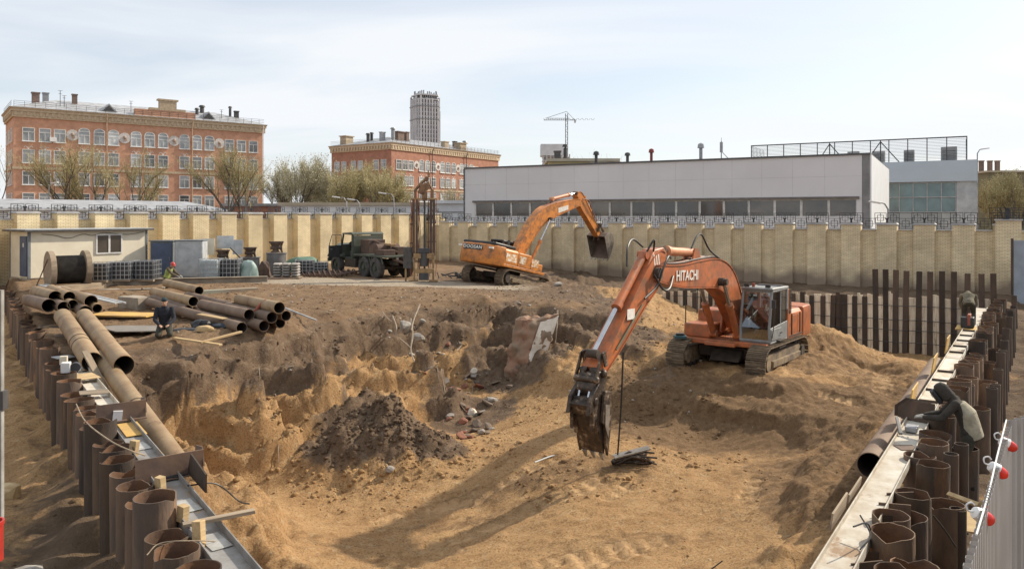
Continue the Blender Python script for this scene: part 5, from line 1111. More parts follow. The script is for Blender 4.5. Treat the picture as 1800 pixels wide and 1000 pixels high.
# quick coupler and narrow long bucket
m = MB(); m.prism([(10.05, 1.4), (10.45, 1.3), (10.6, .95), (10.42, .62), (10.05, .7), (9.95, 1.1)], -.24, .24); m.cyl((10.15, -.33, 1.27), (10.15, .33, 1.27), .09, seg=14); m.cyl((10.5, -.33, 1.17), (10.5, .33, 1.17), .08, seg=14); m.build('quick_coupler', m_buck, ex, bevel=.04)
bk_parent = ex
bk = bucket(ex, (10.2, .85), 0, .56, [(-.14, -.2), (.2, .02), (.40, -.25), (.36, -.6), (.18, -1.0), (-.04, -1.42)], m_buck, m_buck, 3)
m = MB()
for y in (-.26, .26): m.prism([(10.42, 1.1), (10.8, .8), (10.9, .42), (10.72, .5), (10.7, .02), (10.58, .3), (10.5, -.12), (10.36, .4)], y-.05, y+.05)
m.cyl((10.6, -.34, .7), (10.6, .34, .7), .09, seg=10); m.box((10.72, 0, .55), (.16, .5, .3), rot=(0, .5, 0)); m.build('ripper_jaw', m_buck, bk_parent, bevel=.015)
for y in (-.15, .12): ram((10.35, 1.35), (10.62, .72), .6, .07, bk_parent, m_buck, y, 'jaw_cylinder')
m = MB()
for y in (-.36, .36): m.prism([(10.0, .85), (10.3, .9), (10.42, .2), (10.26, .1), (10.24, -.3), (10.12, -.62), (9.98, .1)], y-.035, y+.035)
m.build('side_cutter', m_buck, bk_parent, bevel=.01)
MB().prism([(10.08, .55), (10.3, .6), (10.3, .1), (10.15, -.2)], .398, .41).build('wear_plate', m_buckl, bk)
# lettering
rotl = (R(90), 0, R(180))
MB().bx(-1.0, -.96, 1.44, 1.47, 1.2, 1.9).bx(-2.0, -1.96, 1.44, 1.47, 1.2, 1.9).bx(-2.6, -.6, 1.44, 1.465, 1.14, 1.17).build('door_seam', m_under, ex)
t_ = text('HITACHI', .40, m_wl, bm_, (5.3, .285, 3.38), (R(90), R(1), R(180)), spacing=1.02, bold=.008)
for k in range(3):
    m = MB(); m.prism([(7.0+k*.14, 3.72), (7.06+k*.14, 3.72), (7.14+k*.14, 4.02), (7.08+k*.14, 4.02)], .204, .212); m.build('stripe', m_wl, sk)
m = MB(); m.bx(8.55, 8.95, .24, .25, 2.42, 2.68); m.build('sticker', m_wl, sk).rotation_euler = (0, 0, 0)
# hoses
hose(ex, [(6.4, .25, 3.9), (6.9, .4, 3.95), (7.3, .42, 3.6), (7.5, .36, 3.2), (8.1, .3, 2.9)], .03); hose(ex, [(6.3, .28, 3.4), (6.8, .4, 3.1), (7.25, .42, 3.1), (7.6, .32, 3.5)], .03)
hose(ex, [(4.6, .1, 4.15), (4.2, .1, 4.5), (3.8, .1, 4.55), (3.3, .15, 4.1), (2.5, .2, 3.8)], .028); hose(ex, [(7.0, -.3, 4.2), (7.4, -.4, 4.4), (7.9, -.3, 4.2), (8.1, -.22, 3.7)], .026)
hose(ex, [(7.6, .3, 4.1), (7.8, .4, 4.4), (8.0, .3, 4.1)], .026)
for k, dz in enumerate((-.16, -.05, .06, .17)):
    pts = [(p[0], dz, p[1]+p[2]*1.02+.06) for p in boomp[1:]]; hose(ex, pts, .025, m_hose if k % 2 else m_hoseo)
hose(ex, [(1.3, -.55, 1.5), (1.9, -.6, 2.2), (2.2, -.5, 2.9), (2.4, -.35, 3.6)], .03); hose(ex, [(8.1, .24, 2.75), (8.9, .26, 2.2), (9.5, .24, 1.75)], .022, mat('greenish_line', (.16, .17, .10), None, 3))
# guard rails and steps
m = MB(); m.tube([(.4, -1.4, 1.8), (.4, -1.4, 2.7), (1.4, -1.4, 2.7), (1.4, -1.4, 1.5)], .02, 6); m.build('handrail', m_bl, ex)
for y in (1.62,): m = MB(); m.bx(.2, .9, 1.34, 1.6, 1.16, 1.2); m.bx(.2, .9, 1.4, 1.6, .95, .99); m.build('step', m_under, ex)
m = MB(); m.cyl((-.2, -.9, 2.1), (-.2, -.9, 2.22), .09, seg=12); m.build('filler_cap', m_bl, ex)
# small blue box on the track
o = MB().bx(-.2, .2, -.13, .13, 0, .1).build('grease_box', mat('teal_plastic', (.05, .13, .15), (.03, .09, .10), 4, .5), bevel=.02); MB().bx(-.14, .14, -.08, .08, .101, .17).build('lid', m_bl, o, bevel=.02)
lp = Matrix.Rotation(math.atan2(XD.y, XD.x), 3, 'Z') @ Vector((2.0, -1.32, 1.17)); o.location = XC+lp; tag(o, 'small teal box with dark lid resting on the left front of the excavator track', 'box')
# cable hanging from the stick to a tangled black bundle on the ground
pA = XC+Matrix.Rotation(math.atan2(XD.y, XD.x), 3, 'Z') @ Vector((9.1, .25, 1.9)); gp = W(1085, 762, 18.6); gp.z = Hs(gp.x, gp.y)+.1
o = MB().tube([pA, pA.lerp(gp, .5)+Vector((.02, 0, 0)), gp], .022, 6).build('hanging_hose', m_hose); tag(o, 'black hose hanging straight down from the excavator arm', 'hose')
o = MB(); rnd = random.Random(3)
for k in range(16):
    a = Vector((rnd.uniform(-.2, .1), rnd.uniform(-.1, .1), rnd.uniform(0, .1))); b = Vector((rnd.uniform(.5, .95), rnd.uniform(-.15, .15), rnd.uniform(.0, .25))); o.tube([a, a.lerp(b, .5)+Vector((0, 0, rnd.uniform(.03, .2))), b], rnd.uniform(.02, .045), 6)
o = o.build('hose_bundle', m_buck); o.location = gp-Vector((0, 0, .08)); tag(o, 'tangled dark bundle of steel and hose on the sand beside the bucket', 'bundle')
MB().box((.35, 0, .3), (.9, .28, .03), rot=(0, -.22, .1)).build('scrap_strip', m_buckl, o)

# ---- amber excavator seen from behind, bucket raised
YC = Vector((-.4, 46.3, -.55)); YD = Vector((.616, .788, 0)).normalized(); ya = math.atan2(YD.y, YD.x)
ey = empty('excavator', YC, 0, 'amber orange excavator tilted nose-down by the wall, bucket raised against the bricks', 'excavator')
ey.rotation_euler = (Matrix.Rotation(ya, 3, 'Z') @ Matrix.Rotation(R(11), 3, 'Y') @ Matrix.Rotation(R(3), 3, 'X')).to_euler()
for s in (-1, 1): track(ey, 4.7, 1.05, .62, s*1.28, s)
m = MB(); m.bx(-1.1, 1.1, -1.05, 1.05, .5, .85); m.build('centre_frame', m_under, ey, bevel=.04)
cw = upper(ey, m_or2, '', '')
MB().bx(-3.565, -3.54, -.72, .72, 1.84, 2.12).build('name_panel', m_bl, cw, bevel=.006)
text('DOOSAN', .25, m_wl, cw, (-3.572, 0, 1.98), (R(90), 0, R(-90)), spacing=1.1, bold=.006, sx=1.25)
for s in (-1, 1): MB().bx(-3.35, -3.22, s*1.15-.14, s*1.15+.14, 2.0, 2.1).build('reflector', m_wl, cw)
m_stk = mat('white_stickers', (.72, .68, .6), (.55, .3, .12), 5, .6, bump=0, width=.1)
for a, b in ((-2.2, -1.2), (-.9, -.3), (.3, 1.0)): MB().bx(a, b, -1.452, -1.446, 1.5, 1.95).build('sticker', m_stk, ey)
cab(ey, m_bl, -.3, 1.5, .5, 1.48, 1.32, 2.85)
MB().bx(-3.1, -1.15, -1.25, 1.2, 2.232, 2.42).build('rear_hood', m_bl, ey, bevel=.06)
bp2 = [(.35, 1.75, .2), (.8, 2.6, .34), (1.45, 3.75, .42), (2.4, 4.9, .46), (3.6, 5.55, .42), (5.0, 6.15, .32), (6.3, 6.65, .2)]
b2, _ = boxbeam(bp2, .5, 'boom', m_or2, ey)
m = MB(); m.prism([(.0, 1.3), (.9, 1.3), (.65, 2.1), (.3, 2.2)], -.42, -.34); m.prism([(.0, 1.3), (.9, 1.3), (.65, 2.1), (.3, 2.2)], .34, .42); m.build('boom_bracket', m_or2, ey, bevel=.02)
m = MB(); m.prism([(3.9, 5.42), (4.95, 5.86), (4.86, 6.14), (3.78, 5.72)], -.262, -.256); m.build('white_panel', m_wl, b2)
for y in (-.38, .38): ram((1.4, 1.45), (2.95, 4.85), .55, .1, ey, m_or2, y, 'boom_cylinder')
s2, _ = boxbeam([(5.85, 7.1, .14), (6.2, 7.0, .3), (6.7, 6.6, .38), (7.7, 5.95, .3), (9.3, 4.9, .18)], .4, 'stick', m_or2, ey, bevel=.025)
ram((3.3, 6.2), (5.85, 7.15), .72, .115, ey, m_rodp, 0, 'stick_cylinder'); ram((6.9, 7.1), (9.0, 5.6), .5, .1, ey, m_or2, 0, 'bucket_cylinder')
m = MB()
for y in (-.25, .25): m.prism([(8.9, 5.65), (9.1, 5.6), (9.75, 5.25), (9.65, 5.1)], y-.03, y+.03); m.prism([(8.95, 5.6), (9.1, 5.6), (9.0, 5.05), (8.85, 5.1)], y-.03, y+.03)
m.cyl((9.1, -.35, 5.6), (9.1, .35, 5.6), .09, seg=12); m.build('bucket_link', m_buck, ey)
bk2 = bucket(ey, (9.35, 4.85), R(12), 1.45, [(-.25, .0), (.35, .25), (.85, .0), (.95, -.55), (.75, -1.1), (.4, -1.6)], m_bucko, m_buckl, 5)
for k, y in enumerate((-.2, -.12, -.04, .04, .12, .2)): hose(ey, [(p[0]-.03, y, p[1]+p[2]*1.0+.07) for p in bp2[:5]], .028, m_hoseo)
hose(ey, [(6.5, -.25, 6.9), (7.1, -.34, 6.9), (7.8, -.3, 6.3), (8.6, -.25, 5.8)], .03, m_hoseo)

# ================================================================ DRILLING TRUCK
m_olive = mat('faded_olive_paint', (.085, .095, .07), (.06, .065, .05), 2.4, .6, bump=.05, c3=(.16, .12, .08), s3=3, m3=.62, w3=.1, var=0)
m_rubber = mat('dusty_rubber', (.055, .052, .05), (.10, .09, .08), 4, .95, bump=.3); m_rigb = mat('rig_rust_brown', (.14, .085, .06), (.09, .06, .05), 3, .8, .2, bump=.2, var=0); m_rigy = mat('rig_yellow_brown', (.40, .26, .12), (.24, .15, .08), 3, .8, .1, bump=.2, var=0)
rearp = Vector((-6.85, 46.4)); TD = Vector((-.64, .77)).normalized()
tk = empty('drilling_truck', (rearp.x, rearp.y, 0.02), math.atan2(TD.y, TD.x), 'dark green six-wheel truck with open cab door carrying drilling rig gear', 'truck')
def wheel(x, y, r=.64):
    m = MB(); w = .38; prof = [(r*.55, -w/2), (r*.92, -w/2), (r, -w*.36), (r, w*.36), (r*.92, w/2), (r*.55, w/2)]; rings = []
    for k in range(36): a = k/36*2*math.pi; rings.append([Vector((x+math.cos(a)*q*(1+(.02 if k % 2 and q > r*.95 else 0)), y+t, r+math.sin(a)*q)) for q, t in prof])
    rings.append(rings[0]); m.loft(rings, False); o = m.build('wheel', m_rubber, tk, ang=40)
    s = 1 if y > 0 else -1; m = MB(); m.cyl((x, y-w*.3, r), (x, y+w*.3, r), r*.56, seg=24); m.cyl((x, y+s*w*.3, r), (x, y+s*w*.52, r), r*.22, seg=14)
    for j in range(8): a = j*math.pi/4; m.cyl((x+math.cos(a)*r*.38, y+s*w*.3, r+math.sin(a)*r*.38), (x+math.cos(a)*r*.38, y+s*w*.36, r+math.sin(a)*r*.38), .03, seg=6)
    m.build('rim', m_olive, o)
for x in (.8, 2.2, 5.9):
    for y in (-1.02, 1.02): wheel(x, y)
m = MB()
for y in (-.42, .42): m.bx(-.6, 7.0, y-.05, y+.05, .85, 1.1)
for x in (.8, 2.2, 5.9): m.cyl((x, -.9, .64), (x, .9, .64), .12, seg=12); m.sph((x, 0, .64), .25, 12, 8)
m.bx(3.3, 4.6, -1.1, -.5, .6, 1.05); m.bx(3.3, 4.7, .55, 1.15, .55, 1.1); m.build('chassis', m_under, tk, bevel=.02)
m = MB(); m.bx(-.5, 3.5, -1.15, 1.15, 1.3, 1.42); 
for x0, x1 in ((.05, 1.5), (1.5, 2.95)):
    for s in (-1, 1): m.tube([(x0, s*1.05, .9), (x0+.2, s*1.05, 1.33), (x1-.2, s*1.05, 1.33), (x1, s*1.05, .9)], .06, 6)
m.build('bed', m_olive, tk, bevel=.01)
# cab, long hood
m = MB(); m.prism([(3.7, 1.15), (5.3, 1.15), (5.3, 2.0), (5.1, 2.62), (3.95, 2.72), (3.7, 2.55)], -1.1, -1.04); m.bx(3.7, 3.76, -1.04, 1.04, 1.15, 2.55); m.bx(3.76, 5.3, -1.04, 1.04, 1.1, 1.16); m.prism([(3.7, 2.58), (5.1, 2.62), (5.1, 2.7), (3.9, 2.76), (3.7, 2.66)], -1.12, 1.12); m.bx(5.24, 5.3, -1.04, 1.04, 1.16, 1.95); 
for y in (-1.0, 0, 1.0): m.tube([(5.28, y, 1.95), (5.08, y, 2.62)], .035, 6)
m.bx(3.76, 3.9, 1.0, 1.1, 1.15, 2.6); m.tube([(5.25, 1.06, 1.15), (5.25, 1.06, 1.95), (5.08, 1.06, 2.6)], .045, 6); m.build('cab', m_olive, tk, bevel=.02)
m = MB(); m.prism([(-1.0, 1.3), (1.0, 1.3), (.85, 1.85), (.5, 2.0), (-.5, 2.0), (-.85, 1.85)], 5.302, 6.7, axis='x'); m.build('hood', m_olive, tk, bevel=.04)
m = MB()
for s in (-1, 1): m.prism([(5.1, 1.2), (5.3, 1.5), (6.6, 1.5), (6.95, 1.2), (6.95, 1.1), (6.5, 1.38), (5.4, 1.38), (5.2, 1.1)], s*1.05-.2, s*1.05+.2)
m.bx(6.9, 7.05, -1.2, 1.2, .8, 1.05); m.build('fender', m_olive, tk, bevel=.02)
for y in (-.75, .75): MB().cyl((6.9, y, 1.35), (7.0, y, 1.35), .12, seg=14).build('headlight', m_wl, tk)
d = MB(); d.bx(0, .05, 0, 1.0, 0, .75); d.tube([(.02, .03, .75), (.02, .03, 1.42), (.02, .75, 1.42), (.02, .97, .75)], .03, 6); d.tube([(.02, .45, .75), (.02, .45, 1.42)], .02, 6); d = d.build('door', m_cabd, tk, bevel=.01); d.location = (5.2, 1.08, 1.15); d.rotation_euler = (0, 0, R(8)); MB().bx(-.03, -.002, .75, .9, .5, .54).build('handle', m_zinc, d)
m = MB(); m.bx(4.0, 4.5, -.9, .9, 1.2, 1.55); m.bx(3.85, 4.0, -.9, .9, 1.5, 2.1); m.tube([(5.0, .55, 1.95), (4.85, .55, 2.0)], .16, 12); m.build('seat', m_cabd, tk, bevel=.03)
g = MB(); g.bx(3.66, 3.69, -.35, .05, 1.95, 2.3); g.build('rear_window', m_mull, tk); g = MB(); g.bx(3.655, 3.662, -.3, -.17, 1.99, 2.26); g.bx(3.655, 3.662, -.12, .01, 1.99, 2.26); g.build('rear_pane', m_hwin, tk)
m = MB()
for k in range(5): m.bx(3.5, 5.2, -1.11-.02, -1.105, 1.3+k*.11, 1.36+k*.11)
m.build('side_rib', m_olive, tk)
m = MB(); m.bx(2.6, 3.6, -.6, .6, 1.42, 2.3); m.cyl((1.4, -.8, 1.75), (1.4, .8, 1.75), .32, seg=20); m.bx(.3, 1.0, -.8, -.1, 1.42, 1.9); m.bx(.2, 1.2, .1, .9, 1.42, 1.75); m.tube([(.2, 0, 1.6), (2.4, .2, 2.2), (3.3, .3, 2.25)], .07, 8); m.build('winch_gear', m_rigb, tk, bevel=.02)
m = MB(); m.bx(.2, 2.5, -1.1, -.9, 1.42, 1.55); m.bx(.6, 1.8, -.2, .2, 1.95, 2.1); m.build('yellow_gear', m_rigy, tk, bevel=.02)
MB().cyl((3.62, .3, 1.4), (3.62, .3, 1.85), .1, seg=12).build('hydraulic_tank', m_zinc, tk)
m = MB(); m.tube([(-.2, 0, 1.2), (-1.2, 0, 1.5)], .12, 8); m.tube([(-.2, .5, 1.2), (-1.2, .3, 1.0)], .08, 8); m.build('rig_arm', m_rigb, tk)
# the mast: a thing of its own standing behind the truck
mp_ = W(745, 488, 44.6); e = empty('drilling_rig', (mp_.x, mp_.y, .0), R(8), 'tall rusty drilling mast of parallel rails with yellow clamps behind the truck', 'drilling rig'); e.scale = (.8, .9, 1)
m = MB()
for x in (-.62, .62):
    for dx in (-.11, .11): m.bx(x+dx-.085, x+dx+.085, -.12, .12, 1.5, 4.85)
m.build('guide_rail', m_rigb, e)
m = MB(); m.cyl((.05, 0, .2), (.05, 0, 5.0), .07, seg=12); m.build('drill_rod', m_dkm, e)
m = MB(); m.bx(-.95, .95, -.15, .15, 4.75, 4.85); m.bx(-.75, .75, -.2, .2, 1.35, 1.65); m.bx(-.75, .75, -.2, .2, .5, .75); m.bx(-.75, -.62, -.12, .12, 0, 1.4); m.bx(.62, .75, -.12, .12, 0, 1.4); m.build('clamp_frame', m_rigy, e, bevel=.02)
for a, b in ((-1.1, -.4), (.4, 1.0)): MB().bx(a, b, -.35, .35, 0, .11).build('foot_plate', m_rigy, e, bevel=.02)
m = MB()
for x in (-.62, .62): m.bx(x-.1, x+.1, -.12, .12, 4.85, 5.35)
m.tube([(-.62, 0, 5.3), (-.15, 0, 5.75), (.25, 0, 6.0)], .1, 4); m.tube([(.62, 0, 5.3), (.3, 0, 5.8)], .09, 4); m.box((-.1, 0, 5.35), (.5, .3, .6), rot=(0, .4, 0)); m.cyl((.15, -.15, 5.5), (.15, .15, 5.5), .24, seg=14); m.cyl((.2, -.1, 5.95), (.2, .1, 5.95), .16, seg=14); m.box((.05, 0, 4.95), (.4, .3, .5)); m.box((.32, 0, 6.2), (.1, .1, .5)); m.build('crown_block', mat('crown_rust', (.26, .15, .08), (.14, .08, .05), 3, .85, bump=.2), e, bevel=.02)
m = MB(); rnd = random.Random(8)
for x in (-.95, -.86, -.42, -.3, .35, .45, .9):
    pts = [(x+rnd.gauss(0, .03), rnd.uniform(-.1, .15), z) for z in np.linspace(4.75, .3, 7)]; m.tube(pts, .02+.012*(x < -.8), 5)
m.build('hydraulic_hose', m_hoseo, e)
m = MB(); m.cyl((-.35, .05, .6), (-.35, .05, 4.6), .035, seg=8); m.cyl((.33, .05, .8), (.33, .05, 4.7), .035, seg=8)
for z in (2.2, 3.3): m.bx(-1.0, -.7, -.05, .05, z, z+.07); m.bx(.2, .9, -.03, .03, z+.1, z+.15)
m.build('feed_rod', m_rigb, e); m = MB(); m.bx(-.4, .4, -.25, .25, 1.66, 1.95); m.cyl((0, 0, .9), (0, 0, 1.66), .3, seg=16); m.build('drill_head', m_dkm, e, bevel=.03); MB().bx(-.35, .35, -.3, .3, .1, .5).build('base_block', m_dkm, e, bevel=.03)
MB().cyl((-1.15, 0, .8), (-1.15, 0, 2.0), .33, seg=18).build('hose_drum', m_rubber, e); MB().cyl((-1.3, -.1, 0), (-1.3, -.1, 1.9), .07, seg=8).build('support_leg', m_rigy, e)
# ================================================================ SITE YARD
m_cream = mat('cream_panel_wall', (.72, .66, .52), (.65, .59, .46), 1.5, .6, bump=.03, var=0); m_blue = mat('dull_blue_door', (.07, .10, .17), (.05, .07, .12), 2, .5, bump=.05)
m_galv = mat('pale_galvanised', (.50, .52, .53), (.36, .38, .39), 2, .5, .2, bump=.05); m_gdk = mat('grey_blue_side', (.17, .19, .21), None, 2, .6)
m_concs = mat('dirty_concrete', (.36, .31, .24), (.24, .20, .16), 2, .95, bump=.3, c3=(.42, .24, .13), s3=1.2, m3=.62, w3=.1)
DLa = math.atan2(DL.y, DL.x)
# site office, parallel to the left wall
c = W(50, 487, 39.0); c.z = .62
oc = empty('site_office', c, DLa, 'cream site office cabin with flat overhanging roof, double window and blue end door', 'cabin')
L_, D_, H_ = 6.1, 2.4, 2.38
MB().bx(0, L_, 0, D_, 0, H_).build('wall', m_cream, oc, bevel=.02)
m = MB(); m.bx(-.28, L_+.25, -.3, D_+.3, H_+.002, H_+.09); rf = m.build('roof', m_dkm, oc); MB().bx(-.24, L_+.2, -.26, D_+.2, H_+.092, H_+.13).build('roof_sheet', m_galv, rf)
for x, y in ((-.02, -.02), (L_-.1, -.02), (-.02, D_-.1)): MB().bx(x, x+.12, y, y+.12, 0, H_-.002).build('corner_post', m_gdk, oc)
m = MB(); w0, w1, z0, z1 = 3.28, 4.68, 1.12, 2.2; t = .07
for a, b, c_, d in ((w0, w0+t, z0, z1), (w1-t, w1, z0, z1), (w0+t, w1-t, z0, z0+t), (w0+t, w1-t, z1-t, z1), ((w0+w1)/2-.05, (w0+w1)/2+.05, z0+t, z1-t)): m.bx(a, b, -.06, -.002, c_, d)
wf = m.build('window', m_white, oc)
for a, b in ((w0+t, (w0+w1)/2-.05), ((w0+w1)/2+.05, w1-t)): MB().bx(a, b, -.03, -.004, z0+t, z1-t).build('pane', m_hwin, wf)
d = MB().bx(-.05, -.002, .15, 1.0, .1, 2.15).build('door', m_blue, oc, bevel=.01); MB().bx(-.055, -.051, .45, .6, 1.6, 1.8).build('door_sign', m_white, d); MB().tube([(-.05, .88, 1.1), (-.1, .88, 1.1), (-.1, .78, 1.1)], .012, 6).build('handle', m_zinc, d)
m = MB(); m.bx(-.05, L_, .05, D_-.05, -.35, -.002); m.build('plinth', m_concs, oc)
pts = catmull([(.6, 2.25, 0), (1.2, 2.18, 0), (1.9, 2.02, 0), (2.6, 2.22, 0), (3.1, 2.14, 0), (3.7, 2.27, 0), (5.0, 2.16, 0), (5.9, 2.3, 0)], 4); MB().tube([(p.x, -.035, p.y) for p in pts], .013, 5).build('cable', m_hose, oc)
# metal cabinets right of the office
def cabinet(pxa, pxb, py, Y, z, h, lab, mt, door=None, rz=DLa*.0, dep=1.1, name='metal_cabinet'):
    a = W(pxa, HZ, Y); b = W(pxb, HZ, Y); e = empty(name, (a.x, Y, z), rz, lab, 'cabinet'); w = b.x-a.x
    MB().bx(0, w, 0, dep, 0, h).build('case', mt, e, bevel=.015); MB().bx(-.05, w+.05, -.08, dep+.05, h+.002, h+.05).build('top', m_gdk, e)
    if door:
        d = MB().bx(.06, w-.06, -.03, -.002, .08, h-.1).build('door', door, e, bevel=.01); MB().bx(w-.2, w-.17, -.06, -.031, h*.45, h*.55).build('handle', m_zinc, d)
    return e, w
cabinet(264, 304, 0, 43.5, .42, 1.95, 'dull blue metal cabinet with lean-to top beside the site office', m_gdk, m_blue)
e, w = cabinet(308, 354, 0, 42.6, .42, 2.0, 'tall pale steel locker standing beside the blue cabinet', m_galv, m_galv, rz=R(8)); MB().bx(-.02, -.002, 0, 1.1, 0, 2.0).build('dark_side', m_gdk, e)
def panel(px, py, Y, w, h, lab, mt, z=None, rx=.12, rz=0, name='leaning_board', cat='board'):
    p = W(px, py, Y); e = MB().bx(-w/2, w/2, -.03, 0, 0, h).build(name, mt, bevel=.004); e.location = (p.x, Y, p.z if z is None else z); e.rotation_euler = (rx, 0, rz); tag(e, lab, cat); return e
panel(366, 448, 44.6, .75, .95, 'cream panel with rusty edge propped behind the white tank cage', m_cream, rx=-.05); panel(396, 437, 45, 1.0, .75, 'white board framed in rust behind the mixer head', m_galv, rx=-.05); panel(418, 447, 45, .6, .85, 'small white board right of the framed board', m_galv, rx=-.05)
# cages (intermediate tanks) 
m_wire = mat('galvanised_wire', (.50, .52, .54), (.38, .40, .42), 4, .4, .6, bump=0)
def cage(px, py, Y, lab, tankm, w=1.05, h=1.0, rz=0, zb=None, fill=1.0):
    p = W(px, py, Y); e = empty('tank_cage', (p.x, Y, p.z if zb is None else zb), rz, lab, 'tank cage', None)
    m = MB(); m.bx(-w/2+.04, w/2-.04, -w/2+.04, w/2-.04, .12, h*fill-.04); m.build('tank', tankm, e, bevel=.07)
    m = MB(); t = .011
    for i in range(6):
        a = -w/2+i*w/5
        for y in (-w/2, w/2): m.bx(a-t, a+t, y-t, y+t, .1, h); m.bx(y-t, y+t, a-t, a+t, .1, h)
    for k in range(5):
        z = .12+k*(h-.12)/4
        for y in (-w/2, w/2): m.bx(-w/2, w/2, y-t*1.3, y+t*1.3, z-t, z+t); m.bx(y-t*1.3, y+t*1.3, -w/2, w/2, z-t, z+t)
    m.build('wire_cage', m_wire, e, flat=True); MB().bx(-w/2, w/2, -w/2, w/2, 0, .1).build('pallet', m_woodg, e, bevel=.01)
    return e
m_blk = mat('black_plastic', (.02, .021, .024), (.045, .045, .05), 3, .5, bump=.1); m_trans = mat('milky_plastic', (.42, .47, .48), (.30, .34, .35), 2, .4, bump=.03)
cage(176, 490, 38.0, 'black tank in wire cage nearest the cable reel', m_blk, 1.0, .95, .1, zb=.55); cage(215, 490, 38.6, 'black tank in wire cage in the middle of the row before the site office', m_blk, 1.0, .98, .1, zb=.55); cage(258, 489, 39.2, 'black tank in wire cage at the right end of the office wall', m_blk, 1.05, 1.05, .05, zb=.5)
cage(371, 485, 41.8, 'milky white tank in wire cage right of the pale locker', m_trans, 1.05, 1.1, .1, zb=.38); cage(406, 483, 42.2, 'dark tank in wire cage between the white tank and the teal tarp', m_blk, 1.0, 1.1, .1, zb=.36)
cage(536, 470, 47.5, 'black wire cage tank in front of the green tarpaulin', m_blk, 1.1, .95, .2, zb=.15); cage(562, 472, 47.8, 'second dark cage tank by the truck, right of the green tarpaulin', m_blk, 1.0, .85, .2, zb=.12)
def blob(px, py, Y, sx, sy, sz, lab, mt, name, cat, seed, zb=None, k=.18):
    p = W(px, py, Y); rnd = random.Random(seed); m = MB(); seg, rings = 28, 14; rs = []; ph = [rnd.uniform(0, 6.28) for _ in range(6)]
    for i in range(rings+1):
        th = math.pi*.5*i/rings; row = []
        for j in range(seg):
            a = 2*math.pi*j/seg; q = 1+k*(math.sin(3*a+ph[0]+2*th)*.5+math.sin(7*a+ph[1]-3*th)*.25+math.sin(13*a+ph[2]+5*th)*.12)
            row.append(Vector((math.cos(a)*math.cos(th)**.6*sx*q, math.sin(a)*math.cos(th)**.6*sy*q, math.sin(th)**.8*sz*(1+k*.6*math.sin(2*a+ph[3])*math.cos(th)+k*.3*math.sin(5*a+ph[4])*math.cos(th)))))
        rs.append(row)
    m.loft(rs); o = m.build(name, mt); o.location = (p.x, Y, p.z if zb is None else (Hs(p.x, Y)-.02 if Y < 30 else zb)); return tag(o, lab, cat)
m_teal = mat('teal_tarp', (.22, .33, .29), (.36, .45, .42), 3, .5, bump=.3); m_green = mat('green_tarp', (.10, .19, .13), (.065, .13, .09), 2.5, .6, bump=.4)
blob(437, 480, 42.6, .5, .45, .95, 'teal plastic wrapped bundle right of the dark cage tank', m_teal, 'tarp_bundle', 'tarpaulin', 3, zb=.4)
blob(532, 462, 50, 1.15, .9, 1.05, 'dark green tarpaulin heaped over goods by the yellow wall', m_green, 'tarpaulin', 'tarpaulin', 5, zb=.1)
# mixers
def mixer(px, Y, zb, r, h, round_, lab, hs=1.0):
    p = W(px, HZ, Y); e = empty('slurry_mixer', (p.x, Y, zb), .2, lab, 'mixer')
    m = MB()
    if round_: m.cyl((0, 0, 0), (0, 0, h), r, seg=28); m.cyl((0, 0, h), (0, 0, h+.05), r*1.06, seg=28)
    else: m.bx(-r, r, -r, r, 0, h); m.bx(-r*1.08, r*1.08, -r*1.08, r*1.08, h, h+.05)
    m.build('tank', mat('grey_tank', (.20, .20, .20), (.13, .12, .115), 2, .7, .2, bump=.1), e)
    m = MB(); m.bx(-.36*hs, .36*hs, -.25, .25, h+.56*hs, h+.64*hs)
    m.tube([(-.05, 0, h+.05), (-.05, 0, h+.2), (-.05, 0, h+.34*hs), (-.05, 0, h+.57*hs)], [.3*hs, .15*hs, .17*hs, .3*hs], 14); m.tube([(.3*hs, 0, h+.05), (.2*hs, 0, h+.3*hs), (.3*hs, 0, h+.57*hs)], [.05, .09, .05], 8); m.cyl((-.3*hs, -.1, h+.3*hs), (.3*hs, -.1, h+.3*hs), .1, seg=10); m.build('mixer_head', mat('mixer_dark', (.07, .05, .045), (.13, .085, .06), 4, .8, bump=.1), e)
mixer(440, 46, .2, .5, 1.1, False, 'square grey slurry mixer left of the round one, dark frame on top'); mixer(486, 46.2, .2, .58, 1.35, True, 'round grey slurry tank with dark mixer head beside the cement bags', 1.15)
mixer(392, 44.8, .6, .45, .6, False, 'small rusty mixer with motor behind the cage tanks', 1.0)
o = MB().tube([(0, 0, 1.6), (.6, 0, 1.0), (1.0, -.1, .3)], .05, 8).build('pipe_brace', m_dkm); p = W(405, HZ, 43.8); o.location = (p.x, 43.8, .4); tag(o, 'dark diagonal pipe leaning from the small mixer to the ground', 'pipe')
blob(465, 470, 44.5, .35, .3, .9, 'small dark rusty pump standing between the two grey mixers', m_rigb, 'pump', 'pump', 9, zb=.25, k=.45)
# cement bags
p = W(504, 477, 44.2); e = empty('bag_pallet', (p.x, p.y, .22), .05, 'grey stack of cement bags on a pallet in front of the round tank', 'bag stack')
m_bag = mat('cement_bag', (.33, .31, .29), (.26, .24, .22), 3, .8, bump=.2)
for k in range(5):
    for i in range(3):
        m = MB(); rr = []
        for a in np.linspace(-1, 1, 7): q = math.sqrt(max(0, 1-a**6))*.9+.1; rr.append([Vector((a*.25, math.cos(b)*.38*q, math.sin(b)*.085*q)) for b in np.linspace(0, 2*math.pi, 13)[:-1]])
        m.loft(rr); o = m.build('bag', m_bag, e); o.location = (-.5+i*.51, 0, .2+k*.155)
m = MB(); m.bx(-.8, .8, -.45, .45, .05, .1)
for y in (-.4, 0, .4): m.bx(-.8, .8, y-.05, y+.05, 0, .05)
m.build('pallet', m_woodg, e)
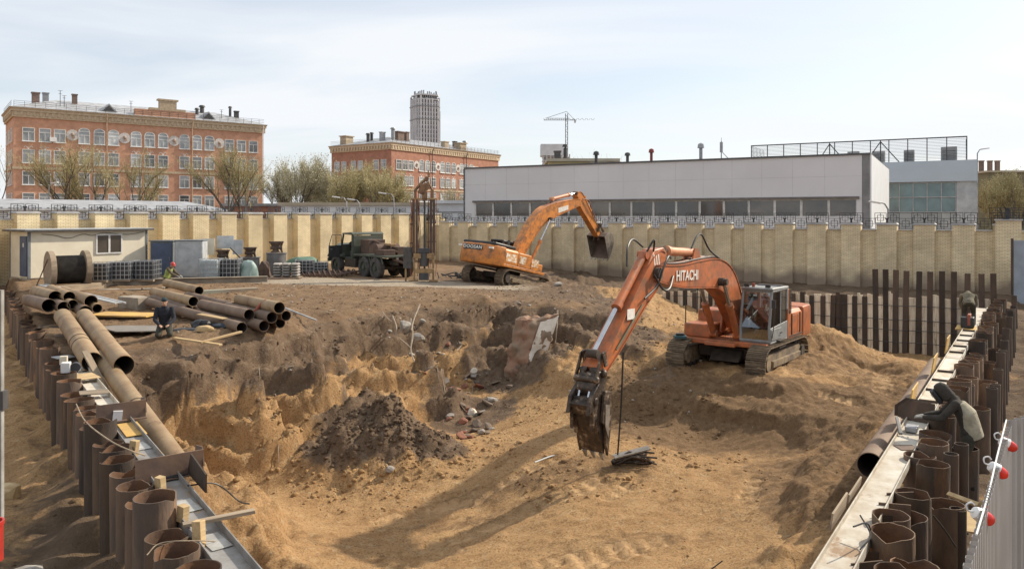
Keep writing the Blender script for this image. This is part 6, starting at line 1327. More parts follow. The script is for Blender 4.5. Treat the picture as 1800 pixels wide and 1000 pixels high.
# auger screws lying
for k in range(5):
    m = MB(); n = 60; r = .14; pts = [(i/n*2.2, math.cos(i*.75)*r, math.sin(i*.75)*r) for i in range(n)]; m.tube(pts, .035, 5); m.cyl((-.1, 0, 0), (2.3, 0, 0), .05, seg=8); o = m.build('auger', m_rigb); p = W(530+k*9, 476-k*2, 45.5+k*.35); o.location = (p.x, p.y, .3+.02*k); o.rotation_euler = (0, 0, R(10+k*3)); tag(o, 'brown screw auger lying in the bunch behind the truck front', 'auger', 'augers beside the truck')
# slabs, beams and long timbers between the cabins and the pipe stack
def bar(pa, pb, za, zb, w, h, lab, mt, name='steel_beam', cat='beam', ibeam=False):
    A = G(*pa, za); B = G(*pb, zb); d = B-A; m = MB(); L_ = d.length
    if ibeam: m.bx(0, L_, -w/2, w/2, 0, .03); m.bx(0, L_, -w/2, w/2, h-.03, h); m.bx(0, L_, -.02, .02, .03, h-.03)
    else: m.bx(0, L_, -w/2, w/2, 0, h)
    o = m.build(name, mt, bevel=.008); o.location = A; o.rotation_euler = (0, -math.asin(d.z/L_), math.atan2(d.y, d.x)); return tag(o, lab, cat)
bar((160, 505), (470, 497), .3, .2, .35, .36, 'long weathered steel beam lying before the tank cages', m_concs, ibeam=True); bar((175, 516), (352, 512), .05, .05, .9, .22, 'flat concrete slab behind the large pipe stack', m_concs, 'concrete_slab', 'slab')
bar((352, 522), (452, 516), .02, .02, .4, .3, 'pale green and rusty beam end right behind the topmost pipe', mat('green_rust_beam', (.33, .36, .29), (.27, .20, .14), .6, .8, bump=.1)); bar((420, 500), (510, 494), .1, .1, .3, .22, 'rusty box section lying at edge of the concrete pad', m_rigb)
bar((330, 530), (455, 526), .0, .0, 1.0, .06, 'sandy boards under the right part of the pipe stack', m_woodg, 'boards', 'boards'); bar((95, 515), (215, 503), .3, .25, .35, .3, 'pale timber lying right of the cable reel foot', m_woodg, 'timber', 'timber')
# cable reel
A = W(88, 471, 36.2); B = W(150, 473, 37.2); A.z = B.z = 1.25; d = (B-A); L_ = d.length
e = empty('cable_reel', A, math.atan2(d.y, d.x), 'big wooden reel wound with dark steel cable in front of the site office', 'cable reel')
for x in (0, L_): m = MB(); m.cyl((x-.12, 0, 0), (x+.12, 0, 0), .9, seg=36); m.cyl((x-.09, 0, 0), (x+.09, 0, 0), .2, seg=16); m.build('flange', m_woodg, e, bevel=.01)
m = MB(); n = int(L_/.045); rings = []
for i in range(n*4+1): x = .07+(L_-.14)*i/(n*4); r = .66+.02*math.cos(i*math.pi/2); rings.append([Vector((x, math.cos(a)*r, math.sin(a)*r)) for a in np.linspace(0, 2*math.pi, 33)[:-1]])
m.loft(rings, False); m.build('wound_cable', mat('dark_steel_cable', (.085, .075, .065), (.05, .045, .04), 5, .7, .3, bump=.2), e)
# ladder-like perforated steel, leaning rod, block and plates
A = G(72, 500, .62); B = G(212, 533, .55); d = B-A; m = MB(); L_ = d.length
for y in (-.17, .17): m.bx(0, L_, y-.03, y+.03, -.03, .03)
for i in range(int(L_/.28)): m.bx(.1+i*.28, .2+i*.28, -.15, .15, -.015, .015)
o = m.build('ladder', m_galv); o.location = A; o.rotation_euler = (0, -math.asin(d.z/L_), math.atan2(d.y, d.x)); tag(o, 'light metal ladder lying slantwise over the small pipe heap', 'ladder')
A = G(60, 512, .2); o = MB().tube([A, W(84, 456, 31)], .025, 6).build('leaning_rod', m_rigb); tag(o, 'thin brown rod leaning up beside the cable reel', 'rod')
p = G(238, 545, .02); e = MB().bx(-.62, .62, -.35, .35, 0, .55).build('concrete_block', m_concs, bevel=.03); e.location = p; e.rotation_euler = (0, 0, R(-28)); tag(e, 'dirty concrete block with orange stain between the pipe heaps', 'block')
p = G(220, 554, .22); o = MB().bx(-1.15, 1.15, -.5, .5, 0, .05).build('plywood_sheet', m_ply); o.location = p; o.rotation_euler = (0, 0, R(-8)); tag(o, 'yellow plywood sheet lying flat in front of the concrete block', 'plywood'); 
o = MB().box((0, 0, -.06), (1.9, .7, .1)).build('timber_bearer', m_rigb); o.location = p+Vector((0, .05, 0)); o.rotation_euler = (0, 0, R(-8)); tag(o, 'dark bearer timber under the yellow plywood sheet', 'timber')
p = G(236, 578, .2); o = MB(); o.prism([(-1.3, .25), (-.2, -.75), (1.0, -.6), (1.0, .55), (-.9, .6)], 0, .03, axis='z'); o = o.build('steel_plate', mat('dusty_plate', (.17, .155, .135), (.23, .20, .17), 2, .7, .1, bump=.1)); o.location = p; tag(o, 'dusty grey steel plate on the ground left of the kneeling man', 'steel plate')
def stick(pa, pb, za, zb, w, lab, mt, name='timber_plank', cat='plank', h=.05):
    za += .12; zb += .12
    A = G(*pa, za); B = G(*pb, zb); d = B-A; L_ = d.length; o = MB().bx(0, L_, -w/2, w/2, -h/2, h/2).build(name, mt, bevel=.004); o.location = A; o.rotation_euler = (0, -math.asin(d.z/L_), math.atan2(d.y, d.x)); tag(o, lab, cat)
stick((306, 594), (388, 606), .1, .08, .12, 'pale plank lying from the kneeling man along the edge of the bank', m_wood); stick((352, 602), (424, 583), .1, .25, .12, 'plank resting on the other one, pointing at the mouth of long brown pipe', m_wood)
stick((497, 540), (556, 563), .25, .06, .05, 'thin pale pole leaning down at the right end of the pipe stack', m_galv, 'pole', 'pole', .05); stick((300, 577), (352, 580), .08, .08, .1, 'broken pale board before the long brown pipe', m_wood)
stick((350, 552), (395, 560), .55, .45, .25, 'yellowish wooden board laid over the long brown pipe', m_wood, h=.03); stick((300, 556), (345, 549), .06, .06, .3, 'flat boards in the shade between the pipes', m_woodg)
blob(356, 576, 24.6, .3, .2, .22, 'heap of black hose and cloth in front of long brown pipe', m_blk, 'cloth_heap', 'cloth', 11, zb=.0, k=.4); blob(334, 584, 24.0, .45, .2, .1, 'flat dark cloth beside the plank on the bank', m_blk, 'cloth', 'cloth', 12, zb=.02, k=.4); blob(360, 590, 23.6, .28, .16, .16, 'ochre sack lying beside the crossed planks', m_wood, 'sack', 'sack', 13, zb=.02, k=.2); blob(400, 575, 24.2, .55, .25, .1, 'crumpled dark blue sheet beneath the long brown pipe mouth', mat('blue_black_cloth', (.03, .04, .06), None, 3), 'sheet', 'sheet', 14, zb=.02, k=.4)
p = W(452, 543, 24.6); o = MB().tube([(0, 0, 0), (.12, 0, .15), (.3, 0, .28)], .05, 8).tube([(-.08, .0, -.12), (.0, 0, 0)], .06, 8).build('oxide_pipe_piece', m_oxide); o.location = p; tag(o, 'small bright red pipe piece lying on the large stack', 'pipe piece')
# scrap heap right of the rig
for k in range(9):
    rnd = random.Random(50+k); p = W(790+k*5-12, 468, 47+rnd.uniform(-1, 1)); m = MB(); pts = [(rnd.uniform(-.5, .5), rnd.uniform(-.3, .3), rnd.uniform(0, .5)) for _ in range(4)]; m.tube(catmull(pts, 4), rnd.uniform(.02, .05), 5); o = m.build('scrap_rod', m_dkm); o.location = (p.x, p.y, -.15); tag(o, 'bent dark steel scrap in the heap between the rig and the amber excavator', 'scrap', 'steel scrap by the rig')
# ---------------------------------------------------------------- debris along the left beam
for k, (px, py, z, w_, h_, rz, mt, lab) in enumerate([(120, 590, .05, .7, .4, .5, m_plate, 'rusty plate lying behind the left piles near the heap'), (95, 575, .05, .9, .5, .2, m_rustd, 'dark plate beside the small pipe heap behind left piles'), (150, 662, .0, .5, .5, .9, m_wood, 'pale board on the head of the left beam'), (128, 650, .05, .35, .3, .2, m_zinc, 'crushed grey tin beside the middle left piles'), (165, 690, .0, .55, .3, .6, m_woodg, 'grey board scrap near the bracket by left piles'), (112, 628, .05, .5, .3, 1.1, m_zinc, 'grey scrap sheet above the middle left piles')]):
    p = G(px, py, z); o = MB().bx(-w_/2, w_/2, -h_/2, h_/2, 0, .02).build('scrap_board', mt); o.location = p; o.rotation_euler = (.1, .05, rz); tag(o, lab, 'scrap')
p = G(116, 655, .12); e = empty('gas_reducer_cart', p, .4, 'small white and black motor unit standing by the middle left piles', 'motor'); MB().bx(-.1, .1, -.1, .1, 0, .25).build('case', m_white, e, bevel=.02); MB().cyl((.2, -.08, .12), (.2, .08, .12), .11, seg=18).build('fan', m_blk, e)
p = G(112, 640, .1); o = MB().bx(-.08, .08, -.06, .06, 0, .2).build('small_carton', m_cream); o.location = p; o.rotation_euler = (0, 0, .3); tag(o, 'tiny cream carton on top of the middle left piles', 'carton')
# cables over the left piles
def wire(pts, r, lab, mt=m_hose, name='cable'):
    o = MB().tube(catmull(pts, 6), r, 6).build(name, mt); tag(o, lab, 'cable')
wire([G(133, 708, .03), W(150, 740, 13.6), W(190, 772, 12.2), W(225, 790, 12.0), W(255, 800, 12.2)], .012, 'pale cord running over the middle left piles to the white box', m_woodg)
wire([W(330, 853, 10.9), W(380, 850, 11.5), W(420, 880, 11.5), W(438, 885, 12)], .012, 'thin dark wire lying on the sand beside the near left beam')
wire([W(258, 975, 8.6), W(280, 955, 8.8), W(330, 950, 8.9), W(395, 955, 9.3), W(440, 990, 9.0)], .007, 'pale hose looped over the nearest left piles and beam', m_woodg)
wire([G(940, 812, -2.35), G(975, 800, -2.35), G(1005, 802, -2.3), G(1030, 796, -2.25)], .018, 'pale bent rod lying on the pit floor left of the bucket', m_galv)
wire([W(1250, 1000, 12), W(1270, 985, 12)], .01, 'short wire end on the sand at the bottom of the view')
for k, (a, b, c_) in enumerate([((1512, 965), (1530, 940), (1512, 905)), ((1500, 925), (1525, 920), (1535, 950)), ((1640, 905), (1660, 930), (1680, 960))]):
    wire([W(*a, 8.9), W(*b, 9.1), W(*c_, 9.4)], .01, ['dark looped wire lying on the near chalky beam', 'short dark wire crossing the near chalky beam', 'thin wire curling over the beige board behind right piles'][k])
# left edge pole, red barrel, stone
m_gdk2 = mat('weathered_post', (.30, .29, .27), (.2, .19, .17), 3); p = W(1, 855, 10.4); e = empty('fence_post', (p.x, 10.4, p.z), 0, 'tall grey post at the left edge of the view', 'post'); MB().bx(-.035, .03, -.03, .03, -.5, 2.66).build('shaft', m_gdk2, e); MB().bx(-.06, .07, -.06, .06, 1.05, 1.3).build('clamp', m_dkm, e)
p = W(-17, 985, 8.2); e = empty('red_barrel', (p.x, 8.2, p.z), 0, 'red plastic bucket cut by the left edge', 'bucket'); m = MB(); m.pipe((0, 0, 0), (0, 0, .42), .12, .01, 24); m.pipe((0, 0, .38), (0, 0, .42), .13, .01, 24); m.build('wall', mat('red_plastic', (.40, .03, .02), (.25, .03, .02), 3, .4), e)
def stone(px, py, z, s, lab, mt, seed, Y=None, sc_=(1, 1, .7), name='stone', rot=None, cat='stone', grp=None):
    p = G(px, py, z) if Y is None else W(px, py, Y); rnd = random.Random(seed); bm = bmesh.new(); bmesh.ops.create_icosphere(bm, subdivisions=2, radius=s)
    ns = [Vector((rnd.gauss(0, 1), rnd.gauss(0, 1), rnd.gauss(0, 1))).normalized() for _ in range(9)]; cut = [rnd.uniform(.55, .8)*s for _ in ns]
    for v in bm.verts:
        for n, c_ in zip(ns, cut):
            d = v.co.dot(n)
            if d > c_: v.co -= n*(d-c_)
        v.co = Vector((v.co.x*sc_[0], v.co.y*sc_[1], v.co.z*sc_[2]))*rnd.uniform(.97, 1.03)
    me = bpy.data.meshes.new(name); bm.to_mesh(me); bm.free(); me.materials.append(mt); o = bpy.data.objects.new(name, me); COL.objects.link(o)
    o.location = (p.x, p.y, max(p.z, -9) if Y else Hs(p.x, p.y)+s*.2); o.rotation_euler = rot or (rnd.uniform(-.4, .4), rnd.uniform(-.4, .4), rnd.uniform(0, 6)); return tag(o, lab, cat, grp)
m_st = mat('pale_rubble', (.36, .33, .29), (.24, .21, .18), 4, .95, bump=.3); m_whs = mat('white_plaster_block', (.76, .72, .63), (.55, .47, .37), 2.2, .95, bump=.4, c3=(.30, .20, .13), s3=1.5, m3=.6, w3=.08); m_bst = mat('dark_clods', (.12, .09, .07), (.19, .14, .10), 3, .95, bump=.4); m_brk = mat('broken_brick', (.30, .12, .07), (.20, .10, .07), 4, .95, bump=.3)
stone(25, 985, -.9, .38, 'pale grey stone at the bottom left corner', m_st, 1, sc_=(1.2, .8, .5)); stone(12, 868, -1.4, .28, 'ochre lump of soil beside the tall left post', m_wood, 2); stone(240, 810-0, -1.3, .1, 'scrap of white paper on the trench floor', m_white, 3, sc_=(1, 1, .2))
TEX = bpy.data.textures.new('lumps', 'CLOUDS'); TEX.noise_scale = .35; TEX.noise_depth = 3
def rough(o, st, ns, lv):
    a = o.modifiers.new('sub', 'SUBSURF'); a.subdivision_type = 'SIMPLE'; a.levels = a.render_levels = lv; b = o.modifiers.new('d', 'DISPLACE'); b.texture = TEX; b.strength = st; b.mid_level = .5
# big broken concrete block with a pale face in the side of the pit
p = W(936, 656, 28.9); e = empty('concrete_chunk', (p.x, p.y, p.z-.25), R(-4), 'large half-buried concrete block with pale white slanting face in the pit side', 'concrete block')
m = MB(); ft = [(-.75, -.1, .0), (-.15, -.25, .0), (-.1, .8, 0), (-.8, .8, 0)]; 
e.scale = (1.12, 1.0, 1.1)
A0 = [Vector((-.95, .1, 0)), Vector((-.2, -.35, -.1)), Vector((.1, .0, .0)), Vector((.1, 1.0, 0)), Vector((-.9, 1.0, 0))]; A1 = [Vector((-.8, .3, 1.0)), Vector((-.1, -.1, .95)), Vector((.42, .1, .9)), Vector((.4, 1.0, 1)), Vector((-.8, 1.0, 1))]; A2 = [Vector((-.55, .45, 1.95)), Vector((.2, .2, 2.05)), Vector((.85, .35, 2.2)), Vector((.8, 1.0, 2.1)), Vector((-.5, 1.0, 2.0))]
m.loft([A0, A1, A2]); o = m.build('block_body', mat('earthy_masonry', (.22, .165, .115), (.30, .16, .10), 2, .95, bump=.5, c3=(.13, .095, .07), s3=2, m3=.55, w3=.1), e); rough(o, .5, .45, 4)
m = MB(); m.loft([[A0[1]+Vector((.03, -.03, .1)), A0[2]+Vector((.05, -.02, .1)), A0[2]+Vector((.02, .1, .1)), A0[1]+Vector((.0, .1, .1))], [A1[1]+Vector((.02, -.04, 0)), A1[2]+Vector((.05, -.03, 0)), A1[2]+Vector((.02, .1, 0)), A1[1]+Vector((0, .1, 0))], [A2[1]+Vector((.06, -.04, -.1)), A2[2]+Vector((.02, -.04, -.05)), A2[2]+Vector((0, .1, -.05)), A2[1]+Vector((0.05, .1, -.1))]]); o = m.build('pale_face', m_whs, e); rough(o, .16, .3, 3)
stone(712, 574, -.5, .33, 'flat pale concrete lump sticking out among the roots', m_st, 21, Y=28.6, sc_=(1, .8, .8)); stone(737, 592, -.9, .26, 'grey lump beside the white roots', m_st, 22, Y=27.9); stone(830, 692, -2.2, .24, 'pale block at the foot of the rubble slide', m_whs, 23, sc_=(1, .6, 1)); stone(832, 652, -2, .16, 'small white stone halfway up the rubble slide', m_whs, 24, Y=28.6)
stone(218+470-3, 834, -2.9, .17, 'white stone at the foot of the dumped dark heap', m_st, 25); stone(1318, 676, -1.5, .1, 'white stone on the sand before the excavator track', m_whs, 26); stone(1042, 612, -1, .09, 'small white stone in the dark pit side', m_whs, 27, Y=30.4); stone(982, 497, 0, .3, 'pale lump on the mud near the brick wall', m_st, 28)
rr = random.Random(77)
for k in range(34):
    px = rr.gauss(815, 28); py = rr.uniform(705, 752)-abs(px-815)*.25; stone(px, py, -2.5, rr.uniform(.07, .26), 'broken piece in the rubble pile at the foot of the pit side', rr.choice((m_bst, m_st, m_bst, m_brk)), 200+k, sc_=(1.1, .7, .45), grp='rubble pile', name='rubble_piece', cat='rubble')
for k in range(26):
    px = rr.gauss(800, 40); py = rr.uniform(590, 700); Y = 27.2+(700-py)/110*3.2; z = 0; p = W(px, py, Y); o = stone(px, py, -2, rr.uniform(.06, .15), 'stone or brick bit lying on the rubble slide', rr.choice((m_st, m_brk, m_bst)), 300+k, Y=Y, grp='bits on the rubble slide', name='rubble_piece', cat='rubble'); o.location.z = Hs(o.location.x, o.location.y)+.03
# roots
m_root = mat('bleached_root', (.42, .35, .27), (.28, .22, .16), 5, .9)
for k, (pts, r, lab) in enumerate([([(722, 560, 29.0), (725, 590, 28.5), (722, 615, 28.1), (730, 640, 27.6)], .045, 'thick bleached root hanging beside the pale lump'), ([(738, 535, 29.6), (728, 560, 29), (723, 580, 28.5)], .035, 'upper bleached root above the pale lump'), ([(690, 555, 29.4), (697, 575, 28.8), (694, 592, 28.3)], .03, 'left bleached root on the bank side'), ([(703, 596, 28.4), (716, 606, 28.1), (722, 612, 28)], .03, 'small side root joining the thick bleached root'), ([(980, 545, 31.0), (979, 575, 30.6), (976, 610, 30.2)], .035, 'thin straight root right of the concrete block'), ([(672, 548, 29.8), (682, 560, 29.3), (690, 566, 29)], .02, 'short twig root at the top left of the slide'), ([(803, 620, 29.5), (812, 605, 29.8), (806, 600, 29.6)], .02, 'short broken stick on the rubble slide')]):
    P3 = [W(*q) for q in pts]
    for q in P3: q.z = max(q.z, Hs(q.x, q.y)+.03)
    o = MB().tube(catmull(P3, 5), [r*(1-.5*i/(5*(len(P3)-1))) for i in range(5*(len(P3)-1)+1)], 6).build('root', m_root); tag(o, lab, 'root')
for k in range(44):
    a = rr.uniform(0, 6.28); zone = k % 4
    px, py, Y = [(rr.gauss(800, 45), 0, rr.uniform(25.8, 29.5)), (rr.gauss(640, 70), 0, rr.uniform(24, 29.5)), (rr.gauss(700, 150), 0, rr.uniform(31, 38)), (rr.gauss(460, 70), 0, rr.uniform(20.5, 23.5))][zone]
    x = (px-900)/F*Y; l = rr.uniform(.15, .45); A = Vector((x, Y, 0)); B = A+Vector((math.cos(a), math.sin(a), 0))*l; M_ = A.lerp(B, .5)
    for q in (A, B, M_): q.z = Hs(q.x, q.y)+.03
    M_.z += rr.uniform(0, .06); o = MB().tube([A, M_, B], [.018, .015, .008], 5).build('broken_stick', m_root if k % 3 else m_woodg); tag(o, 'small broken stick or root piece lying in the dug earth', 'stick', 'sticks in the earth')
for k in range(12):
    Y = rr.uniform(25.5, 29); px = rr.gauss(810, 35); x = (px-900)/F*Y; o = MB().prism([(-.22, -.12), (.1, -.2), (.24, .02), (.05, .18), (-.18, .13)], 0, .05, axis='z').build('slab_fragment', rr.choice((m_st, m_woodg, m_brk))); s_ = rr.uniform(.5, 1.1); o.scale = (s_, s_, 1); o.location = (x, Y, Hs(x, Y)+.04); o.rotation_euler = (rr.uniform(-.7, .7), rr.uniform(-.6, .6), rr.uniform(0, 6)); tag(o, 'thin slab fragment lying on the rubble slide', 'slab fragment', 'slab fragments')
# ---------------------------------------------------------------- clods of earth: nobody could count them
def clods(name, n, seed, fn, mt, smin, smax):
    rs = np.random.RandomState(seed); X, Y, K = fn(rs, n); Z = H(X, Y); n = len(X)
    bm = bmesh.new(); bmesh.ops.create_icosphere(bm, subdivisions=1, radius=1); B = np.array([v.co[:] for v in bm.verts]); FF = np.array([[v.index for v in f.verts] for f in bm.faces]); bm.free()
    s = (smin+(smax-smin)*rs.rand(n)**4*K)[:, None, None]; nv = len(B)
    V = B[None]*(1+.5*(rs.rand(n, nv, 1)-.5))+.16*(rs.rand(n, nv, 3)-.5); V = V*(.6+.8*rs.rand(n, 1, 3))*np.array([1, 1, .72])*s
    a = rs.rand(n)*6.28; c_, s_ = np.cos(a)[:, None], np.sin(a)[:, None]
    V = np.stack([V[..., 0]*c_-V[..., 1]*s_+X[:, None], V[..., 0]*s_+V[..., 1]*c_+Y[:, None], V[..., 2]+Z[:, None]-s[..., 0]*.12], -1).reshape(-1, 3)
    q = (FF[None]+nv*np.arange(n)[:, None, None]).reshape(-1, 3)
    me = bpy.data.meshes.new(name); me.vertices.add(len(V)); me.vertices.foreach_set('co', V.ravel()); me.loops.add(q.size); me.loops.foreach_set('vertex_index', q.ravel()); me.polygons.add(len(q)); me.polygons.foreach_set('loop_start', np.arange(len(q))*3); me.update(calc_edges=True)
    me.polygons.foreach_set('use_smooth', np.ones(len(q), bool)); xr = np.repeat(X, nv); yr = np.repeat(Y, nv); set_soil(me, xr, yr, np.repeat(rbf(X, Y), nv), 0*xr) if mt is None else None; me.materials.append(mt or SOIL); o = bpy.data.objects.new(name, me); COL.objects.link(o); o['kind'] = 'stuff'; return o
def keep(X, Y): return (side(LP0, LD, X, Y) > .9) & (side(RP0, RD, X, Y) < -1.2)
def f_pl(rs, n): X = rs.uniform(-18, 12, n); Y = rs.uniform(23, 44, n); b = rbf(X, Y); k = keep(X, Y) & (b > -.9) & ~((Y > 41) & (X < -1)) & (rs.rand(n) < .25+.75*smooth(-.1, .45, fbm(X*.5, Y*.5, 3))); return X[k], Y[k], np.ones(k.sum())
def f_face(rs, n): X = rs.uniform(-11, 6, n); Y = rs.uniform(17, 33, n); b = rbf(X, Y); k = keep(X, Y) & (b < -.2) & (b > -2.75) & (rs.rand(n) < .12+.8*smooth(-.2, .5, fbm(X*.6+3, Y*.6, 3))); return X[k], Y[k], np.ones(k.sum())
def f_heap(rs, n): X = rs.normal(-3.6, 1.5, n); Y = rs.normal(21.4, 1.1, n); return X, Y, np.ones(n)
def f_sand(rs, n): X = rs.uniform(-8, 18, n); Y = rs.uniform(10, 34, n); b = rbf(X, Y); k = keep(X, Y) & (rs.rand(n) < .06+.5*smooth(.0, .5, fbm(X*.45+9, Y*.45, 3))); return X[k], Y[k], np.ones(k.sum())*.8
def f_out(rs, n): X = rs.uniform(-22, 30, n); Y = rs.uniform(8, 36, n); k = (side(LP0, LD, X, Y) < -.3) | (side(RP0, RD, X, Y) > .8); return X[k], Y[k], np.ones(k.sum())*.8
m_cl1 = mat('brown_clods', (.20, .14, .092), (.27, .20, .135), .8, .95, bump=.3, bscale=20); m_cl2 = mat('dark_earth_clods', (.15, .115, .082), (.24, .185, .13), .9, .95, bump=.3, bscale=20); m_cl3 = mat('sand_clods', (.40, .27, .13), (.29, .19, .095), .8, .95, bump=.3, bscale=20)
clods('mud_clods', 20000, 1, f_pl, None, .01, .075); clods('earth_clods', 22000, 2, f_face, None, .01, .08); clods('heap_clods', 4200, 3, f_heap, None, .008, .085); clods('sand_clods', 30000, 4, f_sand, None, .006, .045); clods('trench_clods', 9000, 5, f_out, None, .012, .07)
def f_lit(rs, n): X = rs.uniform(-12, 8, n); Y = rs.uniform(21, 42, n); b = rbf(X, Y); k = keep(X, Y) & (b > -2.2); return X[k], Y[k], np.ones(k.sum())
clods('pale_grit', 900, 9, f_lit, m_st, .015, .07)
# ---------------------------------------------------------------- profiled fence at lower right with warning lamps
m_prof = mat('galvanised_profile', (.38, .39, .40), (.31, .315, .32), 1, .45, .35, bump=0, var=0)
def corrugated(p0, p1, z0, z1, lab_parent, name, pitch=.10, d=.034):
    p0 = Vector(p0); p1 = Vector(p1); t = (p1-p0); L_ = t.length; t.normalize(); n = Vector((t.y, -t.x)); m = MB(); pts = []
    k = int(L_/pitch)
    for i in range(k):
        for f, o in ((0, 0), (.32, 0), (.46, 1), (.86, 1)): q = p0+t*(i+f)*pitch+n*o*d; pts.append(q)
    rings = [[Vector((q.x, q.y, z0)), Vector((q.x, q.y, z1)), Vector((q.x+n.x*.0015, q.y+n.y*.0015, z1)), Vector((q.x+n.x*.0015, q.y+n.y*.0015, z0))] for q in pts]
    m.loft(rings); return m.build(name, m_prof, lab_parent, ang=20)
e = empty('profiled_fence', (0, 0, 0), 0, 'light grey corrugated metal fence at the lower right corner', 'fence')
FA = (1.55, 2.9); FB = (4.33, 6.71); FC = (8.4, 9.3)
corrugated(FA, FB, -1.5, 2.0, e, 'fence_sheet', .11); corrugated(FB, FC, -1.5, 2.02, e, 'fence_sheet', .11)
m_lw = mat('white_lamp_base', (.75, .74, .72), (.6, .6, .6), 6, .5, bump=0, var=0); m_lr = mat('red_lamp_cap', (.65, .03, .02), (.5, .02, .015), 6, .25, bump=0, var=0)
for k, (px, py, Y, ro, lab) in enumerate([(1723, 905, 4.75, (R(-10), R(118), R(-10)), 'nearest red and white warning lamp on the corrugated fence'), (1750, 824, 5.55, (R(-5), R(125), R(-15)), 'middle red and white warning lamp on the fence'), (1768, 779, 6.25, (R(0), R(120), R(-10)), 'farthest red and white warning lamp, near the fence corner')]):
    e = empty('warning_lamp', W(px, py, Y), 0, lab, 'warning lamp', rot=ro); e.scale = (.9, .9, .9); m = MB()
    m.loft([[Vector((math.cos(a)*r, math.sin(a)*r, z)) for a in np.linspace(0, 2*math.pi, 25)[:-1]] for z, r in ((-.055, .022), (-.045, .04), (0, .05), (.012, .052))]); m.build('base', m_lw, e)
    m = MB(); m.loft([[Vector((math.cos(a)*r, math.sin(a)*r, z)) for a in np.linspace(0, 2*math.pi, 25)[:-1]] for z, r in ((.0125, .046), (.05, .047), (.08, .04), (.098, .022), (.103, .004))]); m.build('red_cap', m_lr, e)
    m = MB(); m.tube(catmull([(0, 0, -.055), (.01, 0, -.09), (-.02, 0, -.12), (-.05, 0, -.10), (-.045, 0, -.07)], 4), .006, 6); m.build('hook', m_lw, e)
wire([Vector((2.6, 4.3, 2.02)), Vector((3.1, 5.0, 1.99)), Vector((3.6, 5.7, 2.02)), Vector((4.3, 6.68, 2.03))], .006, 'thin white wire linking the warning lamps along the fence top', m_lw)
p = W(1796, 520, 41); e = empty('steel_gate', (p.x+.6, 41, -1.0), R(-20), 'pale blue-grey sheet gate at the right end of the brick wall', 'gate'); MB().bx(-.9, 2.5, -.04, .04, 0, 3.5).build('sheet', mat('blue_grey_sheet', (.36, .40, .45), (.28, .31, .35), 1, .6), e); MB().bx(-1.0, -.905, -.07, .07, 0, 3.6).build('gate_post', m_rustd, e)
p = G(1690, 932, -1.15); o = MB().bx(-.2, .2, -.38, .38, 0, .03).build('beige_board', m_wood); o.location = (p.x, p.y, -1.0); o.rotation_euler = (.1, 0, R(-25)); tag(o, 'beige board lying on the ground between right piles and the corrugated fence', 'board')
o = MB().tube([W(1668, 868, 9.6), W(1722, 888, 9.0)], .035, 4).build('timber_batten', m_wood); tag(o, 'pale batten jutting from the right piles towards the corrugated fence', 'batten')
# ================================================================ PEOPLE
m_skin = mat('skin', (.42, .25, .17), (.36, .20, .13), 20, .6, bump=0); 
def cloth(n, c, c2=None): return mat(n, c, c2 or tuple(x*.65 for x in c), 6, .95, bump=.5, bscale=18, var=0)
def blend(parts, name, mt, parent, voxel, wr=0):
    """overlapping tapered limbs fused into one continuous skin"""
    o = parts.build(name, mt, parent); r = o.modifiers.new('fuse', 'REMESH'); r.mode = 'VOXEL'; r.voxel_size = voxel; r.use_smooth_shade = True
    s = o.modifiers.new('soft', 'SMOOTH'); s.factor = .5; s.iterations = 3; return o
def limb(m, a, b, r0, r1, mid=None, k=1.0):
    a, b = Vector(a), Vector(b); rm = mid or (r0+r1)/2*1.04
    m.tube([a, a.lerp(b, .3), a.lerp(b, .65), b], [r0*k, max(rm, r0*.97)*k, rm*.95*k, r1*k], 14); m.sph(a, r0*k, 12, 8); m.sph(b, r1*k, 12, 8)
def hand(m, wr, dr, palm, s=1.0, curl=.6, side_=1):
    wr = Vector(wr); d = Vector(dr).normalized(); n = Vector(palm).normalized(); u = d.cross(n).normalized()
    m.loft([[wr+d*t*s+u*w*s*math.cos(a)+n*h*s*math.sin(a) for a in np.linspace(0, 2*math.pi, 11)[:-1]] for t, w, h in ((0, .026, .02), (.04, .038, .018), (.085, .042, .015))])
    for i, l in enumerate((.068, .078, .073, .058)):
        b = wr+d*.08*s+u*(-.030+.02*i)*s; p1 = b+d*l*.45*s; p2 = p1+(d*math.cos(curl)+n*math.sin(curl))*l*.33*s; p3 = p2+(d*math.cos(curl*1.9)+n*math.sin(curl*1.9))*l*.25*s
        m.tube([b, p1, p2, p3], [.0105*s, .0095*s, .009*s, .007*s], 7)
    b = wr+d*.03*s-u*.034*s*side_; p1 = b+(d*.6-u*.7*side_+n*.3).normalized()*.035*s; p2 = p1+(d*.9-u*.2*side_+n*.4).normalized()*.03*s; m.tube([b, p1, p2], [.013*s, .011*s, .008*s], 7)
